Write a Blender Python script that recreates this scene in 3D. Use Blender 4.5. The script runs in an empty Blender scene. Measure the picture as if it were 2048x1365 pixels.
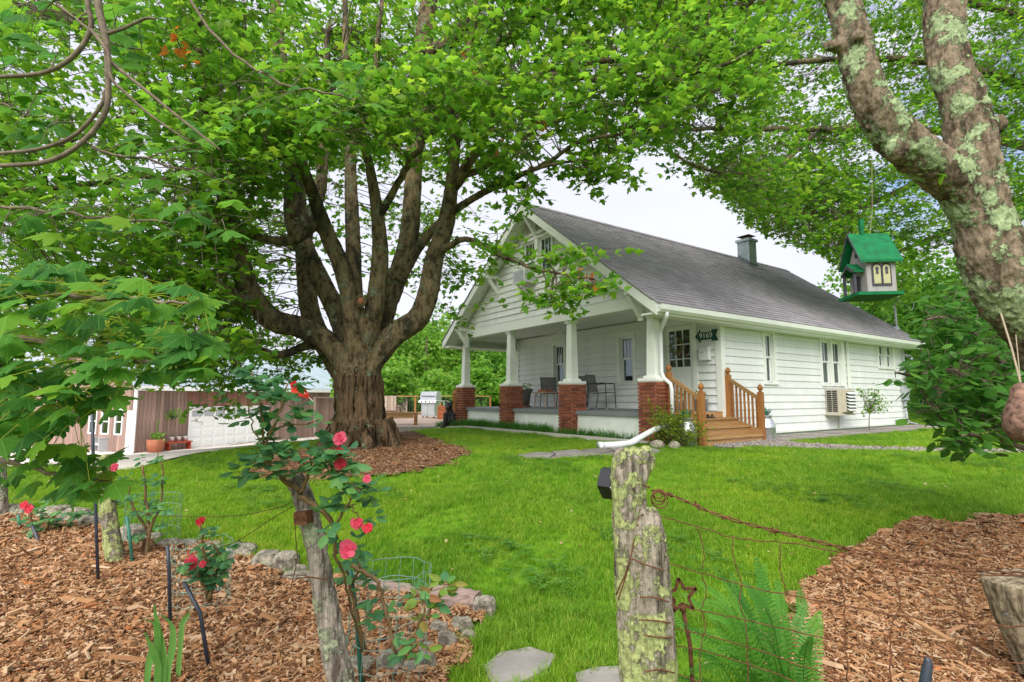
import bpy, math, random
import numpy as np
from mathutils import Vector, noise
SC = bpy.context.scene
COL = SC.collection
rnd = random.Random(11)
rng = np.random.default_rng(11)
PI = math.pi

# ------------------------------------------------------------------ camera
FPX, CX, CY = 1066.0, 1024.0, 682.5
PITCH = math.atan((795 - CY) / FPX)
CAMP = np.array([0.0, 0.0, 1.6])
cam_d = bpy.data.cameras.new('camera')
cam = bpy.data.objects.new('camera', cam_d); COL.objects.link(cam)
cam.location = CAMP
cam.rotation_euler = (PI / 2 + PITCH, 0, 0)
cam_d.sensor_width = 36.0
cam_d.lens = 36.0 * FPX / 2048.0
cam_d.clip_start = 0.05
cam_d.clip_end = 2000
SC.camera = cam

# ------------------------------------------------------------------ sky, sun, exposure
SUN_EL, SUN_AZ = math.radians(48), math.radians(200)   # azimuth from +Y clockwise
w = bpy.data.worlds.new('World'); SC.world = w; w.use_nodes = True
nt = w.node_tree; nt.nodes.clear()
def wn(t, **k):
    n = nt.nodes.new(t)
    for a, b in k.items(): setattr(n, a, b)
    return n
sky = wn('ShaderNodeTexSky', sky_type='NISHITA', sun_disc=False, sun_elevation=SUN_EL, sun_rotation=SUN_AZ)
tc = wn('ShaderNodeTexCoord')
mp = wn('ShaderNodeMapping'); mp.inputs['Scale'].default_value = (1.0, 1.0, 2.2)
nz = wn('ShaderNodeTexNoise'); nz.inputs['Scale'].default_value = 2.3; nz.inputs['Detail'].default_value = 6
rp = wn('ShaderNodeValToRGB'); rp.color_ramp.elements[0].position = 0.26; rp.color_ramp.elements[1].position = 0.38
nz2 = wn('ShaderNodeTexNoise'); nz2.inputs['Scale'].default_value = 1.4; nz2.inputs['Detail'].default_value = 5
rp2 = wn('ShaderNodeValToRGB')
rp2.color_ramp.elements[0].color = (3.95, 4.05, 4.75, 1); rp2.color_ramp.elements[1].color = (4.6, 4.7, 5.3, 1)
rp2.color_ramp.elements[0].position = .35; rp2.color_ramp.elements[1].position = .65
mx = wn('ShaderNodeMixRGB')
bg = wn('ShaderNodeBackground'); bg.inputs['Strength'].default_value = 0.05
wo = wn('ShaderNodeOutputWorld')
L = nt.links.new
L(tc.outputs['Generated'], mp.inputs['Vector']); L(mp.outputs['Vector'], nz.inputs['Vector']); L(mp.outputs['Vector'], nz2.inputs['Vector'])
L(nz.outputs['Fac'], rp.inputs['Fac']); L(nz2.outputs['Fac'], rp2.inputs['Fac'])
L(rp.outputs['Color'], mx.inputs['Fac']); L(sky.outputs['Color'], mx.inputs['Color1']); L(rp2.outputs['Color'], mx.inputs['Color2'])
L(mx.outputs['Color'], bg.inputs['Color']); L(bg.outputs['Background'], wo.inputs['Surface'])
sun_d = bpy.data.lights.new('sun', 'SUN'); sun = bpy.data.objects.new('sun', sun_d); COL.objects.link(sun)
sun_d.energy = 1.5; sun_d.angle = math.radians(60); sun_d.color = (1.0, 0.97, 0.91)
sd = Vector((math.sin(SUN_AZ) * math.cos(SUN_EL), math.cos(SUN_AZ) * math.cos(SUN_EL), math.sin(SUN_EL)))
sun.rotation_euler = sd.to_track_quat('Z', 'Y').to_euler(); sun.location = (6, -8, 20)
SC.view_settings.view_transform = 'Standard'; SC.view_settings.look = 'None'
SC.view_settings.gamma = 1.0; SC.view_settings.exposure = 2.1
SC.view_settings.use_curve_mapping = False
SC.cycles.max_bounces = 8; SC.cycles.transparent_max_bounces = 12
SC.cycles.diffuse_bounces = 5; SC.cycles.glossy_bounces = 3; SC.cycles.transmission_bounces = 6
SC.cycles.use_denoising = True
SC.cycles.sample_clamp_indirect = 6

# ------------------------------------------------------------------ picking points of the place
CF = np.array([0, math.cos(PITCH), math.sin(PITCH)]); CU = np.array([0, -math.sin(PITCH), math.cos(PITCH)]); CR = np.array([1.0, 0, 0])
def ray(x, y): return CF + (x - CX) / FPX * CR + (CY - y) / FPX * CU
def at(x, y, Y):
    r = ray(x, y); return CAMP + r * (Y / r[1])
def sstep(a, b, x):
    t = np.clip((np.asarray(x, float) - a) / (b - a), 0, 1); return t * t * (3 - 2 * t)
def hgt(x, y):
    x = np.asarray(x, float); y = np.asarray(y, float)
    base = 0.10 + 0.58 * sstep(1.0, 9.0, y)
    q = ((x + 3.9) * -0.88 + (y - 10.0) * 0.47)
    d = 1.78 * sstep(0, 13.5, q)
    b = 0.025 * np.sin(x * 0.9 + 1.3) * np.cos(y * 0.7) * sstep(14, 6, y)
    far = 6.0 * sstep(60, 170, y) + 2.5 * sstep(12, 60, x) * sstep(20, 60, y)
    return base - d + b + far
def gp(x, y, tmin=0.8, tmax=70):
    r = ray(x, y); t = np.linspace(tmin, tmax, 6000)
    P = CAMP[None] + r[None] * t[:, None]
    k = np.nonzero(P[:, 2] < hgt(P[:, 0], P[:, 1]))[0]
    i = k[0] if len(k) else -1
    return P[i]

# ------------------------------------------------------------------ mesh helper
FR = {}
class MB:
    def __init__(s, off=(0, 0, 0)):
        s.v = []; s.f = []; s.mi = []; s.var = []; s.off = np.array(off, float); s.cur = 0; s.cv = 0.5
    def add(s, V, F):
        n = len(s.v); s.v.extend([tuple(map(float, p)) for p in V])
        for q in F:
            s.f.append([n + i for i in q]); s.mi.append(s.cur); s.var.append(s.cv)
        return s
    def box(s, x0, x1, y0, y1, z0, z1):
        if x0 > x1: x0, x1 = x1, x0
        if y0 > y1: y0, y1 = y1, y0
        if z0 > z1: z0, z1 = z1, z0
        return s.add([(x0, y0, z0), (x1, y0, z0), (x1, y1, z0), (x0, y1, z0), (x0, y0, z1), (x1, y0, z1), (x1, y1, z1), (x0, y1, z1)],
              [(0, 3, 2, 1), (4, 5, 6, 7), (0, 1, 5, 4), (1, 2, 6, 5), (2, 3, 7, 6), (3, 0, 4, 7)])
    def hexa(s, b, t):
        """bottom four points (ccw from above) and top four points"""
        return s.add(list(b) + list(t), [(0, 3, 2, 1), (4, 5, 6, 7), (0, 1, 5, 4), (1, 2, 6, 5), (2, 3, 7, 6), (3, 0, 4, 7)])
    def bar(s, a, b, w, h, up=(0, 0, 1)):
        a = np.array(a, float); b = np.array(b, float); d = b - a; d /= np.linalg.norm(d)
        u = np.array(up, float); sd_ = np.cross(d, u)
        if np.linalg.norm(sd_) < 1e-4: sd_ = np.cross(d, (1, 0, 0))
        sd_ /= np.linalg.norm(sd_); u = np.cross(sd_, d)
        sd_ = sd_ * w / 2; u = u * h / 2
        return s.hexa([a - sd_ - u, a + sd_ - u, b + sd_ - u, b - sd_ - u], [a - sd_ + u, a + sd_ + u, b + sd_ + u, b - sd_ + u])
    def tube(s, pts, rad, n=8, cap=True, jit=0.0):
        P = np.array(pts, float); m = len(P)
        if np.isscalar(rad): rad = [rad] * m
        T = np.gradient(P, axis=0); T /= np.linalg.norm(T, axis=1)[:, None] + 1e-9
        x = np.cross(T[0], (0.13, 0.21, 0.97))
        if np.linalg.norm(x) < 1e-3: x = np.cross(T[0], (1, 0, 0))
        x /= np.linalg.norm(x); V = []
        for i in range(m):
            x = x - T[i] * (x @ T[i]); x /= np.linalg.norm(x) + 1e-9; y = np.cross(T[i], x)
            for k in range(n):
                a = 2 * PI * k / n; r = rad[i] * (1 + (rnd.uniform(-jit, jit) if jit else 0))
                V.append(P[i] + r * (math.cos(a) * x + math.sin(a) * y))
        F = [(i * n + k, i * n + (k + 1) % n, (i + 1) * n + (k + 1) % n, (i + 1) * n + k) for i in range(m - 1) for k in range(n)]
        if cap: F += [tuple(range(n - 1, -1, -1)), tuple(range((m - 1) * n, m * n))]
        return s.add(V, F)
    def lathe(s, prof, c=(0, 0, 0), n=16, sx=1, sy=1):
        V = []; m = len(prof)
        for r, z in prof:
            for k in range(n):
                a = 2 * PI * k / n; V.append((c[0] + sx * r * math.cos(a), c[1] + sy * r * math.sin(a), c[2] + z))
        F = [(i * n + k, i * n + (k + 1) % n, (i + 1) * n + (k + 1) % n, (i + 1) * n + k) for i in range(m - 1) for k in range(n)]
        F += [tuple(range(n - 1, -1, -1)), tuple(range((m - 1) * n, m * n))]
        return s.add(V, F)
    def ell(s, c, r, nu=12, nv=8, rot=None):
        V = []; c = np.array(c, float)
        for i in range(nv + 1):
            t = PI * i / nv
            for k in range(nu):
                a = 2 * PI * k / nu
                p = np.array([r[0] * math.sin(t) * math.cos(a), r[1] * math.sin(t) * math.sin(a), r[2] * math.cos(t)])
                if rot is not None: p = rot @ p
                V.append(c + p)
        F = [(i * nu + k, (i + 1) * nu + k, (i + 1) * nu + (k + 1) % nu, i * nu + (k + 1) % nu) for i in range(nv) for k in range(nu)]
        return s.add(V, F)
    def ext(s, pts, vec):
        """flat polygon pushed along a vector into a solid"""
        n = len(pts); P = [np.array(p, float) for p in pts]; Q = [p + np.array(vec, float) for p in P]
        F = [tuple(range(n - 1, -1, -1)), tuple(range(n, 2 * n))] + [(i, (i + 1) % n, n + (i + 1) % n, n + i) for i in range(n)]
        return s.add(P + Q, F)
    def build(s, name, mats, parent=None, smooth=False, local=False, kind=None):
        V = np.array(s.v, float) + s.off
        if parent is not None and not local:
            rt_ = parent
            while rt_.parent is not None: rt_ = rt_.parent
            l, r = FR[rt_.name]; V = V - l; c, sn = math.cos(-r), math.sin(-r)
            V = np.column_stack([V[:, 0] * c - V[:, 1] * sn, V[:, 0] * sn + V[:, 1] * c, V[:, 2]])
        return mkobj(name, V, s.f, mats, parent, smooth, s.mi, s.var, kind)
def mkobj(name, V, F, mats, parent=None, smooth=False, mi=None, var=None, kind=None, org=None):
    V = np.asarray(V, float)
    if org is None:
        lo, hi = V.min(0), V.max(0); org = np.array([(lo[0] + hi[0]) / 2, (lo[1] + hi[1]) / 2, lo[2]])
    me = bpy.data.meshes.new(name)
    V2 = (V - org).astype(np.float32)
    if isinstance(F, np.ndarray):
        k = F.shape[1]; me.vertices.add(len(V2)); me.vertices.foreach_set('co', V2.ravel())
        me.loops.add(F.size); me.loops.foreach_set('vertex_index', F.ravel().astype(np.int32))
        me.polygons.add(len(F)); me.polygons.foreach_set('loop_start', np.arange(0, F.size, k, dtype=np.int32))
        me.update(calc_edges=True)
    else:
        me.from_pydata(V2.tolist(), [], F)
    if not isinstance(mats, (list, tuple)): mats = [mats]
    for m in mats: me.materials.append(m)
    n = len(me.polygons)
    if mi is not None and len(mats) > 1: me.polygons.foreach_set('material_index', np.array(mi, np.int32))
    if var is not None and len(var) == n:
        a = me.attributes.new('var', 'FLOAT', 'FACE'); a.data.foreach_set('value', np.array(var, np.float32))
    if smooth: me.polygons.foreach_set('use_smooth', np.ones(n, bool))
    o = bpy.data.objects.new(name, me); COL.objects.link(o); o.location = org
    if parent is not None:
        o.parent = parent
        if parent.type == 'MESH' and parent.parent is not None:      # parts of parts: keep coordinates of the thing's frame
            o.location = Vector(org) - parent.location
    FR[o.name] = (np.array(org) if parent is None else None, 0.0)
    if kind: o['kind'] = kind
    return o
def thing(name, label, cat, loc=(0, 0, 0), rz=0.0, group=None):
    o = bpy.data.objects.new(name, None); COL.objects.link(o); o.location = loc; o.rotation_euler = (0, 0, rz)
    o.empty_display_size = 0.1
    tag(o, label, cat, group); FR[o.name] = (np.array(loc, float), rz); return o
def tag(o, label, cat, group=None):
    o['label'] = label; o['category'] = cat
    if group: o['group'] = group
    return o
def struct(o): o['kind'] = 'structure'; return o
def share(proto, name, parent, loc, rot=(0, 0, 0), scl=(1, 1, 1)):
    """another piece that shares its mesh data; loc in the parent's frame"""
    o = bpy.data.objects.new(name, proto); COL.objects.link(o); o.location = loc; o.rotation_euler = rot; o.scale = scl
    if parent is not None: o.parent = parent
    return o
def mesh_only(mb, name, mats, smooth=False):
    me = bpy.data.meshes.new(name); me.from_pydata([tuple(np.array(p) + mb.off) for p in mb.v], [], mb.f)
    if not isinstance(mats, (list, tuple)): mats = [mats]
    for m in mats: me.materials.append(m)
    if len(mats) > 1: me.polygons.foreach_set('material_index', np.array(mb.mi, np.int32))
    if smooth: me.polygons.foreach_set('use_smooth', np.ones(len(me.polygons), bool))
    return me
def crom(pts, k=6):
    P = np.array(pts, float); P = np.vstack([2 * P[0] - P[1], P, 2 * P[-1] - P[-2]]); out = []
    for i in range(1, len(P) - 2):
        for j in range(k):
            t = j / k; a, b, c, d = P[i - 1], P[i], P[i + 1], P[i + 2]
            out.append(0.5 * (2 * b + (c - a) * t + (2 * a - 5 * b + 4 * c - d) * t * t + (3 * b - a - 3 * c + d) * t ** 3))
    out.append(P[-2]); return np.array(out)

# ------------------------------------------------------------------ materials
def nmat(name, rough=0.7, spec=0.3, metal=0.0):
    m = bpy.data.materials.new(name); m.use_nodes = True; t = m.node_tree; b = t.nodes['Principled BSDF']
    b.inputs['Roughness'].default_value = rough; b.inputs['Specular IOR Level'].default_value = spec; b.inputs['Metallic'].default_value = metal
    return m, t, b
def N(t, ty, **k):
    n = t.nodes.new(ty)
    for a, b in k.items(): setattr(n, a, b)
    return n
def ramp(t, fac, cols):
    r = N(t, 'ShaderNodeValToRGB'); e = r.color_ramp.elements
    while len(e) < len(cols): e.new(0.5)
    for i, (p, c) in enumerate(cols):
        e[i].position = p; e[i].color = (*c, 1)
    if fac is not None: t.links.new(fac, r.inputs['Fac'])
    return r.outputs['Color']
def tnoise(t, scale, detail=4, st=(1, 1, 1), rough=.55, obj=True, rot=(0, 0, 0)):
    c = N(t, 'ShaderNodeTexCoord'); m = N(t, 'ShaderNodeMapping'); m.inputs['Scale'].default_value = st; m.inputs['Rotation'].default_value = rot
    n = N(t, 'ShaderNodeTexNoise'); n.inputs['Scale'].default_value = scale; n.inputs['Detail'].default_value = detail; n.inputs['Roughness'].default_value = rough
    t.links.new(c.outputs['Object' if obj else 'Generated'], m.inputs['Vector']); t.links.new(m.outputs['Vector'], n.inputs['Vector'])
    return n.outputs['Fac']
def mixc(t, fac, a, b, mode='MIX'):
    m = N(t, 'ShaderNodeMixRGB', blend_type=mode)
    for s, v in (('Fac', fac), ('Color1', a), ('Color2', b)):
        if isinstance(v, (int, float)): m.inputs[s].default_value = v
        elif isinstance(v, tuple): m.inputs[s].default_value = (*v, 1)
        else: t.links.new(v, m.inputs[s])
    return m.outputs['Color']
def bump(t, b, fac, strength=0.3, dist=0.01):
    n = N(t, 'ShaderNodeBump'); n.inputs['Strength'].default_value = strength; n.inputs['Distance'].default_value = dist
    t.links.new(fac, n.inputs['Height']); t.links.new(n.outputs['Normal'], b.inputs['Normal'])
def attr(t, name='var'):
    a = N(t, 'ShaderNodeAttribute'); a.attribute_name = name; return a.outputs['Fac']
def orand(t): return N(t, 'ShaderNodeObjectInfo').outputs['Random']
def simple(name, col, rough=0.7, spec=0.3, metal=0.0, var=0.12, scale=6, bmp=0.0, st=(1, 1, 1), bscale=None, detail=4, per_obj=0.0):
    m, t, b = nmat(name, rough, spec, metal)
    f = tnoise(t, scale, detail, st)
    lo = tuple(max(0, c * (1 - var)) for c in col); hi = tuple(min(1, c * (1 + var)) for c in col)
    c = ramp(t, f, [(0.3, lo), (0.7, hi)])
    if per_obj:
        r = ramp(t, orand(t), [(0, (1 - per_obj,) * 3), (1, (1 + per_obj * .3,) * 3)])
        c = mixc(t, 1.0, c, r, 'MULTIPLY')
    t.links.new(c, b.inputs['Base Color'])
    if bmp: bump(t, b, tnoise(t, bscale or scale * 6, 5, st), bmp, 0.01)
    return m
M = {}
M['paint'] = simple('white_paint', (0.755, 0.77, 0.735), 0.55, 0.35, var=0.09, scale=2.2, st=(1, 1, .35), detail=7, bmp=0.06, bscale=40, per_obj=0.05)
M['trim'] = simple('trim_paint', (0.79, 0.81, 0.74), 0.5, 0.35, var=0.05, scale=2, bmp=0.04, bscale=50)
M['block'] = simple('painted_block', (0.77, 0.80, 0.73), 0.75, 0.2, var=0.10, scale=2.5, bmp=0.25, bscale=25)
M['floor'] = simple('porch_floor_paint', (0.20, 0.21, 0.22), 0.55, 0.3, var=0.12, scale=4)
M['ceil'] = simple('porch_ceiling', (0.76, 0.75, 0.71), 0.7, 0.2, var=0.05)
M['mortar'] = simple('mortar', (0.68, 0.56, 0.47), 0.9, 0.1, var=0.15, scale=30, bmp=0.3)
def brickm():
    m, t, b = nmat('brick', 0.85, 0.15)
    c = ramp(t, orand(t), [(0, (0.17, 0.055, 0.032)), (.35, (0.29, 0.09, 0.048)), (.75, (0.36, 0.125, 0.065)), (1, (0.24, 0.068, 0.042))])
    c = mixc(t, 0.6, c, ramp(t, tnoise(t, 40, 5), [(0.3, (.55, .55, .55)), (.75, (1.15, 1.1, 1.05))]), 'MULTIPLY')
    t.links.new(c, b.inputs['Base Color']); bump(t, b, tnoise(t, 90, 4), .4, .004); return m
M['brick'] = brickm()
def woodm(name, a, b_, rough=.65, st=(12, 12, 1.2), per=.25, var=None, bm=.25):
    m, t, b = nmat(name, rough, .25)
    f = tnoise(t, 4, 6, st, .65)
    c = ramp(t, f, [(0.28, a), (0.72, b_)])
    c = mixc(t, 1.0, c, ramp(t, orand(t), [(0, (1 - per,) * 3), (1, (1 + per * .4,) * 3)]), 'MULTIPLY')
    t.links.new(c, b.inputs['Base Color']); bump(t, b, f, bm, .006); return m
M['cedar'] = woodm('stained_wood', (0.22, 0.085, 0.022), (0.42, 0.19, 0.06), .5, (10, 10, 1.0))
M['cedar_h'] = woodm('stained_wood_flat', (0.30, 0.15, 0.05), (0.50, 0.31, 0.14), .55, (1.2, 12, 12))
M['deck'] = woodm('deck_wood', (0.30, 0.21, 0.16), (0.50, 0.40, 0.33), .75, (1, 10, 10))
M['barn'] = woodm('weathered_barn_board', (0.20, 0.125, 0.10), (0.42, 0.29, 0.24), .9, (8, 8, .5), .35)
M['barn_red'] = woodm('reddish_barn_board', (0.18, 0.085, 0.06), (0.38, 0.20, 0.15), .9, (8, 8, .5), .3)
M['grey_wood'] = woodm('weathered_grey_wood', (0.16, 0.14, 0.12), (0.42, 0.39, 0.35), .9, (14, 14, 1), .1, bm=.6)
M['log'] = woodm('grey_brown_log', (0.14, 0.09, 0.07), (0.36, 0.27, 0.23), .9, (2, 14, 14), .2, bm=.6)
M['dark'] = simple('black_plastic', (0.012, 0.012, 0.014), 0.35, 0.5, var=.3)
M['blackmetal'] = simple('dark_painted_metal', (0.035, 0.035, 0.04), 0.45, 0.5, var=.25)
M['stake'] = simple('blue_black_steel', (0.03, 0.037, 0.055), 0.45, 0.5, var=.3, scale=30)
M['rust'] = simple('rusty_iron', (0.13, 0.055, 0.03), 0.85, 0.2, 0.2, var=.45, scale=60, bmp=.4)
M['steel'] = simple('brushed_steel', (0.55, 0.56, 0.57), 0.32, 0.5, 0.9, var=.10, scale=8)
M['galv'] = simple('galvanised_steel', (0.60, 0.62, 0.63), 0.38, 0.5, 0.85, var=.15, scale=14)
M['zinc'] = simple('grey_painted_metal', (0.42, 0.44, 0.46), 0.5, 0.4, 0.2, var=.08)
M['plastic'] = simple('white_pvc', (0.74, 0.76, 0.74), 0.4, 0.4, var=.05)
M['beige'] = simple('beige_metal', (0.50, 0.46, 0.36), 0.5, 0.4, var=.06)
M['greenpaint'] = simple('dark_green_paint', (0.006, 0.075, 0.045), 0.5, 0.4, var=.2, scale=20)
M['roofgreen'] = simple('bright_green_paint', (0.0, 0.115, 0.035), 0.65, 0.25, var=.3, scale=22, bmp=.25, bscale=60)
M['bhgrey'] = simple('pale_grey_birdhouse_wood', (0.29, 0.272, 0.265), 0.75, 0.2, var=.12, scale=5, st=(8, 8, .8), bmp=.2)
M['bhdark'] = simple('charcoal_paint', (0.045, 0.045, 0.06), 0.6, 0.3, var=.3, scale=25)
M['bhyellow'] = simple('pale_yellow_paint', (0.36, 0.345, 0.19), 0.8, 0.3, var=.15, scale=25)
M['letter'] = simple('white_lettering', (0.75, 0.78, 0.75), 0.5, 0.3, var=.03)
M['pot'] = simple('grey_green_glazed_pot', (0.17, 0.18, 0.15), 0.5, 0.4, var=.15, scale=10)
M['terracotta'] = simple('terracotta', (0.30, 0.11, 0.06), 0.8, 0.2, var=.15)
M['seat'] = simple('woven_grey_sling', (0.22, 0.215, 0.205), 0.75, 0.2, var=.2, scale=120)
M['curtain'] = simple('cream_curtain', (0.55, 0.52, 0.46), 0.9, 0.1, var=.12, scale=3, st=(14, 14, .3))
M['curtain_red'] = simple('rust_curtain', (0.50, 0.21, 0.10), 0.9, 0.1, var=.5, scale=3, st=(10, 10, .3))
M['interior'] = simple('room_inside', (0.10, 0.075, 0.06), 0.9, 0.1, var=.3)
M['concrete'] = simple('concrete', (0.50, 0.46, 0.42), 0.9, 0.15, var=.12, scale=1.2, bmp=.2, bscale=40)
M['flag'] = simple('flagstone', (0.27, 0.25, 0.23), 0.9, 0.15, var=.25, scale=3, bmp=.4, bscale=25, per_obj=.3)
M['paver'] = simple('grey_paver', (0.29, 0.26, 0.235), 0.9, 0.15, var=.2, scale=4, bmp=.3, per_obj=.25)
M['whitemetal'] = simple('white_enamel', (0.80, 0.81, 0.79), 0.4, 0.4, var=.03)
M['greenwire'] = simple('green_coated_wire', (0.03, 0.15, 0.10), 0.5, 0.4, var=.3)
M['palewire'] = simple('zinc_green_wire', (0.20, 0.34, 0.29), 0.4, 0.4, .4, var=.2)
M['gourd'] = simple('dried_gourd', (0.17, 0.095, 0.07), 0.8, 0.2, var=.75, scale=45, detail=9, bmp=.3, bscale=30)
M['twine'] = simple('twine', (0.30, 0.24, 0.17), 0.9, 0.1, var=.2, scale=80)
M['metalroof'] = simple('blue_grey_metal_roof', (0.36, 0.43, 0.47), 0.5, 0.45, 0.3, var=.10, scale=1.5)
M['chim'] = simple('blue_grey_painted_brick', (0.33, 0.385, 0.41), 0.85, 0.2, var=.2, scale=6, bmp=.3, per_obj=.15)
M['lead'] = simple('dark_lead_flashing', (0.13, 0.15, 0.18), 0.6, 0.3, .3, var=.3)
M['bear'] = simple('black_bear_resin', (0.022, 0.022, 0.026), 0.6, 0.35, var=.5, scale=14, bmp=.6, bscale=35)
M['tan'] = simple('tan_muzzle', (0.20, 0.16, 0.12), 0.7, 0.2)
M['orange'] = simple('orange_brick_planter', (0.36, 0.12, 0.05), 0.85, 0.2, var=.2, scale=8)
M['red'] = simple('red_cloth', (0.55, 0.05, 0.03), 0.8, 0.1, var=.25, scale=14)
M['redpaint'] = simple('red_paint', (0.40, 0.06, 0.03), 0.6, 0.3, var=.2)
def glassm():
    m = bpy.data.materials.new('window_glass'); m.use_nodes = True; t = m.node_tree; t.nodes.clear()
    o = N(t, 'ShaderNodeOutputMaterial'); g = N(t, 'ShaderNodeBsdfGlossy'); g.inputs['Roughness'].default_value = 0.02; g.inputs['Color'].default_value = (.9, .95, .95, 1)
    tr = N(t, 'ShaderNodeBsdfTransparent'); tr.inputs['Color'].default_value = (.62, .66, .64, 1)
    fr = N(t, 'ShaderNodeFresnel'); fr.inputs['IOR'].default_value = 1.55
    mt = N(t, 'ShaderNodeMath', operation='MULTIPLY_ADD'); mt.inputs[1].default_value = 0.7; mt.inputs[2].default_value = 0.0
    mix = N(t, 'ShaderNodeMixShader')
    t.links.new(fr.outputs['Fac'], mt.inputs[0]); t.links.new(mt.outputs[0], mix.inputs['Fac'])
    t.links.new(tr.outputs[0], mix.inputs[1]); t.links.new(g.outputs[0], mix.inputs[2]); t.links.new(mix.outputs[0], o.inputs['Surface'])
    return m
M['glass'] = glassm()
def leafm(name, cols, trans=0.5, rough=.5, src='attr', tcol=None, noise_amt=.25, spec=.25):
    m, t, b = nmat(name, rough, spec)
    f = attr(t) if src == 'attr' else orand(t)
    n = len(cols); c = ramp(t, f, [(i / (n - 1), x) for i, x in enumerate(cols)])
    c = mixc(t, noise_amt, c, ramp(t, tnoise(t, 9, 4), [(.3, (.55, .6, .5)), (.7, (1.3, 1.25, 1.2))]), 'MULTIPLY')
    t.links.new(c, b.inputs['Base Color'])
    tr = N(t, 'ShaderNodeBsdfTranslucent'); hs = N(t, 'ShaderNodeHueSaturation'); hs.inputs['Value'].default_value = 1.75; hs.inputs['Hue'].default_value = .495
    t.links.new(c, hs.inputs['Color']); t.links.new(hs.outputs['Color'], tr.inputs['Color'])
    mix = N(t, 'ShaderNodeMixShader'); mix.inputs['Fac'].default_value = trans
    t.links.new(b.outputs[0], mix.inputs[1]); t.links.new(tr.outputs[0], mix.inputs[2])
    t.links.new(mix.outputs[0], t.nodes['Material Output'].inputs['Surface'])
    return m
M['leaf'] = leafm('maple_leaves', [(0.058, 0.165, 0.015), (0.098, 0.24, 0.018), (0.15, 0.305, 0.02), (0.23, 0.355, 0.027)], .58)
M['leaf_green'] = leafm('far_leaves', [(0.06, 0.17, 0.02), (0.11, 0.27, 0.025), (0.17, 0.34, 0.035), (0.22, 0.36, 0.06)], .45)  # mixed own greens for woodland, potted plants and small foliage
M['leaf_obj'] = leafm('near_maple_leaf', [(0.032, 0.12, 0.022), (0.052, 0.175, 0.028), (0.08, 0.225, 0.024), (0.14, 0.28, 0.02)], .45, .58, 'obj', spec=.10)
def veins(m, k=1.7, wd=.010):
    t = m.node_tree; co = N(t, 'ShaderNodeTexCoord'); sx = N(t, 'ShaderNodeSeparateXYZ'); t.links.new(co.outputs['Object'], sx.inputs[0])
    def mt(op, a, b=None, c=None):
        n = N(t, 'ShaderNodeMath', operation=op)
        for i, v in enumerate((a, b, c)):
            if v is None: continue
            if isinstance(v, (int, float)): n.inputs[i].default_value = v
            else: t.links.new(v, n.inputs[i])
        return n.outputs[0]
    ax = mt('ABSOLUTE', sx.outputs[0]); yy = sx.outputs[1]; ang = mt('ARCTAN2', ax, yy); rad = mt('SQRT', mt('ADD', mt('MULTIPLY', ax, ax), mt('MULTIPLY', yy, yy)))
    d = mt('MINIMUM', ang, mt('MINIMUM', mt('ABSOLUTE', mt('SUBTRACT', ang, .86)), mt('ABSOLUTE', mt('SUBTRACT', ang, 1.5))))
    side = mt('ABSOLUTE', mt('SUBTRACT', mt('FRACT', mt('MULTIPLY', mt('SUBTRACT', yy, mt('MULTIPLY', ax, .8)), 9)), .5))
    v1 = mt('LESS_THAN', mt('MULTIPLY', d, rad), wd); v2 = mt('MULTIPLY', mt('LESS_THAN', side, .05), .35); f = mt('MAXIMUM', v1, v2)
    b = t.nodes['Principled BSDF']; src = b.inputs['Base Color'].links[0].from_socket; c = mixc(t, mt('MULTIPLY', f, .55), src, (0.20, 0.36, 0.07)); t.links.new(c, b.inputs['Base Color'])
    for l in list(src.links):
        if l.to_node.type == 'HUE_SAT': t.links.new(c, l.to_socket)
    bump(t, b, f, -.25, .02)
veins(M['leaf_obj'])
M['leaf_rose'] = leafm('rose_leaf', [(0.045, 0.14, 0.062), (0.075, 0.21, 0.08), (0.12, 0.27, 0.07)], .35, .4, 'obj')
M['leaf_young'] = leafm('young_reddish_leaf', [(0.10, 0.22, 0.03), (0.20, 0.30, 0.05), (0.30, 0.13, 0.06)], .4, .45, 'obj')
M['leaf_lilac'] = leafm('shrub_leaf', [(0.045, 0.14, 0.025), (0.075, 0.21, 0.035), (0.12, 0.28, 0.035)], .42, .38, 'obj')
M['leaf_lilac_a'] = leafm('shrub_leaf_mass', [(0.045, 0.14, 0.025), (0.075, 0.21, 0.035), (0.12, 0.28, 0.035)], .42, .38)
M['fern'] = leafm('fern_green', [(0.045, 0.17, 0.02), (0.085, 0.25, 0.03), (0.13, 0.32, 0.04)], .45, .5, 'obj')
M['iris'] = leafm('iris_blade', [(0.10, 0.28, 0.05), (0.17, 0.36, 0.09)], .4, .45, 'obj')
M['succ'] = leafm('blue_green_succulent', [(0.04, 0.16, 0.13), (0.08, 0.24, 0.19)], .2, .5, 'attr')
M['petal'] = leafm('rose_petal', [(0.52, 0.02, 0.04), (0.62, 0.06, 0.09), (0.60, 0.09, 0.17)], .35, .5, 'obj', noise_amt=.12)
M['seed'] = leafm('maple_seed', [(0.22, 0.30, 0.03), (0.34, 0.38, 0.05)], .4, .5, 'obj')
M['orange_leaf'] = leafm('turned_leaf', [(0.45, 0.12, 0.02), (0.50, 0.22, 0.03)], .35, .5, 'attr')
M['grass'] = leafm('grass_blade', [(0.095, 0.225, 0.014), (0.15, 0.31, 0.018), (0.205, 0.37, 0.026), (0.29, 0.37, 0.055)], .38, .5, 'obj', noise_amt=.2, spec=.2)
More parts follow.
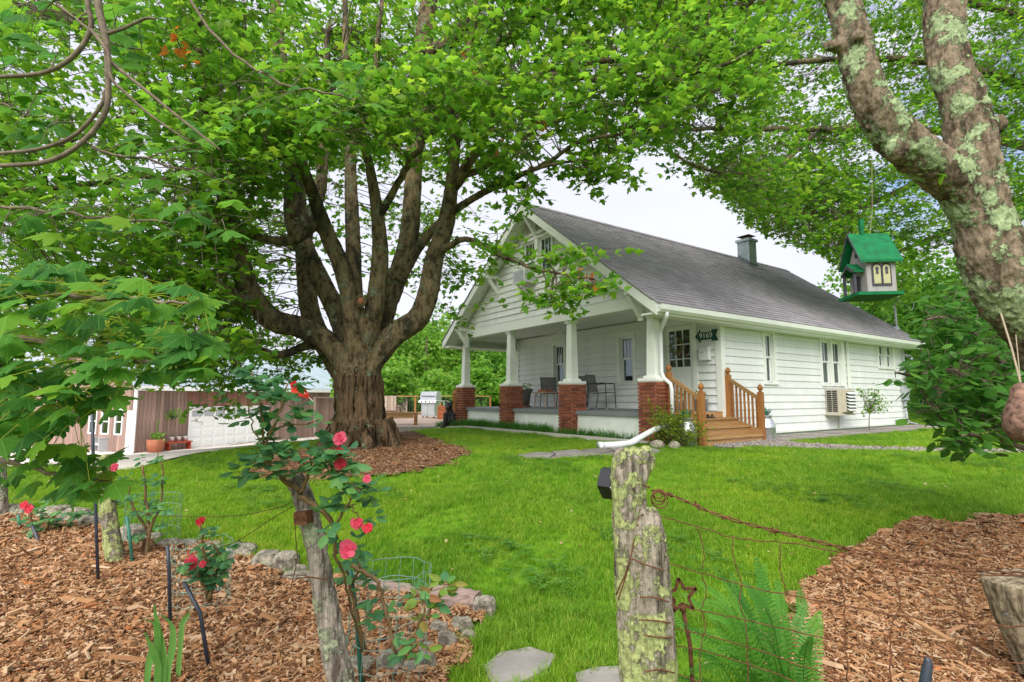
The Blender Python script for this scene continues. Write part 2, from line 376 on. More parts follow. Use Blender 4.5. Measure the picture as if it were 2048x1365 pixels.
def patchy(m, sc=.55):
    t = m.node_tree; g = N(t, 'ShaderNodeNewGeometry'); n = N(t, 'ShaderNodeTexNoise'); n.inputs['Scale'].default_value = sc; n.inputs['Detail'].default_value = 5; n.inputs['Roughness'].default_value = .6
    t.links.new(g.outputs['Position'], n.inputs['Vector']); b = t.nodes['Principled BSDF']; src = b.inputs['Base Color'].links[0].from_socket
    c = mixc(t, 1.0, src, ramp(t, n.outputs['Fac'], [(.36, (.72, .82, .8)), (.5, (1, 1, 1)), (.66, (1.28, 1.12, 1.0))]), 'MULTIPLY')
    t.links.new(c, b.inputs['Base Color'])
    for l in list(src.links):
        if l.to_node.type == 'HUE_SAT': t.links.new(c, l.to_socket)
patchy(M['grass'])
M['grass_long'] = leafm('long_grass', [(0.04, 0.15, 0.02), (0.08, 0.24, 0.03)], .38, .5, 'obj')
M['tanplume'] = leafm('tan_grass_plume', [(0.45, 0.26, 0.15), (0.55, 0.36, 0.22)], .4, .7, 'attr')
def barkm(name, a, b_, lichen=.5, lc=(0.36, 0.42, 0.26), sc=7, st=(1, 1, .18), lsc=5, bs=.9, dark=None):
    m, t, b = nmat(name, .92, .12)
    f = tnoise(t, sc, 8, st, .7); c = ramp(t, f, [(.40, a), (.50, b_), (.62, tuple(min(1, x * 1.45) for x in b_))])
    c = mixc(t, .45, c, ramp(t, tnoise(t, 45, 5), [(.35, (.45, .45, .45)), (.65, (1.25, 1.2, 1.15))]), 'MULTIPLY')
    if dark is not None:
        c = mixc(t, ramp(t, tnoise(t, 1.3, 5, (1.5, 1.5, .4)), [(.52, (0, 0, 0)), (.60, (.85, .85, .85))]), c, dark)
    l = ramp(t, tnoise(t, lsc, 9, (1, 1, 1), .72), [(.59 - .19 * lichen, (0, 0, 0)), (.615 - .19 * lichen, (1, 1, 1))])
    lcol = ramp(t, tnoise(t, 60, 5), [(.35, tuple(x * .55 for x in lc)), (.65, tuple(min(1, x * 1.2) for x in lc))])
    c = mixc(t, l, c, lcol)
    t.links.new(c, b.inputs['Base Color'])
    ad = N(t, 'ShaderNodeMath', operation='MULTIPLY_ADD'); ad.inputs[1].default_value = .35; t.links.new(l, ad.inputs[0]); t.links.new(f, ad.inputs[2])
    bump(t, b, ad.outputs[0], bs, .04); return m
M['bark'] = barkm('maple_bark', (0.016, 0.010, 0.005), (0.125, 0.084, 0.047), .02, (0.2, 0.24, 0.14), 13, (1, 1, .09), 4, 1.0)
M['bark_limb'] = barkm('maple_limb_bark', (0.05, 0.037, 0.02), (0.158, 0.122, 0.07), .13, (0.18, 0.20, 0.12), 9, (1, 1, .5), 4, .8, (0.03, 0.027, 0.022))
M['bark_lichen'] = barkm('lichened_bark', (0.085, 0.06, 0.04), (0.24, 0.185, 0.13), .52, (0.34, 0.42, 0.22), 16, (1, 1, .35), 5.5, 1.0)
M['twig'] = simple('twig_bark', (0.15, 0.115, 0.085), .9, .15, var=.4, scale=25, bmp=.3)
M['stem'] = simple('rose_cane', (0.17, 0.11, 0.05), .7, .2, var=.35, scale=25)
M['post'] = barkm('lichened_fence_post', (0.10, 0.085, 0.065), (0.36, 0.31, 0.25), .60, (0.44, 0.48, 0.20), 14, (2.2, 2.2, .12), 9, 1.0)
M['post_grey'] = barkm('weathered_fence_post', (0.13, 0.105, 0.085), (0.38, 0.33, 0.28), .25, (0.42, 0.46, 0.30), 16, (2.2, 2.2, .10), 7, 1.0)
M['stump'] = barkm('sawn_post_wood', (0.12, 0.095, 0.06), (0.33, 0.27, 0.18), .02, (0.3, .3, .25), 13, (2, 2, .14), 7, 1.0)
M['stone'] = barkm('lichened_field_stone', (0.13, 0.115, 0.09), (0.30, 0.27, 0.215), .30, (0.40, 0.41, 0.26), 10, (1, 1, 1), 8, .8)
def soil(name, cols, sc=25, bs=.8):
    m, t, b = nmat(name, .95, .08); f = tnoise(t, sc, 8, (1, 1, 1), .7); n = len(cols)
    c = ramp(t, f, [(.25 + .5 * i / (n - 1), x) for i, x in enumerate(cols)])
    c = mixc(t, .5, c, ramp(t, tnoise(t, 1.2, 4), [(.35, (.65, .65, .65)), (.7, (1.15, 1.15, 1.1))]), 'MULTIPLY')
    t.links.new(c, b.inputs['Base Color']); bump(t, b, f, bs, .03); return m
M['mulch'] = soil('bark_mulch', [(0.05, 0.025, 0.014), (0.16, 0.08, 0.045), (0.30, 0.16, 0.09)], 40)
M['mulch_tree'] = soil('brown_tree_mulch', [(0.06, 0.032, 0.02), (0.15, 0.082, 0.05), (0.25, 0.15, 0.09)], 45)
M['lawn'] = soil('lawn_soil', [(0.06, 0.11, 0.012), (0.10, 0.21, 0.012), (0.16, 0.29, 0.016)], 16, .4)
M['gravel'] = soil('gravel', [(0.13, 0.11, 0.095), (0.26, 0.225, 0.20), (0.38, 0.34, 0.31)], 55, .8)
M['drive'] = simple('pale_gravel_drive', (0.60, 0.54, 0.50), .95, .1, var=.2, scale=1.5, bmp=.5, bscale=60)
def chipm(name='wood_chip', k=1.0):
    m, t, b = nmat(name, .85, .15)
    c = ramp(t, orand(t), [(0, (0.06 * k, 0.028 * k, 0.014 * k)), (.25, (0.19 * k, 0.085 * k, 0.036 * k)), (.5, (0.34 * k, 0.175 * k, 0.08 * k)), (.72, (0.40 * k, 0.235 * k, 0.125 * k)), (.90, (0.46 * k, 0.33 * k, 0.21 * k)), (1, (0.36 * k, 0.12 * k, 0.035 * k))])
    c = mixc(t, .5, c, ramp(t, tnoise(t, 60, 4, (1, .2, 1)), [(.3, (.6, .6, .6)), (.7, (1.2, 1.2, 1.2))]), 'MULTIPLY')
    t.links.new(c, b.inputs['Base Color']); return m
M['chip'] = chipm('wood_chip', 1.05); M['chip_dark'] = chipm('dark_wood_chip', .8)
def shinglem():
    m, t, b = nmat('asphalt_shingle', .92, .12)
    c = ramp(t, attr(t), [(0, (0.285, 0.262, 0.285)), (.5, (0.325, 0.30, 0.325)), (1, (0.375, 0.345, 0.365))])
    c = mixc(t, .6, c, ramp(t, tnoise(t, 120, 3), [(.3, (.6, .6, .62)), (.7, (1.3, 1.3, 1.3))]), 'MULTIPLY')
    c = mixc(t, .4, c, ramp(t, tnoise(t, .7, 4), [(.35, (.75, .75, .76)), (.7, (1.2, 1.18, 1.16))]), 'MULTIPLY')
    t.links.new(c, b.inputs['Base Color']); bump(t, b, tnoise(t, 150, 3), .3, .004); return m
M['shingle'] = shinglem()

# ================================================================== ground
def inpoly(x, y, poly):
    x = np.asarray(x); y = np.asarray(y); r = np.zeros(x.shape, bool); n = len(poly)
    for i in range(n):
        (x0, y0), (x1, y1) = poly[i], poly[(i + 1) % n]
        c = ((y0 > y) != (y1 > y)) & (x < (x1 - x0) * (y - y0) / (y1 - y0 + 1e-12) + x0); r ^= c
    return r
def wob(x, y, s=1.0):
    return 0.09 * s * (np.sin(x * 7.1 + 1) * np.cos(y * 6.3) + 0.6 * np.sin(x * 15.7 + y * 13.1)), 0.09 * s * (np.cos(x * 6.7) * np.sin(y * 7.9 + 2) + 0.6 * np.sin(x * 12.3 - y * 16.9))
xs = np.unique(np.concatenate([np.linspace(-160, -14, 60), np.linspace(-14, 14, 141), np.linspace(14, 160, 60)]))
ys = np.unique(np.concatenate([np.linspace(-40, 0, 12), np.linspace(0, 22, 111), np.linspace(22, 220, 80)]))
X, Y = np.meshgrid(xs, ys); V = np.column_stack([X.ravel(), Y.ravel(), hgt(X, Y).ravel()])
nx, ny = len(xs), len(ys); i0 = (np.arange(ny - 1)[:, None] * nx + np.arange(nx - 1)[None]).ravel()
struct(mkobj('ground', V, np.column_stack([i0, i0 + 1, i0 + nx + 1, i0 + nx]), M['lawn'], smooth=True, org=np.zeros(3)))
def sheet(name, poly, cell, lift, mat, wobble=1.0, bumpy=0.0):
    P = np.array(poly); xs = np.arange(P[:, 0].min() - .2, P[:, 0].max() + .2, cell); ys = np.arange(P[:, 1].min() - .2, P[:, 1].max() + .2, cell)
    X, Y = np.meshgrid(xs, ys); cx, cy = X[:-1, :-1] + cell / 2, Y[:-1, :-1] + cell / 2; wx, wy = wob(cx, cy, wobble)
    m = inpoly(cx + wx, cy + wy, poly).ravel()
    Z = hgt(X, Y) + lift
    if bumpy: Z = Z + bumpy * (np.sin(X * 9 + 1) * np.cos(Y * 11) + .7 * np.sin(X * 23 + Y * 17))
    V = np.column_stack([X.ravel(), Y.ravel(), Z.ravel()])
    nx = len(xs); i0 = (np.arange(len(ys) - 1)[:, None] * nx + np.arange(nx - 1)[None]).ravel()[m]
    F = np.column_stack([i0, i0 + 1, i0 + nx + 1, i0 + nx]); u, inv = np.unique(F, return_inverse=True)
    return struct(mkobj(name, V[u], inv.reshape(F.shape), mat, smooth=True))
def px_poly(pts): return [tuple(gp(*q)[:2]) for q in pts]
LB = px_poly([(-330, 1020), (-60, 1026), (130, 1045), (190, 1058), (260, 1085), (330, 1098), (400, 1100), (470, 1116), (530, 1140), (575, 1150), (620, 1170), (740, 1188), (830, 1200), (920, 1222), (968, 1238), (945, 1268), (915, 1300), (890, 1340), (880, 1365)]) + [(-.28, 2.3), (-.2, 1.2), (-4, 0.8), (-9, 3)]
RB = px_poly([(1505, 1365), (1545, 1290), (1572, 1230), (1605, 1180), (1645, 1128), (1700, 1096), (1780, 1070), (1870, 1050), (1960, 1044), (2048, 1038), (2300, 1030)]) + [(9.5, 3.0), (5, 0.6), (1.2, 1.0), (.95, 1.6)]
TB = px_poly([(490, 958), (512, 925), (590, 905), (660, 897), (700, 882), (775, 868), (850, 876), (945, 907), (900, 934), (800, 953), (700, 962), (580, 968)])
sheet('mulch_bed', LB, .06, .025, M['mulch'], .5, .008)
sheet('mulch_bed', RB, .06, .025, M['mulch'], 1, .008)
sheet('mulch_ring', TB, .09, .03, M['mulch_tree'], 1, .008)
DR = px_poly([(225, 948), (330, 927), (425, 908), (520, 894), (600, 887)]) + [(-6.5, 46), (-30, 36), (-34, 20)]
sheet('driveway', DR, .3, .03, M['drive'], 1)
# house frame
A_H = math.radians(34.765); E1 = np.array([math.cos(A_H), math.sin(A_H), 0]); E2 = np.array([-math.sin(A_H), math.cos(A_H), 0])
HK = np.array([4.709, 11.966, 0]); GZ = 0.68
def hw(u, w, z=0.0): return HK + u * E1 + w * E2 + np.array([0, 0, z])
def hw2(u, w): p = hw(u, w); return (p[0], p[1])
HOUSE = [hw2(-2.3, -.1), hw2(11, -.1), hw2(11, 8.3), hw2(-2.3, 8.3)]
STRIP = [hw2(-2.3, -.3), hw2(-2.3, 9), hw2(-2.95, 9), hw2(-2.62, -.3)]      # long grass along the porch
GRAV = px_poly([(1410, 888), (1530, 880), (1600, 889), (1720, 896), (1900, 901), (2080, 904), (2300, 906), (2300, 912), (2080, 911), (1900, 908), (1700, 904), (1560, 898), (1440, 897)])
sheet('gravel_path', GRAV, .07, .02, M['gravel'], .4, .004)
FLAGP = px_poly([(1030, 917), (1110, 905), (1240, 899), (1330, 902), (1310, 914), (1180, 915), (1080, 921)])
DECKP = None
# stepping stones, flags and pavers lie in the ground: pieces of the paths
def slab(mb, pts, z_extra, th=.05):
    c = [(p[0], p[1], float(hgt(p[0], p[1])) + z_extra - th) for p in pts]; mb.ext(c, (0, 0, th)); return mb
path = struct(sheet('flagstone_path', FLAGP, .08, .015, M['gravel'], .5))
SLABS = []
for poly in [[(1035, 915), (1075, 909), (1110, 912), (1100, 919), (1050, 921)], [(1105, 908), (1150, 904), (1175, 909), (1140, 914), (1112, 913)], [(1165, 904), (1205, 901), (1228, 905), (1200, 910), (1172, 909)],
             [(1218, 900), (1260, 899), (1268, 905), (1232, 908)], [(1130, 914), (1190, 911), (1200, 915), (1150, 918)], [(1262, 900), (1300, 900), (1320, 905), (1275, 908)]]:
    slab(MB(), px_poly(poly), .04).build('flagstone', M['flag'], path)
stp = []
for nm, poly in (('big flat', [(968, 1345), (1000, 1318), (1060, 1306), (1112, 1322), (1095, 1350), (1040, 1380), (985, 1385)]), ('corner', [(1150, 1362), (1190, 1347), (1250, 1344), (1260, 1400), (1170, 1420)])):
    pp = px_poly(poly); SLABS.append(pp); mb = MB(); slab(mb, pp, .03); o = mb.build('stepping_stone', M['flag'])
    tag(o, 'flat grey stepping stone sunk in the grass near the stone border' if nm == 'big flat' else 'stepping stone cut off by the picture bottom, beside the lichened post', 'stone')
# pavers along the side wall
walk = struct(sheet('side_walk', [hw2(.4, -.2), hw2(10.4, -.2), hw2(10.4, -1.3), hw2(.4, -1.15)], .1, .012, M['gravel'], .2))
for k in range(20):
    u0 = .45 + k * .49; wv = -1.15 - .08 * rnd.random()
    p = [hw2(u0, -.22), hw2(u0 + .45, -.22), hw2(u0 + .45 + .02 * rnd.random(), wv), hw2(u0 + .02 * rnd.random(), wv)]
    slab(MB(), p, .035 + .01 * rnd.random()).build('paver', M['paver'], walk)
# edging along the porch bed
ed = MB(); P = [hw(-2.62 - .0 * k, -.35 + k * .31) for k in range(31)]
for k in range(30):
    a, b = P[k].copy(), P[k + 1].copy(); a[2] = hgt(a[0], a[1]) + .03; b[2] = hgt(b[0], b[1]) + .03
    a += (b - a) * .02; ed.bar(a, b, .09, .10)
tag(ed.build('bed_edging', M['concrete']), 'low pale edging strip along the porch bed', 'edging')
ed = MB()
E = [gp(*q) for q in ((455, 893), (520, 884), (580, 878), (640, 871), (690, 868))]
E = crom(E, 4)
for a, b in zip(E[:-1], E[1:]):
    ed.bar((a[0], a[1], hgt(a[0], a[1]) + .02), (b[0], b[1], hgt(b[0], b[1]) + .02), .25, .12)
tag(ed.build('lawn_edging', M['concrete']), 'pale curved edging where lawn drops to the driveway', 'edging')

# ------------------------------------------------------------------ scatter by geometry nodes (uncountable stuff)
def scatter(name, pts, rot, scl, srcs, host_mat):
    col = bpy.data.collections.new(name + '_pieces')
    for me in srcs: col.objects.link(bpy.data.objects.new(name + '_piece', me))
    org = np.array([pts[:, 0].mean(), pts[:, 1].mean(), pts[:, 2].min()])
    me = bpy.data.meshes.new(name); me.vertices.add(len(pts)); me.vertices.foreach_set('co', (pts - org).astype(np.float32).ravel())
    a = me.attributes.new('rot', 'FLOAT_VECTOR', 'POINT'); a.data.foreach_set('vector', rot.astype(np.float32).ravel())
    a = me.attributes.new('scl', 'FLOAT_VECTOR', 'POINT'); a.data.foreach_set('vector', scl.astype(np.float32).ravel())
    a = me.attributes.new('pick', 'INT', 'POINT'); a.data.foreach_set('value', rng.integers(0, len(srcs), len(pts)).astype(np.int32))
    o = bpy.data.objects.new(name, me); COL.objects.link(o); o.location = org; o['kind'] = 'stuff'
    g = bpy.data.node_groups.new(name, 'GeometryNodeTree')
    g.interface.new_socket('Geometry', in_out='INPUT', socket_type='NodeSocketGeometry'); g.interface.new_socket('Geometry', in_out='OUTPUT', socket_type='NodeSocketGeometry')
    i = g.nodes.new('NodeGroupInput'); u = g.nodes.new('NodeGroupOutput'); inst = g.nodes.new('GeometryNodeInstanceOnPoints'); ci = g.nodes.new('GeometryNodeCollectionInfo')
    ci.inputs['Collection'].default_value = col; ci.inputs['Separate Children'].default_value = True; ci.inputs['Reset Children'].default_value = True
    def na(n, ty):
        x = g.nodes.new('GeometryNodeInputNamedAttribute'); x.data_type = ty; x.inputs['Name'].default_value = n; return x.outputs['Attribute']
    e = g.nodes.new('FunctionNodeEulerToRotation'); inst.inputs['Pick Instance'].default_value = True
    k = g.links.new
    k(i.outputs[0], inst.inputs['Points']); k(ci.outputs[0], inst.inputs['Instance']); k(na('rot', 'FLOAT_VECTOR'), e.inputs[0]); k(e.outputs[0], inst.inputs['Rotation'])
    k(na('scl', 'FLOAT_VECTOR'), inst.inputs['Scale']); k(na('pick', 'INT'), inst.inputs['Instance Index']); k(inst.outputs[0], u.inputs[0])
    md = o.modifiers.new('scatter', 'NODES'); md.node_group = g
    return o
def visible(x, y, mx=1.12):
    return np.abs(x) < (y + .6) * .96 * mx + .4
def blade(mb, x, y, h, wd, az, lean, curl):
    d = np.array([math.cos(az), math.sin(az), 0]); s = np.array([-d[1], d[0], 0]) * wd / 2; b = np.array([x, y, 0])
    p1 = b + d * lean * h * .35 + np.array([0, 0, h * .55]); p2 = b + d * (lean * h + curl * h) + np.array([0, 0, h * (1 - .3 * curl)])
    mb.add([b - s, b + s, p1 + s * .8, p1 - s * .8, p2], [(0, 1, 2, 3), (3, 2, 4)])
def tuft(n, h, spread, wd, mat, lean=.5):
    mb = MB()
    for _ in range(n):
        r = spread * math.sqrt(rnd.random()); a = rnd.uniform(0, 2 * PI)
        blade(mb, r * math.cos(a), r * math.sin(a), h * rnd.uniform(.55, 1.15), wd * rnd.uniform(.7, 1.3), rnd.uniform(0, 2 * PI), rnd.uniform(.05, lean), rnd.uniform(0, .5))
    return mesh_only(mb, 'tuft', mat)
def lawn_pts(n, y0, y1):
    y = np.sqrt(rng.uniform(y0 ** 2, y1 ** 2, n)); x = rng.uniform(-1.08, 1.08, n) * (y * .96 + 1.0)
    ok = ~inpoly(x, y, LB) & ~inpoly(x, y, RB) & ~inpoly(x, y, TB) & ~inpoly(x, y, DR) & ~inpoly(x, y, HOUSE) & ~inpoly(x, y, GRAV) & ~inpoly(x, y, FLAGP)
    ok &= ~inpoly(x, y, [hw2(.3, -.1), hw2(10.5, -.1), hw2(10.5, -1.25), hw2(.3, -1.2)]) & ~inpoly(x, y, [hw2(-2.3, 0), hw2(.2, 0), hw2(.2, -1.35), hw2(-2.0, -1.35)])
    for sp in SLABS: ok &= ~inpoly(x, y, sp)
    return x[ok], y[ok]
gx, gy = [], []
for n, y0, y1 in ((20000, 1.6, 3.6), (30000, 3.6, 6.5), (34000, 6.5, 11), (26000, 11, 20), (9000, 20, 30)):
    a, b = lawn_pts(n, y0, y1); gx.append(a); gy.append(b)
gx = np.concatenate(gx); gy = np.concatenate(gy)
# thinner, shorter patches
thin = np.sin(gx * 1.7 + 2) * np.cos(gy * 1.3) + .6 * np.sin(gx * 3.9 - gy * 2.7)
keep = rng.random(len(gx)) < np.where(thin > .8, .40, 1.0); gx, gy, thin = gx[keep], gy[keep], thin[keep]
sc_ = (.85 + .3 * rng.random(len(gx))) * (1 + .055 * np.maximum(gy - 3, 0)) * np.where(thin > .8, .75, 1)
zs = sc_ / (1 + .055 * np.maximum(gy - 3, 0)) * (1 + .02 * gy) * (.8 + .35 * (np.sin(gx * 2.3) * np.sin(gy * 2.9 + 1) * .5 + .5))
dry = [tuft(16, .062, .045, .0040, M['grass']) for _ in range(4)]
scatter('lawn_grass', np.column_stack([gx, gy, hgt(gx, gy) - .004]), np.column_stack([rng.normal(0, .08, len(gx)), rng.normal(0, .08, len(gx)), rng.uniform(0, 6.28, len(gx))]), np.column_stack([sc_, sc_, zs]), dry, M['grass'])
# long grass against the porch
n = 420; uu = rng.uniform(-2.58, -2.3, n); ww = np.concatenate([rng.uniform(2.9, 9.1, 330), rng.uniform(.5, 2.9, 90)])
P = np.array([hw(a, b) for a, b in zip(uu, ww)]); P[:, 2] = hgt(P[:, 0], P[:, 1])
sz = np.where(ww > 3.2, rng.uniform(.7, 1.15, n), rng.uniform(.45, .95, n))
scatter('border_grass', P, np.column_stack([np.zeros(n), np.zeros(n), rng.uniform(0, 6.28, n)]), np.column_stack([sz] * 3), [tuft(18, .30, .08, .011, M['grass_long'], .7) for _ in range(3)], M['grass_long'])
# wood chips
def chip(l, wd, th):
    mb = MB(); z = rnd.uniform(-.15, .15) * l
    a = [(-l / 2, -wd * rnd.uniform(.2, .5), 0), (l / 2 * rnd.uniform(.6, 1), -wd * rnd.uniform(.2, .5), z), (l / 2, wd * rnd.uniform(.1, .5), z), (-l / 2 * rnd.uniform(.6, 1), wd * .5, 0)]
    mb.hexa(a, [(p[0] * .95, p[1] * .9, p[2] + th) for p in a]); return mb
def chips(name, poly, n, ymax, mat, lift=.03, size=1.0, dens_pow=1.0):
    P = np.array(poly); x = rng.uniform(P[:, 0].min(), P[:, 0].max(), n * 6); y = rng.uniform(P[:, 1].min(), min(P[:, 1].max(), ymax), n * 6)
    wx, wy = wob(x, y, 1.2); ok = inpoly(x + wx, y + wy, poly) & visible(x, y) & (y > .9)
    ok &= rng.random(n * 6) < (1.0 / (1 + .10 * np.maximum(y - 2, 0) ** 1.4))
    x, y = x[ok][:n], y[ok][:n]; n = len(x)
    s = size * np.exp(rng.normal(-.15, .5, n)) * (1 + .08 * np.maximum(y - 3, 0))
    lay = rng.random(n)
    rot = np.column_stack([rng.normal(0, .35, n), rng.normal(0, .3, n), rng.uniform(0, 6.28, n)])
    srcs = [mesh_only(chip(.021 * rnd.uniform(.45, 2.0), .0062 * rnd.uniform(.5, 1.9), rnd.uniform(.002, .005)), 'chip', mat) for _ in range(9)]
    return scatter(name, np.column_stack([x, y, hgt(x, y) + lift + .022 * lay]), rot, np.column_stack([s] * 3), srcs, mat)
chips('mulch_chips', LB, 190000, 9, M['chip'])
chips('mulch_chips', RB, 140000, 8, M['chip'])
chips('mulch_chips', TB, 26000, 12, M['chip_dark'], .03, .75)
# gravel stones
n = 3500; P = np.array(GRAV); x = rng.uniform(P[:, 0].min(), P[:, 0].max(), n * 14); y = rng.uniform(P[:, 1].min(), P[:, 1].max(), n * 14); ok = inpoly(x, y, GRAV); x, y = x[ok][:n], y[ok][:n]; n = len(x)
M['pebble'] = simple('pebble', (0.29, 0.255, 0.23), .9, .15, var=.2, scale=20, per_obj=.6)
srcs = []
for _ in range(4):
    mb = MB(); mb.ell((0, 0, 0), (.03, .022, .016), 6, 4); srcs.append(mesh_only(mb, 'pebble', M['pebble']))
s = rng.uniform(.6, 1.5, n); scatter('gravel_stones', np.column_stack([x, y, hgt(x, y) + .022]), np.column_stack([rng.normal(0, .5, n), rng.normal(0, .5, n), rng.uniform(0, 6.28, n)]), np.column_stack([s] * 3), srcs, M['pebble'])

# fallen leaves, petals and clover in the lawn
lx, ly = lawn_pts(900, 2.0, 14); n = len(lx); M['litter'] = leafm('fallen_leaf', [(0.20, 0.13, 0.06), (0.38, 0.26, 0.10), (0.45, 0.34, 0.20), (0.25, 0.30, 0.06)], .2, .7, 'obj')
srcs = []
for _ in range(3):
    mb = MB(); mb.add([(0, 0, .002), (.02, .012, .008), (.045, 0, .003), (.02, -.014, .007)], [(0, 1, 2, 3)]); srcs.append(mesh_only(mb, 'fallen_leaf', M['litter']))
s = rng.uniform(.5, 1.3, n); scatter('leaf_litter', np.column_stack([lx, ly, hgt(lx, ly) + .045]), np.column_stack([rng.normal(0, .3, n), rng.normal(0, .3, n), rng.uniform(0, 6.28, n)]), np.column_stack([s] * 3), srcs, M['litter'])
lx, ly = lawn_pts(16000, 1.8, 10); cl_ = np.sin(lx * 1.1 + 4) * np.cos(ly * 1.9 + 1) + .5 * np.sin(lx * 4.1 + ly * 3.3); k_ = cl_ > .75; lx, ly = lx[k_], ly[k_]; n = len(lx)
M['clover'] = leafm('clover', [(0.05, 0.16, 0.02), (0.09, 0.23, 0.03), (0.16, 0.30, 0.06)], .35, .5, 'obj'); srcs = []
for _ in range(3):
    mb = MB()
    for q in range(5):
        c = np.array([rnd.gauss(0, .03), rnd.gauss(0, .03), rnd.uniform(.035, .06)])
        for a in range(3):
            an = a * 2.09 + q; d = np.array([math.cos(an), math.sin(an), .15]); e = np.array([-d[1], d[0], 0]); mb.add([c, c + d * .012 + e * .008, c + d * .017, c + d * .012 - e * .008], [(0, 1, 2, 3)])
    srcs.append(mesh_only(mb, 'clover', M['clover']))
s = rng.uniform(.8, 1.4, n); scatter('clover_patches', np.column_stack([lx, ly, hgt(lx, ly)]), np.column_stack([np.zeros(n), np.zeros(n), rng.uniform(0, 6.28, n)]), np.column_stack([s] * 3), srcs, M['clover'])

# ================================================================== house
house = thing('farmhouse', 'white clapboard farmhouse with grey shingle roof and brick-piered front porch', 'house', (HK[0], HK[1], GZ), A_H)
HO = (0, 0, -GZ)
def HB(): return MB(HO)
def hbuild(mb, name, mat, parent=None, **k): return mb.build(name, mat, parent or house, local=True, **k)
FLZ = 1.29; EAVE_Z = 3.42; RIDGE_W = 3.95; RIDGE_Z = 6.72; SL = (RIDGE_Z - EAVE_Z) / (RIDGE_W + .45); BW = 7.9
def roofz(w): return RIDGE_Z - SL * abs(w - RIDGE_W)
# planes: map (a along, d outward, z) to house coordinates
PL = {'F': lambda a, d, z: (-d, a, z), 'S': lambda a, d, z: (a, -d, z), 'G': lambda a, d, z: (-2.2 - d, a, z)}
def pbox(mb, pl, a0, a1, d0, d1, z0, z1):
    p = PL[pl](a0, d0, z0); q = PL[pl](a1, d1, z1); return mb.box(p[0], q[0], p[1], q[1], p[2], q[2])
def bands(z0, z1, ops):
    c = sorted({z0, z1} | {z for o in ops for z in (o[2], o[3]) if z0 < z < z1}); return list(zip(c[:-1], c[1:]))
def spans(a0, a1, z0, z1, ops):
    iv = [(a0, a1)]
    for o in ops:
        if o[2] < z1 - 1e-4 and o[3] > z0 + 1e-4:
            nv = []
            for s, e in iv:
                if o[1] <= s or o[0] >= e: nv.append((s, e)); continue
                if o[0] > s: nv.append((s, o[0]))
                if o[1] < e: nv.append((o[1], e))
            iv = nv
    return iv
def siding(wall, pl, a0, a1, z0, z1, ops, ex=.175, clip=None):
    k = 0; zb = z0
    while zb < z1 - .01:
        zt = min(zb + ex, z1)
        for b0, b1 in bands(zb, zt, ops):
            tk = .025 if pl == 'S' else .046; t0 = tk - (tk - .004) * (b0 - zb) / ex; t1 = tk - (tk - .004) * (b1 - zb) / ex + .001
            for s, e in spans(a0, a1, b0, b1, ops):
                s0, e0, s1, e1 = s, e, s, e
                if clip:
                    s0, e0 = clip(b0, s, e); s1, e1 = clip(b1, s, e)
                    if e0 - s0 < .05: continue
                    if e1 - s1 < .02: s1 = e1 = (s1 + e1) / 2; s1 -= .01; e1 += .01
                cut = [(s0, e0, s1, e1)]
                if not clip and e - s > 4.4:
                    m = s + (e - s) * (.35 + .3 * ((k * 37) % 10) / 10); cut = [(s, m - .002, s, m - .002), (m + .002, e, m + .002, e)]
                for s0, e0, s1, e1 in cut:
                    mb = HB(); f = PL[pl]; j = rnd.uniform(-.0015, .0015)
                    mb.hexa([f(s0, 0, b0), f(e0, 0, b0), f(e0, t0 + j, b0), f(s0, t0 + j, b0)], [f(s1, 0, b1 - .001), f(e1, 0, b1 - .001), f(e1, t1 + j, b1 - .001), f(s1, t1 + j, b1 - .001)])
                    hbuild(mb, 'siding_board', M['paint'], wall)
        zb = zt; k += 1
def sheath(name, pl, a0, a1, z0, z1, ops):
    mb = HB()
    for b0, b1 in bands(z0, z1, ops):
        for s, e in spans(a0, a1, b0, b1, ops): pbox(mb, pl, s, e, -.12, -.001, b0, b1)
    return hbuild(mb, name, M['paint'])
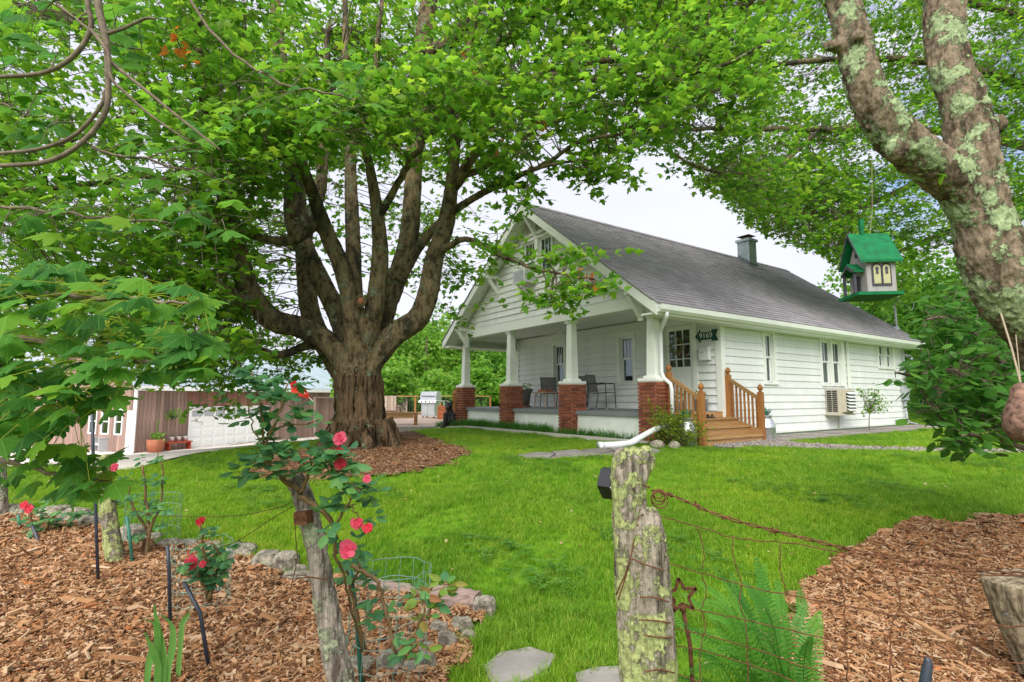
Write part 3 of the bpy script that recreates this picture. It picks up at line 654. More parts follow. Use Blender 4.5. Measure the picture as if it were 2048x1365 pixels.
def window(pl, a0, a1, z0, z1, mid=None, munt=1, cur=None, casing=.10, rows=1, label=None):
    """double-hung sash window, opening a0..a1, z0..z1"""
    mb = HB(); c = casing; mid = mid or (z0 + z1) / 2
    tp = .036 if pl == 'S' else .052; pbox(mb, pl, a0 - c, a0, 0, tp, z0 - .02, z1 + c); pbox(mb, pl, a1, a1 + c, 0, tp, z0 - .02, z1 + c); pbox(mb, pl, a0, a1, 0, tp - .002, z1, z1 + c)
    pbox(mb, pl, a0, a0 + .02, -.10, -.002, z0, z1); pbox(mb, pl, a1 - .02, a1, -.10, -.002, z0, z1); pbox(mb, pl, a0 + .02, a1 - .02, -.10, -.002, z1 - .02, z1)
    wd = hbuild(mb, 'window', M['trim'])
    if label: wd['label'] = label
    mb = HB(); pbox(mb, pl, a0 - c - .03, a1 + c + .03, 0, .06, z0 - .06, z0 - .021); pbox(mb, pl, a0 + .001, a1 - .001, -.1, -.001, z0 - .03, z0); hbuild(mb, 'sill', M['trim'], wd)
    for (s0, s1, d) in ((mid - .02, z1 - .02, -.045), (z0, mid + .02, -.075)):
        mb = HB(); x0, x1 = a0 + .021, a1 - .021; r = .042
        pbox(mb, pl, x0, x0 + r, d - .015, d + .013, s0, s1); pbox(mb, pl, x1 - r, x1, d - .015, d + .013, s0, s1)
        pbox(mb, pl, x0 + r, x1 - r, d - .015, d + .013, s0, s0 + r); pbox(mb, pl, x0 + r, x1 - r, d - .015, d + .013, s1 - r, s1)
        if d > -.05:
            for k in range(munt):
                xm = x0 + r + (x1 - x0 - 2 * r) * (k + 1) / (munt + 1); pbox(mb, pl, xm - .009, xm + .009, d - .012, d + .010, s0 + r, s1 - r)
        hbuild(mb, 'sash', M['whitemetal'], wd)
        mb = HB(); pbox(mb, pl, x0 + r - .004, x1 - r + .004, d - .004, d + .002, s0 + r - .004, s1 - r + .004); hbuild(mb, 'pane', M['glass'], wd)
    if cur:
        n = 40; x0, x1 = a0 - .05, a1 + .05; V = []; F = []
        zt, zb = z1, (z0 - .05 if cur[1] == 'full' else mid - .05)
        for i in range(n + 1):
            a = x0 + (x1 - x0) * i / n; d = -.17 + .018 * math.sin(i * 1.35) + .006 * math.sin(i * 3.1)
            V += [PL[pl](a, d, zb), PL[pl](a, d - .02 * (i % 3 == 0), zt)]
        mb = HB(); mb.add(V, [(2 * i, 2 * i + 2, 2 * i + 3, 2 * i + 1) for i in range(n)])
        o = hbuild(mb, 'curtain', M[cur[0]], wd, smooth=True); o.modifiers.new('t', 'SOLIDIFY').thickness = .003
    return wd
# ---- openings (along, along, z, z)
FW = [(2.60, 3.08, 2.00, 3.23), (5.42, 5.90, 2.00, 3.23)]
DOOR = (.72, 1.57, FLZ, 3.34)
SW = [(1.78, 2.14, 1.97, 3.17), (4.58, 5.10, 1.97, 3.17), (5.20, 5.72, 1.97, 3.17), (8.22, 8.66, 2.55, 3.26), (8.80, 9.26, 2.55, 3.26)]
GW = [(3.97, 4.53, 4.82, 5.82), (3.27, 3.83, 4.82, 5.82)]
wF = sheath('wall', 'F', 0, BW, 1.2, 3.58, FW + [DOOR]); wF['label'] = 'front wall under the porch roof'
wS = sheath('wall', 'S', 0.121, 10.1, .78, 3.45, SW)
fops = [(o[0] - .1, o[1] + .1, o[2] - .02, o[3] + .1) for o in FW + [DOOR]]
siding(wF, 'F', .115, BW - .1, FLZ + .01, 3.52, fops)
sops = [(SW[0][0] - .1, SW[0][1] + .1, SW[0][2] - .02, SW[0][3] + .1), (SW[1][0] - .1, SW[2][1] + .1, SW[1][2] - .02, SW[1][3] + .1), (SW[3][0] - .1, SW[4][1] + .1, SW[3][2] - .02, SW[3][3] + .1)]
siding(wS, 'S', .115, 10.0, .79, 3.36, sops)
mb = HB(); mb.box(0, 10.1, .03, BW - .03, .60, .78); mb.box(.02, 10.1, BW - .1, BW, .78, 3.6); mb.box(10.0, 10.1, .13, BW - .1, .78, 3.6)
mb.box(.13, 9.98, .13, BW - .11, 1.2, 1.27); mb.box(.13, 9.98, .13, BW - .11, 3.5, 3.57)
hbuild(mb, 'foundation', M['block'])
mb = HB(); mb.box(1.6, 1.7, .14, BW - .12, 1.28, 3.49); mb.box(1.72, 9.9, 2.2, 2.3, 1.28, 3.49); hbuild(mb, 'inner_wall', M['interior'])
# corner boards and frieze
mb = HB(); mb.box(-.050, 0, -.037, .11, .74, 3.42); mb.box(.001, .11, -.037, -.001, .74, 3.42); hbuild(mb, 'corner_board', M['trim'])
mb = HB(); mb.box(10.0, 10.1, -.037, -.001, .74, 3.42); hbuild(mb, 'corner_board', M['trim'])
mb = HB(); mb.box(-.050, -.001, BW - .1, BW + .03, FLZ, 3.5); hbuild(mb, 'corner_board', M['trim'])
mb = HB(); mb.box(.112, 9.999, -.036, -.001, 3.30, 3.44); hbuild(mb, 'frieze', M['trim'])
mb = HB(); mb.box(.112, 9.999, -.044, -.002, .735, .789); hbuild(mb, 'water_table', M['trim'])
window('F', *FW[0], mid=2.63, munt=2); window('F', *FW[1], mid=2.63, munt=2)
window('S', *SW[0], mid=2.58, cur=('curtain', 'full'))
window('S', *SW[1], mid=2.58, cur=('curtain', 'half'), casing=.05); window('S', *SW[2], mid=2.58, cur=('curtain', 'half'), casing=.05)
window('S', *SW[3], mid=2.94, cur=('curtain', 'half'), casing=.05); window('S', *SW[4], mid=2.94, cur=('curtain', 'half'), casing=.05)
mb = HB()
for (a0, a1, z0, z1) in ((SW[1][0], SW[2][1], SW[1][2], SW[1][3]), (SW[3][0], SW[4][1], SW[3][2], SW[3][3])):
    mb = HB(); mb.box(a0 - .1, a0 - .051, -.036, 0, z0 - .02, z1 + .1); mb.box(a1 + .051, a1 + .16, -.036, 0, z0 - .02, z1 + .1); mb.box(a0 - .052, a1 + .052, -.034, 0, z1 + .051, z1 + .099)
    hbuild(mb, 'window_casing', M['trim'])
# ---- gable
def gclip(z, s, e):
    h = RIDGE_W - (RIDGE_Z - .16 - z) / SL; return max(s, h), min(e, 2 * RIDGE_W - h)
GB, GT = 3.74, 6.45
gops = [(GW[1][0] - .1, GW[0][1] + .1, 4.80, 5.93)]
mb = HB()
for (b0, b1) in bands(GB, GT, gops + [(0, 0, z, z) for z in np.arange(GB, GT, .2)]):
    for s, e in spans(-.3, 8.2, b0, b1, gops):
        s0, e0 = gclip(b0, s, e); s1, e1 = gclip(b1, s, e)
        if e0 - s0 < .05: continue
        f = PL['G']; mb.hexa([f(s0, -.1, b0), f(e0, -.1, b0), f(e0, -.001, b0), f(s0, -.001, b0)], [f(s1, -.1, b1), f(max(e1, s1 + .01), -.1, b1), f(max(e1, s1 + .01), -.001, b1), f(s1, -.001, b1)])
wG = hbuild(mb, 'wall', M['paint']); wG['label'] = 'gable wall above the porch beam'
siding(wG, 'G', -.3, 8.2, GB, GT, gops, clip=gclip)
window('G', *GW[0], mid=5.28, munt=2, cur=None, casing=.07); window('G', *GW[1], mid=5.28, munt=2, cur=None, casing=.07)
mb = HB(); mb.box(-2.246, -2.2, GW[1][0] - .17, GW[0][1] + .17, 5.94, 6.02); mb.box(-2.24, -2.2, 3.90 - .001, 3.90 + .001, 4.8, 5.9); hbuild(mb, 'window_head', M['trim'])
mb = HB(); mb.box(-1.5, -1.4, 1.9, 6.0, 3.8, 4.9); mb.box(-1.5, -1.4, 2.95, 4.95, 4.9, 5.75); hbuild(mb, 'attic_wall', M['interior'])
for w0, w1, z0, z1 in ((3.62, 3.90, 6.02, 6.28), (4.02, 4.30, 6.02, 6.28)):
    mb = HB()
    for k in range(6):
        z = z0 + (z1 - z0) * k / 6; hw_ = min((w1 - w0), 9); mb.hexa([(-2.255, w0, z), (-2.23, w0, z), (-2.23, w1, z), (-2.255, w1, z)][::-1], [(-2.235, w0, z + .05), (-2.22, w0, z + .05), (-2.22, w1, z + .05), (-2.235, w1, z + .05)][::-1])
    mb.box(-2.262, -2.21, w0 - .02, w0 - .001, z0, z1); mb.box(-2.262, -2.21, w1 + .001, w1 + .02, z0, z1)
    hbuild(mb, 'gable_vent', M['beige'])
# rake boards, soffit, brackets
U0, U1 = -2.70, 10.6
for sgn in (-1, 1):
    we = RIDGE_W + sgn * (RIDGE_W + .45)
    mb = HB(); zz = lambda w, d: RIDGE_Z - SL * abs(w - RIDGE_W) - d
    for u0, u1, d0, d1 in ((U0 + .002, U0 + .035, .035, .25),):
        mb.hexa([(u0, RIDGE_W, zz(RIDGE_W, d1)), (u1, RIDGE_W, zz(RIDGE_W, d1)), (u1, we, zz(we, d1)), (u0, we, zz(we, d1))][::sgn], [(u0, RIDGE_W, zz(RIDGE_W, d0)), (u1, RIDGE_W, zz(RIDGE_W, d0)), (u1, we, zz(we, d0)), (u0, we, zz(we, d0))][::sgn])
    hbuild(mb, 'rake_board', M['trim'])
    mb = HB()   # roof deck
    mb.hexa([(U0 + .036, RIDGE_W, zz(RIDGE_W, .10)), (U1 - .03, RIDGE_W, zz(RIDGE_W, .10)), (U1 - .03, we, zz(we, .10)), (U0 + .036, we, zz(we, .10))][::sgn], [(U0 + .036, RIDGE_W, zz(RIDGE_W, .004)), (U1 - .03, RIDGE_W, zz(RIDGE_W, .004)), (U1 - .03, we, zz(we, .004)), (U0 + .036, we, zz(we, .004))][::sgn])
    rf = hbuild(mb, 'roof', M['trim'])
    # shingles, course by course
    mb = HB(); Ls = math.hypot(RIDGE_W + .47, SL * (RIDGE_W + .47)); ex = .145; nc = int(Ls / ex); cs, sn = 1 / math.hypot(1, SL), SL / math.hypot(1, SL)
    def sp(u, s, up):
        wv = (RIDGE_W + .48 - s * cs); z = RIDGE_Z - SL * wv + up * cs; wv += -up * 0
        return (u, RIDGE_W + sgn * (wv + up * sn), z)
    for i in range(nc + 1):
        u = U0 - .02 - rnd.random() * .28; s0 = i * ex; s1 = min(s0 + ex + .03, Ls)
        while u < U1:
            wd = rnd.uniform(.24, .36); a, b = max(u, U0 - .02), min(u + wd - .006, U1 + .02)
            if b - a > .02:
                lift = .018 + rnd.uniform(0, .006); mb.cv = rnd.random()
                q = [sp(a, s0, 0), sp(b, s0, 0), sp(b, s1, 0.002), sp(a, s1, 0.002)]; q2 = [sp(a, s0, lift), sp(b, s0, lift), sp(b, s1, .006), sp(a, s1, .006)]
                if sgn > 0: q.reverse(); q2.reverse()
                mb.hexa(q, q2)
            u += wd
    o = hbuild(mb, 'shingles', M['shingle'], rf); o['kind'] = 'stuff'
mb = HB()
for k in range(44):
    u = U0 - .03 + k * .303; mb.cv = rnd.random()
    for sgn in (-1, 1):
        a = [(u, RIDGE_W, RIDGE_Z + .035), (u + .30, RIDGE_W, RIDGE_Z + .028), (u + .30, RIDGE_W + sgn * .14, RIDGE_Z + .028 - .14 * SL), (u, RIDGE_W + sgn * .14, RIDGE_Z + .035 - .14 * SL)][::sgn]
        mb.hexa(a, [(p[0], p[1], p[2] + .014) for p in a])
hbuild(mb, 'ridge_cap', M['shingle'])
for (wv, top) in ((RIDGE_W, 6.45), (2.15, roofz(2.15) - .26), (RIDGE_W * 2 - 2.15, roofz(2.15) - .26), (.35, roofz(.35) - .26), (RIDGE_W * 2 - .35, roofz(.35) - .26)):
    mb = HB(); mb.bar((-2.66, wv, top - .02), (-2.23, wv, top - .02), .09, .10); mb.bar((-2.58, wv, top - .06), (-2.235, wv, top - .50), .08, .09); mb.box(-2.26, -2.2, wv - .05, wv + .05, top - .58, top + .02)
    hbuild(mb, 'bracket', M['trim'])
# eaves: fascia, soffit, gutter
mb = HB(); mb.box(U0 + .04, U1, -.44, -.41, 3.18, 3.38); mb.box(U0 + .04, U1, -.409, -.042, 3.20, 3.235); hbuild(mb, 'fascia', M['trim'])
mb = HB(); mb.box(U0 + .04, U1, 8.31, 8.34, 3.18, 3.38); mb.box(U0 + .04, U1, BW + .05, 8.309, 3.20, 3.235); hbuild(mb, 'fascia', M['trim'])
mb = HB(); prof = [(-.441, 3.24), (-.50, 3.24), (-.545, 3.29), (-.56, 3.37), (-.575, 3.37), (-.56, 3.275), (-.51, 3.222), (-.441, 3.222)]
mb.ext([(U0 + .02, p[0], p[1]) for p in prof], (U1 - U0, 0, 0)); hbuild(mb, 'gutter', M['trim'])
mb = HB(); mb.tube([hh for hh in ((-2.45, -.50, 3.23), (-2.45, -.50, 3.16), (-2.10, -.06, 2.98), (-2.06, -.01, 2.90), (-2.05, -.005, 2.1), (-2.05, -.06, 1.98), (-2.05, -.22, 1.86), (-2.05, -.24, 1.75), (-2.05, -.24, 1.02))], .04, 8)
hbuild(mb, 'downspout', M['plastic'], smooth=True)
# ---- porch
mb = HB(); mb.box(-2.20, -.036, .0, 8.08, 1.20, FLZ); hbuild(mb, 'porch_floor', M['floor'])
mb = HB(); mb.box(-2.14, -2.0, .41, 2.49, .55, 1.199); mb.box(-2.14, -2.0, 2.96, 5.10, .55, 1.199); mb.box(-2.14, -2.0, 5.57, 7.68, .55, 1.199); mb.box(-1.85, -.03, .02, .15, .55, 1.199); mb.box(-1.85, -.03, 7.95, 8.06, .55, 1.199)
hbuild(mb, 'porch_wall', M['block'])
mb = HB(); mb.box(-2.19, -.036, -.02, 8.1, 3.60, 3.64); hbuild(mb, 'porch_ceiling', M['ceil'])
mb = HB(); mb.box(-2.235, -2.0, -.05, 8.12, 3.47, 3.735); mb.box(-1.999, -.036, -.03, .15, 3.40, 3.61); mb.box(-1.999, -.036, 7.9, 8.1, 3.46, 3.61); hbuild(mb, 'beam', M['trim'])
BL, BH, BD = .207, .060, .10
bp = MB(); bp.box(-BL / 2, BL / 2, -.05, 0, 0, BH); BRK = mesh_only(bp, 'brick', M['brick'])
bp = MB(); bp.box(-.049, .049, -.05, 0, 0, BH); BRKH = mesh_only(bp, 'brick', M['brick'])
for w0 in (-.04, 2.50, 5.11, 7.69):
    w1 = w0 + .425; u0, u1 = -2.28, -1.855; zt = 1.905
    mb = HB(); mb.box(u0 + .0015, u1 - .0015, w0 + .0015, w1 - .0015, .5, zt); pier = hbuild(mb, 'brick_pier', M['mortar'])
    nc = 17; step = (zt - .60) / nc; pl0 = np.array(pier.location)
    def br(me, u, wv, z, rz): share(me, 'brick', pier, (u - pl0[0], wv - pl0[1], z - GZ - pl0[2]), (0, 0, rz + rnd.uniform(-.008, .008)), (1 + rnd.uniform(-.015, .01), 1, 1))
    for c in range(nc):
        z = .60 + c * step + .006
        for face in range(2):
            if face == 0: org = lambda t: (u0 - .0015 + rnd.uniform(-.0015, .0015), w0 + t, -PI / 2)
            else: org = lambda t: (u0 + t, w0 - .0015 + rnd.uniform(-.0015, .0015), 0.0)
            full = [.1035, .3215] if (c + face) % 2 == 0 else [.2125]
            for t in full:
                a, b, r = org(t); br(BRK, a, b, z, r)
            for t in ([] if len(full) == 2 else [.049, .376]) + ([.435 - .03] if False else []):
                a, b, r = org(t); br(BRKH, a, b, z, r)
            if len(full) == 2: pass
    mb = HB()
    def fr(h0, h1, r0, r1):
        c = ((u0 + u1) / 2, (w0 + w1) / 2); mb.hexa([(c[0] - r0, c[1] - r0, h0), (c[0] + r0, c[1] - r0, h0), (c[0] + r0, c[1] + r0, h0), (c[0] - r0, c[1] + r0, h0)], [(c[0] - r1, c[1] - r1, h1), (c[0] + r1, c[1] - r1, h1), (c[0] + r1, c[1] + r1, h1), (c[0] - r1, c[1] + r1, h1)])
    fr(1.905, 1.935, .225, .24); fr(1.935, 1.985, .24, .235); fr(1.985, 2.04, .16, .15); fr(2.04, 3.40, .108, .083); fr(3.40, 3.47, .115, .125)
    hbuild(mb, 'porch_column', M['trim'])
# door
mb = HB(); pbox(mb, 'F', .60, .719, 0, .054, FLZ, 3.46); pbox(mb, 'F', 1.571, 1.69, 0, .054, FLZ, 3.46); pbox(mb, 'F', .719, 1.571, 0, .052, 3.341, 3.46); pbox(mb, 'F', .56, 1.73, 0, .07, 3.461, 3.50)
dfr = hbuild(mb, 'door_frame', M['trim'])
mb = HB(); a0, a1 = .725, 1.565; gl = (.84, 1.45, 2.33, 3.22)
for q in ((a0, gl[0], FLZ + .02, 3.335), (gl[1], a1, FLZ + .02, 3.335), (gl[0], gl[1], FLZ + .02, gl[2]), (gl[0], gl[1], gl[3], 3.335)): pbox(mb, 'F', q[0], q[1], -.06, -.02, q[2], q[3])
dr = hbuild(mb, 'front_door', M['trim'])
mb = HB()
for k in (1, 2):
    x = gl[0] + (gl[1] - gl[0]) * k / 3; pbox(mb, 'F', x - .009, x + .009, -.05, -.014, gl[2], gl[3])
for z in (2.52, 2.87): pbox(mb, 'F', gl[0], gl[1], -.049, -.015, z - .011, z + .011)
hbuild(mb, 'muntin', M['whitemetal'], dr)
mb = HB(); pbox(mb, 'F', gl[0] + .002, gl[1] - .002, -.045, -.040, gl[2] + .002, gl[3] - .002); hbuild(mb, 'pane', M['glass'], dr)
mb = HB()
V = []; n = 36
for i in range(n + 1):
    a = gl[0] - .03 + (gl[1] - gl[0] + .06) * i / n; V += [PL['F'](a, -.075 + .012 * math.sin(i * 2.1), gl[2] - .05), PL['F'](a, -.075 + .012 * math.sin(i * 2.1), gl[3] + .05)]
mb.add(V, [(2 * i, 2 * i + 2, 2 * i + 3, 2 * i + 1) for i in range(n)])
o = hbuild(mb, 'curtain', M['curtain_red'], dr, smooth=True); o.modifiers.new('t', 'SOLIDIFY').thickness = .003
mb = HB()
for k, q in enumerate(((.83, 1.12, FLZ + .14, 1.66), (1.17, 1.46, FLZ + .14, 1.66), (.83, 1.12, 1.74, 2.24), (1.17, 1.46, 1.74, 2.24))): pbox(mb, 'F', q[0], q[1], -.02, -.008, q[2], q[3])
hbuild(mb, 'door_panel', M['trim'], dr)
mb = HB(); mb.ell((.07 - .02, 1.50, 2.26), (.03, .03, .03), 8, 6); mb.ell((-.03, 1.50, 2.26), (.03, .03, .03), 8, 6); hbuild(mb, 'door_knob', M['steel'], dr, smooth=True)
mb = HB(); mb.box(-.07, .1, .72, 1.57, FLZ - .005, FLZ + .02); hbuild(mb, 'threshold', M['zinc'])
# ---- chimney
cu0, cu1, cw0, cw1 = 6.95, 7.42, 3.35, 3.80; cz0, cz1 = roofz(cw0) - .25, 7.22
mb = HB(); mb.box(cu0 + .005, cu1 - .005, cw0 + .005, cw1 - .005, cz0, cz1); ch = hbuild(mb, 'chimney', M['chim'])
nc = 11; stp_ = (cz1 - cz0) / nc
for c in range(nc):
    for (x0, x1, y0, y1) in ((cu0, cu1 - .004, cw0, cw0 + .09), (cu0, cu0 + .09, cw0 + .094, cw1)):
        L_ = max(x1 - x0, y1 - y0); cut = [0, .5, 1] if c % 2 else [0, .25, .75, 1]
        for s, e in zip(cut[:-1], cut[1:]):
            mb = HB(); g = .006; z0, z1 = cz0 + c * stp_ + g, cz0 + (c + 1) * stp_
            if x1 - x0 > y1 - y0: mb.box(x0 + L_ * s + g, x0 + L_ * e, y0 - .004, y1, z0, z1)
            else: mb.box(x0 - .004, x1, y0 + L_ * s + g, y0 + L_ * e, z0, z1)
            hbuild(mb, 'brick', M['chim'], ch)
mb = HB(); mb.box(cu0 - .05, cu1 + .05, cw0 - .05, cw1 + .05, cz1, cz1 + .09); hbuild(mb, 'chimney_crown', M['chim'], ch)
mb = HB(); mb.lathe([(.07, 0), (.07, .14)], ((cu0 + cu1) / 2, (cw0 + cw1) / 2, cz1 + .09), 8)
cc = ((cu0 + cu1) / 2, (cw0 + cw1) / 2); mb.add([(cc[0] - .25, cc[1] - .25, cz1 + .22), (cc[0] + .25, cc[1] - .25, cz1 + .22), (cc[0] + .25, cc[1] + .25, cz1 + .22), (cc[0] - .25, cc[1] + .25, cz1 + .22), (cc[0], cc[1], cz1 + .30)], [(3, 2, 1, 0), (0, 1, 4), (1, 2, 4), (2, 3, 4), (3, 0, 4)])
hbuild(mb, 'chimney_cap', M['rust'], ch)
mb = HB()
for x, (y0, y1) in ((cu0 - .008, (cw0 - .012, cw1)),): mb.hexa([(x, y0, roofz(y0) - .1), (cu0 + .02, y0, roofz(y0) - .1), (cu0 + .02, y1, roofz(y1) - .1), (x, y1, roofz(y1) - .1)], [(x, y0, roofz(y0) + .18), (cu0 + .02, y0, roofz(y0) + .18), (cu0 + .02, y1, roofz(y1) + .18), (x, y1, roofz(y1) + .18)])
mb.box(cu0 - .007, cu1 + .01, cw0 - .014, cw0 + .02, roofz(cw0) - .12, roofz(cw0) + .14); mb.hexa([(cu0 - .1, cw0 - .16, roofz(cw0 - .16) + .03), (cu1 + .1, cw0 - .16, roofz(cw0 - .16) + .03), (cu1 + .1, cw0, roofz(cw0) + .03), (cu0 - .1, cw0, roofz(cw0) + .03)], [(cu0 - .1, cw0 - .16, roofz(cw0 - .16) + .045), (cu1 + .1, cw0 - .16, roofz(cw0 - .16) + .045), (cu1 + .1, cw0, roofz(cw0) + .045), (cu0 - .1, cw0, roofz(cw0) + .045)])
hbuild(mb, 'flashing', M['lead'], ch)
# service mast through the roof
mb = HB(); zb = roofz(.15); mb.tube([(10.25, .15, zb - .1), (10.25, .15, 4.75)], .035, 8); mb.lathe([(.12, 0), (.06, .14)], (10.25, .15, zb - .02), 10); mb.tube([(10.25, .15, 4.75), (10.25, .10, 4.85), (10.25, -.02, 4.84)], .05, 8)
for q in (.9, 1.15): mb.tube(crom([(10.25, 0, 4.83), (10.3, -.2, 4.62), (10.4, -.28, 4.5), (10.6, -.3, 4.7 + .1 * q)], 4), .008, 5)
hbuild(mb, 'service_mast', M['zinc'], smooth=True)
# rear wing
mb = HB(); mb.box(10.101, 13.2, 1.3, 6.5, .6, 3.1); wR = hbuild(mb, 'rear_wing', M['trim'])
mb = HB(); mb.hexa([(10.0, .9, 3.15), (13.5, .9, 3.15), (13.5, 4, 3.7), (10.0, 4, 3.7)], [(10.0, .9, 3.22), (13.5, .9, 3.22), (13.5, 4, 3.77), (10.0, 4, 3.77)]); hbuild(mb, 'rear_roof', M['shingle'])
mb = HB(); mb.box(10.55, 11.3, 1.24, 1.3, 1.2, 3.0); hbuild(mb, 'rear_door', M['interior'])

# ================================================================== things on and around the house (own top-level objects, in the house frame)
def hthing(name, label, cat, u, w_, z, rz=0.0, group=None):
    p = hw(u, w_, z); return thing(name, label, cat, tuple(p), A_H + rz, group)
# window air conditioner in the gable
t = hthing('window_air_conditioner', 'white window air conditioner with grey grille in the gable window', 'air conditioner', -2.3, 4.18, 4.60)
mb = MB(); mb.box(-.32, .12, -.26, .26, .02, .38); mb.build('case', M['whitemetal'], t, local=True)
mb = MB()
for k in range(12): mb.box(-.328, -.321, -.23, .23, .05 + k * .026, .063 + k * .026)
for k in range(6): mb.box(-.28 + k * .05, -.262 + k * .05, -.266, -.261, .06, .34)
mb.build('grille', M['zinc'], t, local=True)
mb = MB(); mb.bar((-.24, .18, .0), (.05, .18, -.2), .03, .03); mb.bar((-.24, -.18, .0), (.05, -.18, -.2), .03, .03); mb.box(-.28, .1, -.2, .2, -.005, .018); mb.build('support_bracket', M['beige'], t, local=True)
# through-the-wall heat pump on the side wall
t = hthing('heat_pump', 'beige wall-hung heat pump with slatted grilles on the side wall', 'heat pump', 4.62, -.02, 1.12)
mb = MB(); mb.box(0, .84, -.33, -.02, .04, .70); mb.build('case', M['beige'], t, local=True)
mb = MB(); mb.box(.22, .80, -.42, -.331, .09, .66); mb.build('hood', M['beige'], t, local=True)
mb = MB()
for k in range(11):
    for c in range(2): mb.box(-.007, -.001, -.31 + c * .14, -.19 + c * .14, .09 + k * .053, .128 + k * .053)
mb.build('side_grille', M['dark'], t, local=True)
mb = MB(); mb.box(.27, .77, -.428, -.421, .12, .63); mb.build('vent', M['dark'], t, local=True)
for k in range(6): mb = MB(); mb.hexa([(.26, -.50, .12 + k * .088), (.78, -.50, .12 + k * .088), (.78, -.43, .165 + k * .088), (.26, -.43, .165 + k * .088)], [(.26, -.50, .135 + k * .088), (.78, -.50, .135 + k * .088), (.78, -.43, .18 + k * .088), (.26, -.43, .18 + k * .088)]); mb.build('louvre', M['whitemetal'], t, local=True)
mb = MB(); mb.box(-.06, .86, -.37, 0, .0, .035); mb.tube([(.6, -.05, 0), (.6, -.05, -.40)], .018, 6); mb.build('wall_bracket', M['beige'], t, local=True)
t = hthing('line_set_cover', 'white pipe cover beside the double side window', 'pipe', 6.02, -.035, 1.85)
mb = MB(); mb.box(-.03, .03, -.06, 0, 0, 1.45); mb.build('cover', M['trim'], t, local=True); mb = MB(); mb.box(.036, .05, -.05, 0, 0, 1.43); mb.build('cable', M['zinc'], t, local=True)
t = hthing('meter_box', 'grey electric meter box with conduit at the far corner', 'meter box', 9.72, -.03, .70)
mb = MB(); mb.box(-.02, .36, -.16, 0, .80, 1.40); mb.build('box', M['zinc'], t, local=True)
mb = MB(); mb.tube([(.2, -.07, 1.4), (.2, -.07, 2.75)], .025, 8); mb.tube([(.06, -.07, .8), (.06, -.07, .25), (.1, -.12, .1), (.25, -.3, .03)], .03, 8); mb.build('conduit', M['zinc'], t, local=True, smooth=True)
t = hthing('hose_bib', 'small outdoor tap and dryer vent on white siding', 'tap', 7.2, -.03, 1.42)
mb = MB(); mb.tube([(0, 0, 0), (.02, -.14, 0)], .015, 6); mb.tube([(.25, 0, .03), (.27, -.12, .03), (.3, -.16, -.02)], .022, 6); mb.build('pipe', M['zinc'], t, local=True); mb = MB(); mb.ell((.3, -.13, .06), (.05, .04, .02), 8, 5); mb.build('handle', M['dark'], t, local=True)
# arrow sign 9169
t = hthing('house_number_sign', 'dark green arrow-shaped wooden sign reading 9169', 'sign', -.045, .32, 2.86)
mb = MB(); ar = [(.30, .15), (.16, .30), (.17, .235), (-.13, .235), (-.15, .28), (-.30, .28), (-.24, .15), (-.30, .02), (-.15, .02), (-.13, .065), (.17, .065), (.16, 0.0)]
mb.ext([(-.028, a, z) for a, z in ar], (.022, 0, 0)); mb.build('arrow_board', M['greenpaint'], t, local=True)
fc = bpy.data.curves.new('digits', 'FONT'); fc.body = '9169'; fc.size = .17; fc.extrude = .004; fc.align_x = 'CENTER'; fc.align_y = 'CENTER'; fc.space_character = 1.05
fo = bpy.data.objects.new('digits', fc); COL.objects.link(fo); bpy.context.view_layer.update()
me = bpy.data.meshes.new_from_object(fo.evaluated_get(bpy.context.evaluated_depsgraph_get())); bpy.data.objects.remove(fo)
me.materials.clear(); me.materials.append(M['letter'])
o = share(me, 'digits', t, (-.036, .005, .15), (PI / 2, 0, -PI / 2))
# mailbox
t = hthing('mailbox', 'white wall mailbox below the arrow sign', 'mailbox', -.045, .34, 2.45)
mb = MB(); mb.box(-.13, 0, -.12, .12, 0, .26); mb.hexa([(-.13, -.12, .261), (0, -.12, .261), (0, .12, .261), (-.13, .12, .261)], [(-.06, -.12, .31), (0, -.12, .31), (0, .12, .31), (-.06, .12, .31)]); mb.build('case', M['whitemetal'], t, local=True)
mb = MB(); mb.box(-.138, -.131, .0, .09, .16, .18); mb.box(-.136, -.131, -.115, .115, .20, .205); mb.build('name_plate', M['zinc'], t, local=True)
# wreath
M['wreath_pink'] = simple('dried_pink_blossom', (0.42, 0.16, 0.11), .8, .1, var=.3)
t = hthing('door_wreath', 'leafy wreath with pink and white blossoms hung on the front door', 'wreath', -.035, 1.145, 2.62)
def quadleaf(c, n, tdir, l, wd):
    n = np.array(n, float); n /= np.linalg.norm(n); tdir = np.array(tdir, float); tdir -= n * (n @ tdir); tdir /= np.linalg.norm(tdir) + 1e-9; s = np.cross(n, tdir) * wd / 2; c = np.array(c, float)
    return [c, c + tdir * l * .45 + s, c + tdir * l, c + tdir * l * .45 - s], [(0, 1, 2, 3)]
for nm, mt, cnt, l in (('foliage', 'leaf_lilac_a', 95, .065), ('pink_blossom', 'wreath_pink', 60, .055), ('white_blossom', 'letter', 22, .035)):
    mb = MB()
    for _ in range(cnt):
        a = rnd.uniform(0, 2 * PI); r = .17 + rnd.gauss(0, .025); mb.cv = rnd.random()
        if nm != 'foliage' and rnd.random() < .6: a = rnd.uniform(PI, 2 * PI)
        V, F = quadleaf((-.02 - rnd.random() * .05, r * math.cos(a), .22 + r * math.sin(a)), (-1, rnd.gauss(0, .5), rnd.gauss(0, .5)), (0, rnd.gauss(0, 1), rnd.gauss(0, 1)), l, l * .5); mb.add(V, F)
    mb.build(nm, M[mt], t, local=True)
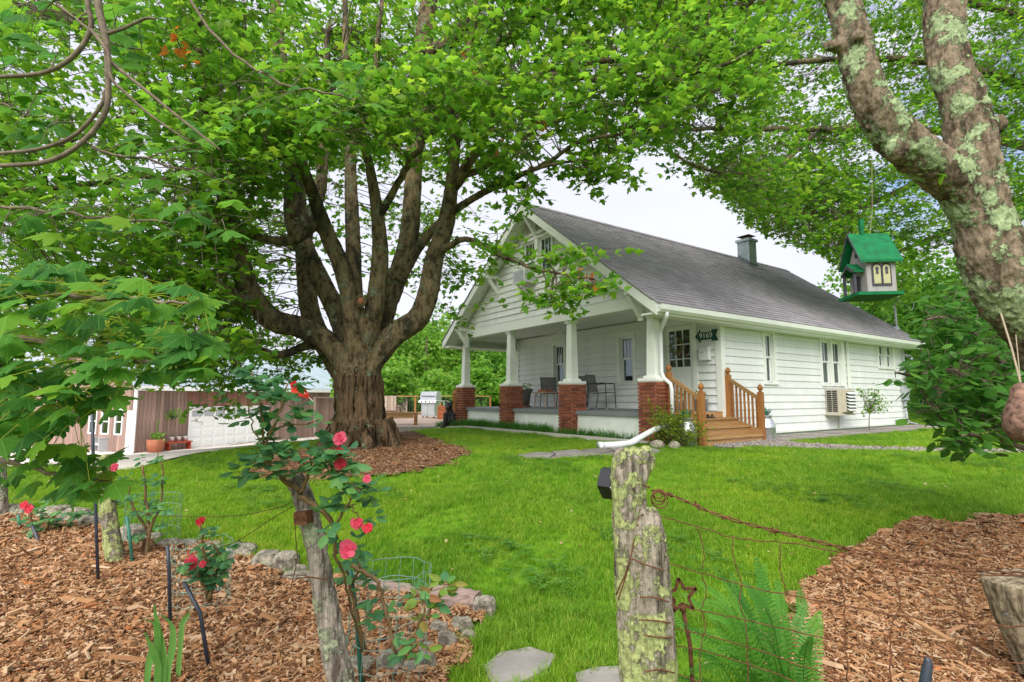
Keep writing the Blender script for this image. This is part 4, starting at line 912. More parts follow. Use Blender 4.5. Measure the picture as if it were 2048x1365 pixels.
# ceiling fan
t = hthing('ceiling_fan', 'pale ceiling fan under the porch roof', 'fan', -1.1, 4.3, 3.30)
mb = MB(); mb.lathe([(.04, 0), (.10, .02), (.10, .10), (.02, .14), (.02, .30)], (0, 0, 0), 10); mb.build('motor', M['trim'], t, local=True)
for k in range(5):
    a = k * 2 * PI / 5 + .3; mb = MB(); mb.bar((.1 * math.cos(a), .1 * math.sin(a), .06), (.62 * math.cos(a), .62 * math.sin(a), .07), .12, .012); mb.build('blade', M['trim'], t, local=True)
# ---- stairs
t = hthing('porch_steps', 'stained wooden steps with turned-post railings up to the porch', 'stairs', -.9, -.65, GZ)
def L2(u, w_, z): return (u + .9, w_ + .65, z - GZ)
def sb(mb, u0, u1, w0, w1, z0, z1): a = L2(u0, w0, z0); b = L2(u1, w1, z1); return mb.box(a[0], b[0], a[1], b[1], a[2], b[2])
SU0, SU1 = -1.90, .06
for k, (wo_, wi, z) in enumerate(((-.38, -.02, 1.165), (-.63, -.36, 1.01), (-.90, -.61, .83))):
    for j in range(2):
        m0 = wo_ + j * (wi - wo_) / 2; mb = MB(); sb(mb, SU0 + .03, SU1 - .03, m0 + .003, m0 + (wi - wo_) / 2 - .003, z - .035, z); mb.build('tread', M['cedar_h'], t, local=True)
    mb = MB(); sb(mb, SU0 + .045, SU1 - .045, wo_ + .03, wo_ + .055, (1.011, .831, .66)[k], z - .036); mb.build('riser', M['cedar_h'], t, local=True)
mb = MB(); sb(mb, SU0 + .045, SU1 - .045, -.015, .0, 1.166, 1.285); mb.build('riser', M['cedar_h'], t, local=True)
for u in (SU0, SU1 - .04):
    mb = MB(); mb.ext([L2(u, -.02, 1.22), L2(u, -.02, .70), L2(u, -.86, .66), L2(u, -.86, .92)], (.04, 0, 0)); mb.build('stringer', M['cedar_h'], t, local=True)
for u in (SU0 - .03, SU1 + .03):
    for w_, zb, zt in ((-.09, .72, 2.10), (-.83, .66, 1.71)):
        mb = MB(); sb(mb, u - .05, u + .05, w_ - .05, w_ + .05, zb, zt); po = mb.build('newel_post', M['cedar'], t, local=True)
        mb = MB(); c = L2(u, w_, zt); mb.lathe([(.045, 0), (.03, .02), (.03, .03), (.055, .06), (.06, .09), (.045, .13), (.02, .16), (.0, .175)], c, 10); mb.build('finial', M['cedar'], po, local=True, smooth=True)
    a, b = L2(u, -.14, 1.98), L2(u, -.78, 1.58); mb = MB(); mb.bar(a, b, .05, .075); mb.build('handrail', M['cedar_h'], t, local=True)
    a2, b2 = L2(u, -.14, 1.22), L2(u, -.78, .88)
    for k in range(7):
        s = (k + .5) / 7; p = np.array(a2) + (np.array(b2) - np.array(a2)) * s; q = np.array(a) + (np.array(b) - np.array(a)) * s
        mb = MB(); mb.box(p[0] - .017, p[0] + .017, p[1] - .017, p[1] + .017, p[2] - .06, q[2] - .02); mb.build('baluster', M['cedar'], t, local=True)
# sandals on the steps
for k, (u, lab) in enumerate(((-.98, 'black sandal on the top step, left of its pair'), (-.80, 'black sandal on the top step, right of its pair'))):
    t = hthing('sandal', lab, 'shoe', u, -.22, 1.167, .2 * k)
    mb = MB(); mb.lathe([(.045, 0), (.05, .01), (.048, .025)], (0, 0, 0), 12, 1, 2.4); mb.build('sole', M['dark'], t, local=True)
    mb = MB(); mb.tube([(-.045, -.03, .02), (-.03, -.035, .07), (.03, -.035, .07), (.045, -.03, .02)], .012, 6); mb.tube([(-.045, .05, .02), (-.03, .05, .06), (.03, .05, .06), (.045, .05, .02)], .012, 6); mb.build('strap', M['dark'], t, local=True)
# galvanised bucket planters by the door
for (u, w_, lab, s) in ((-.34, .33, 'galvanised bucket planter with green seedlings below the mailbox', 1.0), (-.52, .78, 'small bucket planter half hidden behind the stair railing', .9)):
    t = hthing('bucket_planter', lab, 'planter', u, w_, FLZ)
    mb = MB(); mb.lathe([(.13 * s, 0), (.165 * s, .26 * s), (.172 * s, .265 * s), (.172 * s, .28 * s), (.155 * s, .28 * s), (.15 * s, .24 * s)], (0, 0, 0), 18); mb.build('bucket', M['galv'], t, local=True, smooth=True)
    mb = MB()
    for _ in range(90):
        a = rnd.uniform(0, 2 * PI); r = .13 * s * math.sqrt(rnd.random()); mb.cv = rnd.random(); h = rnd.uniform(.02, .2)
        V, F = quadleaf((r * math.cos(a), r * math.sin(a), .25 * s + h), (rnd.gauss(0, .6), rnd.gauss(0, .6), 1), (rnd.gauss(0, 1), rnd.gauss(0, 1), .8), .07, .035); mb.add(V, F)
    mb.build('seedlings', M['leaf_green'], t, local=True)
# milk cans with succulents
for (u, w_, lab) in ((-2.17, -.66, 'milk can planter with blue-green succulent left of the steps'), (.32, -.80, 'milk can planter with blue-green succulent right of the steps')):
    t = hthing('milk_can', lab, 'milk can', u, w_, GZ)
    mb = MB(); mb.lathe([(.14, 0), (.145, .02), (.145, .24), (.15, .25), (.145, .26), (.14, .30), (.10, .38), (.085, .42), (.10, .45), (.11, .46), (.085, .46)], (0, 0, 0), 20); mb.build('can', M['galv'], t, local=True, smooth=True); t.scale = (1.22, 1.22, 1.15)
    mb = MB()
    for k in range(60):
        a = rnd.uniform(0, 2 * PI); e = rnd.uniform(-.1, 1.2); mb.cv = rnd.random(); d = np.array([math.cos(a) * math.cos(e), math.sin(a) * math.cos(e), math.sin(e)]); n_ = np.cross(d, np.cross((0, 0, 1), d) + 1e-6)
        V, F = quadleaf(np.array([0, 0, .46]) + d * rnd.uniform(0, .07), -n_ if n_[2] < 0 else n_, d, rnd.uniform(.08, .14), .035); mb.add(V, F)
    mb.build('succulent', M['succ'], t, local=True)
# big porch pot
t = hthing('porch_pot', 'tall grey glazed pot with sprouting plant at the porch end', 'planter', -.55, 6.75, FLZ)
mb = MB(); mb.lathe([(.20, 0), (.22, .03), (.15, .06)], (0, 0, 0), 18); mb.build('saucer', M['terracotta'], t, local=True, smooth=True)
mb = MB(); mb.lathe([(.15, .05), (.20, .40), (.25, .50), (.27, .52), (.27, .57), (.23, .57), (.21, .5)], (0, 0, 0), 20); mb.build('pot', M['pot'], t, local=True, smooth=True)
mb = MB()
for _ in range(60):
    a = rnd.uniform(0, 2 * PI); r = .18 * math.sqrt(rnd.random()); mb.cv = rnd.random(); V, F = quadleaf((r * math.cos(a), r * math.sin(a), .55 + rnd.uniform(0, .2)), (rnd.gauss(0, .7), rnd.gauss(0, .7), 1), (rnd.gauss(0, 1), rnd.gauss(0, 1), .8), .10, .05); mb.add(V, F)
mb.build('sprouts', M['leaf_green'], t, local=True)
# chairs and table
def chair(lab, u, w_, rz):
    t = hthing('patio_chair', lab, 'chair', u, w_, FLZ, rz, 'patio chairs on the porch')
    mb = MB(); mb.hexa([(-.25, -.25, .40), (.25, -.25, .43), (.25, .25, .43), (-.25, .25, .40)], [(-.25, -.25, .42), (.25, -.25, .45), (.25, .25, .45), (-.25, .25, .42)]); mb.build('seat', M['seat'], t, local=True)
    mb = MB(); mb.hexa([(-.265, -.23, .44), (-.245, -.23, .44), (-.245, .23, .44), (-.265, .23, .44)], [(-.36, -.23, .92), (-.34, -.23, .92), (-.34, .23, .92), (-.36, .23, .92)]); mb.build('backrest', M['seat'], t, local=True)
    for s in (-1, 1):
        for x0, x1, zt in ((.24, .27, .66), (-.24, -.33, .44)):
            mb = MB(); mb.tube([(x1, s * .27, .012), (x0, s * .265, zt)], .013, 6); lg = mb.build('leg', M['blackmetal'], t, local=True)
            mb = MB(); mb.lathe([(.018, 0), (.018, .02)], (x1, s * .27, 0), 8); mb.build('foot', M['whitemetal'], lg, local=True)
        mb = MB(); mb.tube(crom([(.24, s * .265, .62), (.22, s * .27, .67), (.05, s * .275, .68), (-.29, s * .26, .66)], 4), .014, 6); mb.build('armrest', M['blackmetal'], t, local=True, smooth=True)
        mb = MB(); mb.tube([(-.25, s * .245, .42), (-.35, s * .245, .93)], .013, 6); mb.build('back_post', M['blackmetal'], t, local=True)
    return t
chair('grey sling chair behind the small table at the third column', -.55, 5.35, -PI / 2 - .3)
chair('grey sling chair just right of the third brick pier', -.62, 4.15, PI + .9)
chair('rightmost grey sling chair, seen side-on by the front window', -.55, 3.25, PI - 1.25 + PI)
t = hthing('side_table', 'small wooden side table in front of the left porch chair', 'table', -1.15, 4.95, FLZ)
mb = MB(); mb.box(-.25, .25, -.3, .3, .42, .46); mb.build('table_top', M['deck'], t, local=True)
mb = MB(); mb.box(-.13, .13, -.2, .15, .462, .53); mb.build('tray', M['terracotta'], t, local=True)
for x in (-.2, .2):
    for y in (-.25, .25): mb = MB(); mb.bar((x, y, 0), (x * .8, y * .8, .42), .035, .035); mb.build('leg', M['deck'], t, local=True)
# drain pipe across the bed
t = thing('drain_pipe', 'white flexible drain pipe running from the downspout onto the lawn', 'pipe', tuple(hw(-2.5, -.6, GZ)), 0)
P = crom([hw(-2.05, -.24, 1.06), at(1318, 856, 10.1), at(1290, 870, 9.95), at(1262, 886, 9.8), at(1235, 890, 9.6), at(1197, 892, 9.45)], 8)
P2 = crom([P[0], P[6], P[14], P[22]], 6)
mb = MB(); mb.tube(P[:21], [.052 + .003 * (i % 2) for i in range(21)], 12); mb.build('corrugated_pipe', M['plastic'], t, smooth=True)
mb = MB(); mb.tube(P[20:], .062, 14); mb.tube(P[-3:], [.063, .070, .070], 14); mb.build('end_pipe', M['plastic'], t, smooth=True)

# ================================================================== barn
BZ = float(hgt(-17, 28))
B0 = at(265, 906, 26.0); BA = math.atan2(.914, .407)
barn = thing('barn', 'weathered board barn with blue-grey metal roof and white garage door', 'barn', (B0[0], B0[1], BZ), BA)
def bb(mb, name, mat, parent=None, **k): return mb.build(name, mat, parent or barn, local=True, **k)
BLN, BWD, BHT = 20.5, 9.0, 3.25
GD = (2.75, 7.75)
mb = MB(); mb.box(.06, BLN - .06, .06, BWD, 0, BHT - .05); mb.ext([(.06, .06, BHT - .05), (.06, BWD, BHT - .05), (.06, BWD / 2, 5.6)], (BLN - .12, 0, 0)); bb(mb, 'frame', M['barn'])
x = 0.0
while x < BLN - .2:
    wd = rnd.uniform(.17, .24)
    if x + wd < GD[0] or x > GD[1]: z0 = 0
    else: z0 = 2.18
    mb = MB(); mb.box(x, x + wd - .012, -.0, .05 + rnd.uniform(-.008, .008), z0, BHT); bb(mb, 'board', M['barn'] if z0 == 0 else M['barn_red']); x += wd
y = 0.06; WIN = [(1.0, 1.5), (2.05, 2.6), (3.1, 3.65)]
while y < BWD - .2:
    wd = rnd.uniform(.18, .26); segs = [(0, BHT + max(0, (BWD / 2 - abs(y - BWD / 2)) * .5))]
    for a, b in WIN:
        if y + wd > a and y < b: segs = [(0, .9), (2.1, BHT)]
    for s0, s1 in segs: mb = MB(); mb.box(-.002, .05 + rnd.uniform(-.008, .006), y, y + wd - .012, s0, s1); bb(mb, 'board', M['barn'])
    y += wd
for a, b in WIN:
    mb = MB()
    for q in ((a - .06, a, .85, 2.15), (b, b + .06, .85, 2.15), (a, b, .85, .92), (a, b, 2.08, 2.15), (a, b, 1.47, 1.52)): mb.box(-.03, .055, q[0], q[1], q[2], q[3])
    wn_ = bb(mb, 'window', M['whitemetal']); mb = MB(); mb.box(.02, .03, a, b, .92, 2.08); bb(mb, 'pane', M['glass'], wn_)
mb = MB(); mb.box(-.04, .0, .14, .56, .02, 2.05); bb(mb, 'side_door', M['whitemetal'])
mb = MB(); mb.box(-.05, .05, -.04, .1, 0, BHT); mb.tube([(-.1, -.12, BHT - .1), (-.06, -.1, BHT - .35), (-.06, -.1, .15), (-.2, -.25, .06)], .06, 8); bb(mb, 'downspout', M['whitemetal'])
# garage door
mb = MB(); mb.box(GD[0] + .08, GD[1] - .08, .005, .055, .01, 2.1); gd = bb(mb, 'garage_door', M['whitemetal'])
mb = MB(); mb.box(GD[0] - .04, GD[0] + .08, -.03, .0, 0, 2.2); mb.box(GD[1] - .08, GD[1] + .04, -.03, .0, 0, 2.2); mb.box(GD[0] + .081, GD[1] - .081, -.03, 0, 2.1, 2.2); bb(mb, 'door_casing', M['whitemetal'], gd)
nw = 7; cw = (GD[1] - GD[0] - .16) / nw
for r in range(4):
    for c in range(nw):
        x0 = GD[0] + .08 + c * cw + .07; x1 = x0 + cw - .14; z0 = .07 + r * .52
        if r < 3: mb = MB(); mb.hexa([(x0, .004, z0), (x1, .004, z0), (x1, .004, z0 + .38), (x0, .004, z0 + .38)][::1], [(x0 + .03, -.012, z0 + .03), (x1 - .03, -.012, z0 + .03), (x1 - .03, -.012, z0 + .35), (x0 + .03, -.012, z0 + .35)]); bb(mb, 'door_panel', M['whitemetal'], gd)
        else:
            mb = MB(); mb.box(x0, x1, -.004, .004, z0 + .04, z0 + .36); bb(mb, 'pane', M['zinc'], gd)
# roof
for sgn in (1, -1):
    yr = BWD / 2; ye = yr - sgn * (BWD / 2 + .45); ze = BHT + .02; zr = 5.75; x0, x1 = -.4, BLN + .4
    mb = MB(); q = [(x0, ye, ze), (x1, ye, ze), (x1, yr, zr), (x0, yr, zr)][::sgn]; mb.hexa([(p[0], p[1], p[2] - .06) for p in q], q); rf = bb(mb, 'roof', M['metalroof'])
    mb = MB()
    if sgn == 1:
        xx = x0 + .02
        while xx < x1: mb.bar((xx, ye, ze + .02), (xx, yr, zr + .02), .03, .04); xx += .42
        bb(mb, 'roof_seams', M['metalroof'], rf)['kind'] = 'stuff'
    mb = MB(); mb.box(x0, x1, ye - .02, ye + .02, ze - .24, ze - .02); bb(mb, 'fascia', M['whitemetal'])
def bthing(name, label, cat, x, y, z=0, rz=0): 
    c, s = math.cos(BA), math.sin(BA); px_, py_ = B0[0] + x * c - y * s, B0[1] + x * s + y * c; return thing(name, label, cat, (px_, py_, BZ + z + .03), BA + rz)
t = bthing('barrel_planter', 'rusty half-barrel planter at the barn corner', 'planter', .75, -.5)
mb = MB(); mb.lathe([(.30, 0), (.38, .3), (.40, .62), (.36, .62), (.35, .55)], (0, 0, 0), 16); mb.build('barrel', M['terracotta'], t, local=True, smooth=True)
mb = MB()
for _ in range(70): mb.cv = rnd.random(); V, F = quadleaf((rnd.gauss(0, .16), rnd.gauss(0, .16), .6 + rnd.uniform(0, .3)), (rnd.gauss(0, .6), rnd.gauss(0, .6), 1), (rnd.gauss(0, 1), rnd.gauss(0, 1), .8), .2, .09); mb.add(V, F)
mb.tube([(0, 0, .5), (.05, 0, 1.6)], .02, 5); mb.build('plant', M['leaf_green'], t, local=True)
t = bthing('red_bench', 'low red plank bench against the barn boards', 'bench', 2.0, -.35)
mb = MB(); mb.box(-.65, .65, -.18, .18, .36, .42); mb.build('seat', M['redpaint'], t, local=True)
for x in (-.55, .55): mb = MB(); mb.box(x - .03, x + .03, -.16, .16, 0, .36); mb.build('leg', M['redpaint'], t, local=True)
for k in range(3):
    t = bthing('tin_bucket', ('left', 'middle', 'right')[k] + ' galvanised tin on the red bench by the barn', 'bucket', 1.62 + k * .36, -.35, .42)
    mb = MB(); mb.lathe([(.12, 0), (.15, .24), (.155, .25), (.13, .25)], (0, 0, 0), 12); mb.build('bucket', M['galv'], t, local=True, smooth=True)
t = bthing('hanging_basket', 'fern-like hanging basket on the barn wall', 'hanging basket', 1.65, -.35, 1.55)
mb = MB(); mb.lathe([(.08, 0), (.22, .18), (.23, .2), (.2, .2)], (0, 0, 0), 12); mb.build('basket', M['dark'], t, local=True)
mb = MB(); mb.tube([(0, 0, .2), (0, .1, .75), (0, .4, .8)], .01, 5); mb.build('hook', M['blackmetal'], t, local=True)
mb = MB()
for _ in range(260):
    a = rnd.uniform(0, 2 * PI); e = rnd.uniform(-.9, 1.1); mb.cv = rnd.random(); d = np.array([math.cos(a) * math.cos(e), math.sin(a) * math.cos(e), math.sin(e)]); V, F = quadleaf(np.array([0, 0, .24]) + d * rnd.uniform(.05, .36), (rnd.gauss(0, .6), rnd.gauss(0, .6), 1), d, .16, .04); mb.add(V, F)
mb.build('foliage', M['leaf_green'], t, local=True)
p = at(205, 905, 27.0); t = thing('garden_armchair', 'grey moulded garden armchair outside the barn windows', 'chair', (p[0], p[1], float(hgt(p[0], p[1])) + .03), -.6)
mb = MB(); mb.box(-.35, .35, -.3, .3, .3, .42); mb.build('seat', M['zinc'], t, local=True)
mb = MB(); mb.hexa([(-.36, .24, .42), (.36, .24, .42), (.36, .34, .42), (-.36, .34, .42)], [(-.36, .42, 1.0), (.36, .42, 1.0), (.36, .5, 1.0), (-.36, .5, 1.0)]); mb.build('backrest', M['zinc'], t, local=True)
for s in (-1, 1): mb = MB(); mb.box(s * .36, s * .44, -.32, .36, 0, .64); mb.box(s * .33, s * .47, -.34, .34, .64, .70); mb.build('arm', M['zinc'], t, local=True)
# board fence left of the barn
fp = [at(165, 872, 30.5), at(-120, 872, 33)]; t = thing('board_fence', 'grey vertical board fence left of the barn', 'fence', (float(fp[0][0]), float(fp[0][1]), float(hgt(fp[0][0], fp[0][1]))), 0)
d = fp[1] - fp[0]; d[2] = 0; nb = 44
for k in range(nb):
    a = fp[0] + d * k / nb; b = fp[0] + d * (k + .92) / nb; z = float(hgt(a[0], a[1])); mb = MB(); mb.bar((a[0], a[1], z + .6), (b[0], b[1], z + .6), .03, 1.2 + .05 * rnd.random()); mb.build('board', M['grey_wood'], t)

# ================================================================== deck
DK = [(-6.2, 18.2), (-1.75, 18.35), (-1.3, 20.5), (-1.2, 30.5), (-6.8, 31.0)]; DZ = .62
deck = thing('deck', 'large wooden deck beyond the big maple', 'deck', (-3.8, 18.3, .40), 0)
yy = 18.2
while yy < 31:
    xr = -1.75 + (.45 * min(1, (yy - 18.2) / 2.3)); xl = -6.2 - .6 * (yy - 18.2) / 12.8
    mb = MB(); mb.box(xl, xr, yy, yy + .135, DZ - .03, DZ + rnd.uniform(-.002, .002)); mb.build('plank', M['deck'], deck); yy += .142
mb = MB(); mb.box(-6.2, -1.76, 18.14, 18.195, .28, DZ - .002); mb.build('fascia', M['grey_wood'], deck)
mb = MB(); mb.box(-6.1, -1.9, 18.3, 30.4, .2, DZ - .04); mb.build('joists', M['deck'], deck)
rail = thing('deck_railing', 'wooden deck railing with thin dark balusters', 'railing', (-3.9, 30.8, DZ), 0)
for x0, y0, x1, y1 in ((-7.0, 30.9, -1.25, 30.9),):
    mb = MB(); mb.bar((x0, y0, 1.66), (x1, y1, 1.66), .14, .05); mb.build('top_rail', M['cedar_h'], rail); mb = MB(); mb.bar((x0, y0, .72), (x1, y1, .72), .05, .08); mb.build('bottom_rail', M['cedar_h'], rail)
    for k in range(5):
        x = x0 + (x1 - x0) * k / 4; mb = MB(); mb.box(x - .05, x + .05, y0 - .05, y0 + .05, DZ, 1.63); mb.build('post', M['cedar'], rail)
    for k in range(44):
        x = x0 + (x1 - x0) * (k + .5) / 44
        if abs((k + .5) / 11 - round((k + .5) / 11)) < .03: continue
        mb = MB(); mb.box(x - .012, x + .012, y0 - .012, y0 + .012, .76, 1.63); mb.build('baluster', M['blackmetal'], rail)
t = thing('deck_post', 'stained deck gate post with ball finial behind the bear', 'post', (*at(908, 850, 19.6)[:2], DZ), 0)
mb = MB(); mb.box(-.06, .06, -.06, .06, 0, 1.05); mb.build('post', M['cedar'], t, local=True); mb = MB(); mb.lathe([(.04, 0), (.07, .05), (.075, .1), (.03, .17), (0, .19)], (0, 0, 1.05), 10); mb.build('finial', M['cedar'], t, local=True, smooth=True)
t = thing('brick_planter_box', 'low orange planter box beside the grill', 'planter', (*at(892, 838, 24.5)[:2], DZ), .1)
for k in range(3): mb = MB(); mb.box(-.38, .38, -.25, .25, k * .20 + .002, k * .20 + .19); mb.build('plank', M['orange'], t, local=True)
# grill
g = at(861, 836, 25.6); t = thing('gas_grill', 'stainless steel gas grill with domed lid on the deck', 'grill', (g[0], g[1], DZ), -.35)
mb = MB(); mb.box(-.36, .36, -.26, .26, .12, .74); mb.build('cabinet', M['steel'], t, local=True)
mb = MB(); mb.box(-.33, -.01, -.275, -.262, .16, .70); mb.box(.01, .33, -.275, -.262, .16, .70); mb.build('cabinet_door', M['zinc'], t, local=True)
mb = MB(); pr = [(-.28, .84), (.28, .84), (.28, 1.06), (.20, 1.20), (.05, 1.26), (-.12, 1.24), (-.24, 1.12)]; mb.ext([(-.42, y, z) for y, z in pr], (.84, 0, 0)); ld = mb.build('lid', M['steel'], t, local=True)
mb = MB(); mb.tube([(-.33, -.27, 1.04), (-.33, -.33, 1.04), (.33, -.33, 1.04), (.33, -.27, 1.04)], .018, 6); mb.build('lid_handle', M['blackmetal'], ld, local=True)
mb = MB(); mb.hexa([(-.46, -.36, .74), (.46, -.36, .74), (.46, .28, .74), (-.46, .28, .74)], [(-.46, -.30, .84), (.46, -.30, .84), (.46, .28, .84), (-.46, .28, .84)]); mb.build('control_panel', M['steel'], t, local=True)
for x in (-.3, -.1, .1, .3): mb = MB(); mb.ell((x, -.35, .79), (.035, .03, .035), 8, 6); mb.build('knob', M['dark'], t, local=True, smooth=True)
mb = MB(); mb.box(.462, .80, -.26, .26, .80, .83); mb.box(.80, .82, -.26, .26, .45, .83); mb.build('side_shelf', M['steel'], t, local=True)
for x in (-.3, .3):
    for y in (-.2, .2): mb = MB(); mb.lathe([(.05, -.02), (.05, .02)], (x, y, .05), 10); mb.build('wheel', M['dark'], t, local=True)
mb = MB(); mb.box(-.38, .38, -.28, .28, .10, .118); mb.build('base', M['zinc'], t, local=True)
# bench
t = thing('deck_bench', 'brown plank bench on the deck beside the maple trunk', 'bench', (*at(790, 850, 19.2)[:2], DZ), .02)
mb = MB(); mb.box(-1.0, .78, -.2, .2, .40, .45); mb.build('seat', M['cedar_h'], t, local=True); mb = MB(); mb.box(-.95, .68, -.17, -.13, .25, .40); mb.build('apron', M['cedar_h'], t, local=True)
for x in (-.9, .70): mb = MB(); mb.box(x, x + .07, -.19, .19, 0, .40); mb.build('leg', M['cedar'], t, local=True)
# adirondack chair
t = thing('adirondack_chair', 'pale wooden lounge chair behind the bench', 'chair', (*at(778, 838, 25)[:2], DZ), .3)
for k in range(5): mb = MB(); x = -.28 + k * .14; mb.hexa([(x - .06, .1, .32), (x + .06, .1, .32), (x + .06, .13, .32), (x - .06, .13, .32)], [(x - .06, .38, 1.05), (x + .06, .38, 1.05), (x + .06, .41, 1.05), (x - .06, .41, 1.05)]); mb.build('back_slat', M['deck'], t, local=True)
mb = MB(); mb.hexa([(-.3, -.4, .36), (.3, -.4, .36), (.3, .15, .28), (-.3, .15, .28)], [(-.3, -.4, .39), (.3, -.4, .39), (.3, .15, .31), (-.3, .15, .31)]); mb.build('seat', M['deck'], t, local=True)
for s in (-1, 1):
    mb = MB(); mb.box(s * .36, s * .42, -.42, -.34, 0, .56); mb.box(s * .36, s * .42, .2, .28, 0, .56); mb.build('leg', M['deck'], t, local=True); mb = MB(); mb.box(s * .30, s * .48, -.45, .3, .56, .59); mb.build('armrest', M['deck'], t, local=True)
# stair to the barn loft
t = thing('loft_stair', 'timber staircase with slanted rails rising against the barn end', 'stairs', (*at(800, 828, 34.5)[:2], float(hgt(-8, 34))), 0)
a = at(813, 832, 34.5); b = at(760, 752, 36.5)
for dz in (0, .35, .55, .95): mb = MB(); mb.bar(a + np.array([0, 0, dz]), b + np.array([0, 0, dz]), .06, .10 if dz else .2); mb.build('rail' if dz else 'stringer', M['deck'], t)
for k in range(9): s = k / 8; p = a + (b - a) * s; mb = MB(); mb.box(p[0] - .35, p[0] + .2, p[1], p[1] + .9, p[2] - .02, p[2] + .03); mb.build('step', M['deck'], t)
mb = MB(); mb.box(a[0] - .05, a[0] + .05, a[1] - .05, a[1] + .05, float(hgt(a[0], a[1])), a[2] + 1.0); mb.build('post', M['deck'], t)
mb = MB(); mb.box(b[0] - .05, b[0] + .05, b[1] - .05, b[1] + .05, float(hgt(b[0], b[1])), b[2] + 1.0); mb.build('post', M['deck'], t)
# bear statue
bp_ = at(899, 858, 17.3); bt = thing('bear_statue', 'small black bear statue sitting at the brick pier', 'statue', (bp_[0], bp_[1], float(hgt(bp_[0], bp_[1]))), 0)
mb = MB()
mb.ell((.02, .05, .26), (.19, .22, .26)); mb.ell((.0, 0, .48), (.15, .15, .20)); mb.ell((-.03, -.05, .72), (.13, .14, .13)); mb.ell((-.06, -.19, .68), (.06, .09, .055))
for s in (-1, 1): mb.ell((-.02 + s * .10, -.02, .84), (.045, .03, .05)); mb.tube([(s * .12, -.06, .50), (s * .13, -.14, .28), (s * .12, -.17, .05)], [.075, .065, .06], 10); mb.ell((s * .13, -.21, .05), (.07, .10, .05)); mb.ell((s * .17, -.08, .12), (.09, .18, .12)); mb.ell((s * .2, -.24, .06), (.06, .10, .06))
o = mb.build('body', M['bear'], bt, local=True, smooth=True); rm = o.modifiers.new('r', 'REMESH'); rm.mode = 'VOXEL'; rm.voxel_size = .018; rm.use_smooth_shade = True; o.modifiers.new('s', 'SMOOTH').iterations = 3
mb = MB(); mb.ell((-.07, -.275, .67), (.035, .03, .03), 8, 6); mb.build('nose', M['dark'], bt, local=True, smooth=True); mb = MB(); mb.ell((-.065, -.225, .665), (.064, .06, .058), 10, 8); mb.build('muzzle', M['tan'], bt, local=True, smooth=True)
for s in (-1, 1): mb = MB(); mb.ell((-.04 + s * .055, -.178, .75), (.012, .012, .012), 8, 6); mb.build('eye', M['letter'], bt, local=True)
# flag and ornamental grass left of the trunk
t = thing('garden_flag', 'small red and orange flag on a slanted pole beside the trunk', 'flag', tuple(at(628, 805, 19)), 0)
mb = MB(); mb.tube([at(628, 805, 19), at(606, 783, 19)], .012, 6); mb.build('pole', M['whitemetal'], t)
V = []; n = 10
for i in range(n + 1):
    for j in range(4): q = at(582 + j * 9 + 1.5 * i * (j / 3), 762 + i * 2.6 + j * 4, 19 + .05 * math.sin(i * 1.2 + j)); V.append(q)
mb = MB(); mb.add(V, [(i * 4 + j, i * 4 + j + 1, i * 4 + j + 5, i * 4 + j + 4) for i in range(n) for j in range(3)]); o = mb.build('cloth', M['red'], t, smooth=True); o.modifiers.new('t', 'SOLIDIFY').thickness = .004
mb = MB(); mb.bar(at(628, 795, 19), at(690, 797, 19.5), .05, .05); mb.bar(at(630, 795, 19), at(630, 870, 19), .08, .08); mb.build('rail', M['deck'], t)
t = thing('ornamental_grass', 'tall tan-plumed ornamental grass left of the trunk', 'grass clump', (*gp(640, 868)[:2], float(hgt(*gp(640, 868)[:2]))), 0)
c = np.array(t.location)
for nm, mt, n, h0, h1, wd in (('plumes', 'tanplume', 420, .9, 1.6, .03), ('blades', 'leaf_green', 500, .4, .95, .03)):
    mb = MB()
    for _ in range(n):
        mb.cv = rnd.random(); q = np.array([rnd.gauss(-.1, .45), rnd.gauss(0, .3), 0]); h = rnd.uniform(h0, h1); b = np.array([rnd.gauss(0, .25), rnd.gauss(0, .15), h]); s = np.array([wd / 2, 0, 0]); m_ = q + b * .5 + np.array([0, 0, .05])
        mb.add([q - s, q + s, m_ + s, m_ - s, q + b], [(0, 1, 2, 3), (3, 2, 4)])
    mb.build(nm, M[mt], t, local=True)['kind'] = 'stuff'

# ================================================================== leaves and trees
def sym(R): return [(0.0, 0.0)] + R + [(-x, y) for x, y in R[-2::-1]] if R[-1][0] == 0 else R
LEAF_HI = [(0, 0)] + [(.10, -.03), (.24, -.09), (.40, -.02), (.34, .10), (.44, .17), (.60, .30), (.64, .50), (.46, .45), (.38, .50), (.27, .42), (.30, .60), (.21, .72), (.11, .74), (0, 1.0)]
LEAF_HI = LEAF_HI + [(-x, y) for x, y in LEAF_HI[-2:0:-1]]
LEAF_MD = [(0, 0), (.34, -.06), (.30, .14), (.62, .44), (.26, .42), (.22, .70), (0, 1.0)]; LEAF_MD = LEAF_MD + [(-x, y) for x, y in LEAF_MD[-2:0:-1]]
LEAF_LO = [(0, 0), (.45, .15), (.32, .60), (0, 1.0), (-.32, .60), (-.45, .15)]
def leaf_template(o, fold=.25, droop=.22):
    P = np.array([(0, .30)] + o); z = -fold * np.abs(P[:, 0]) - droop * (P[:, 1] - .2) ** 2
    V = np.column_stack([P[:, 0], P[:, 1], z]); n = len(o); F = np.array([(0, 1 + i, 1 + (i + 1) % n) for i in range(n)]); return V, F
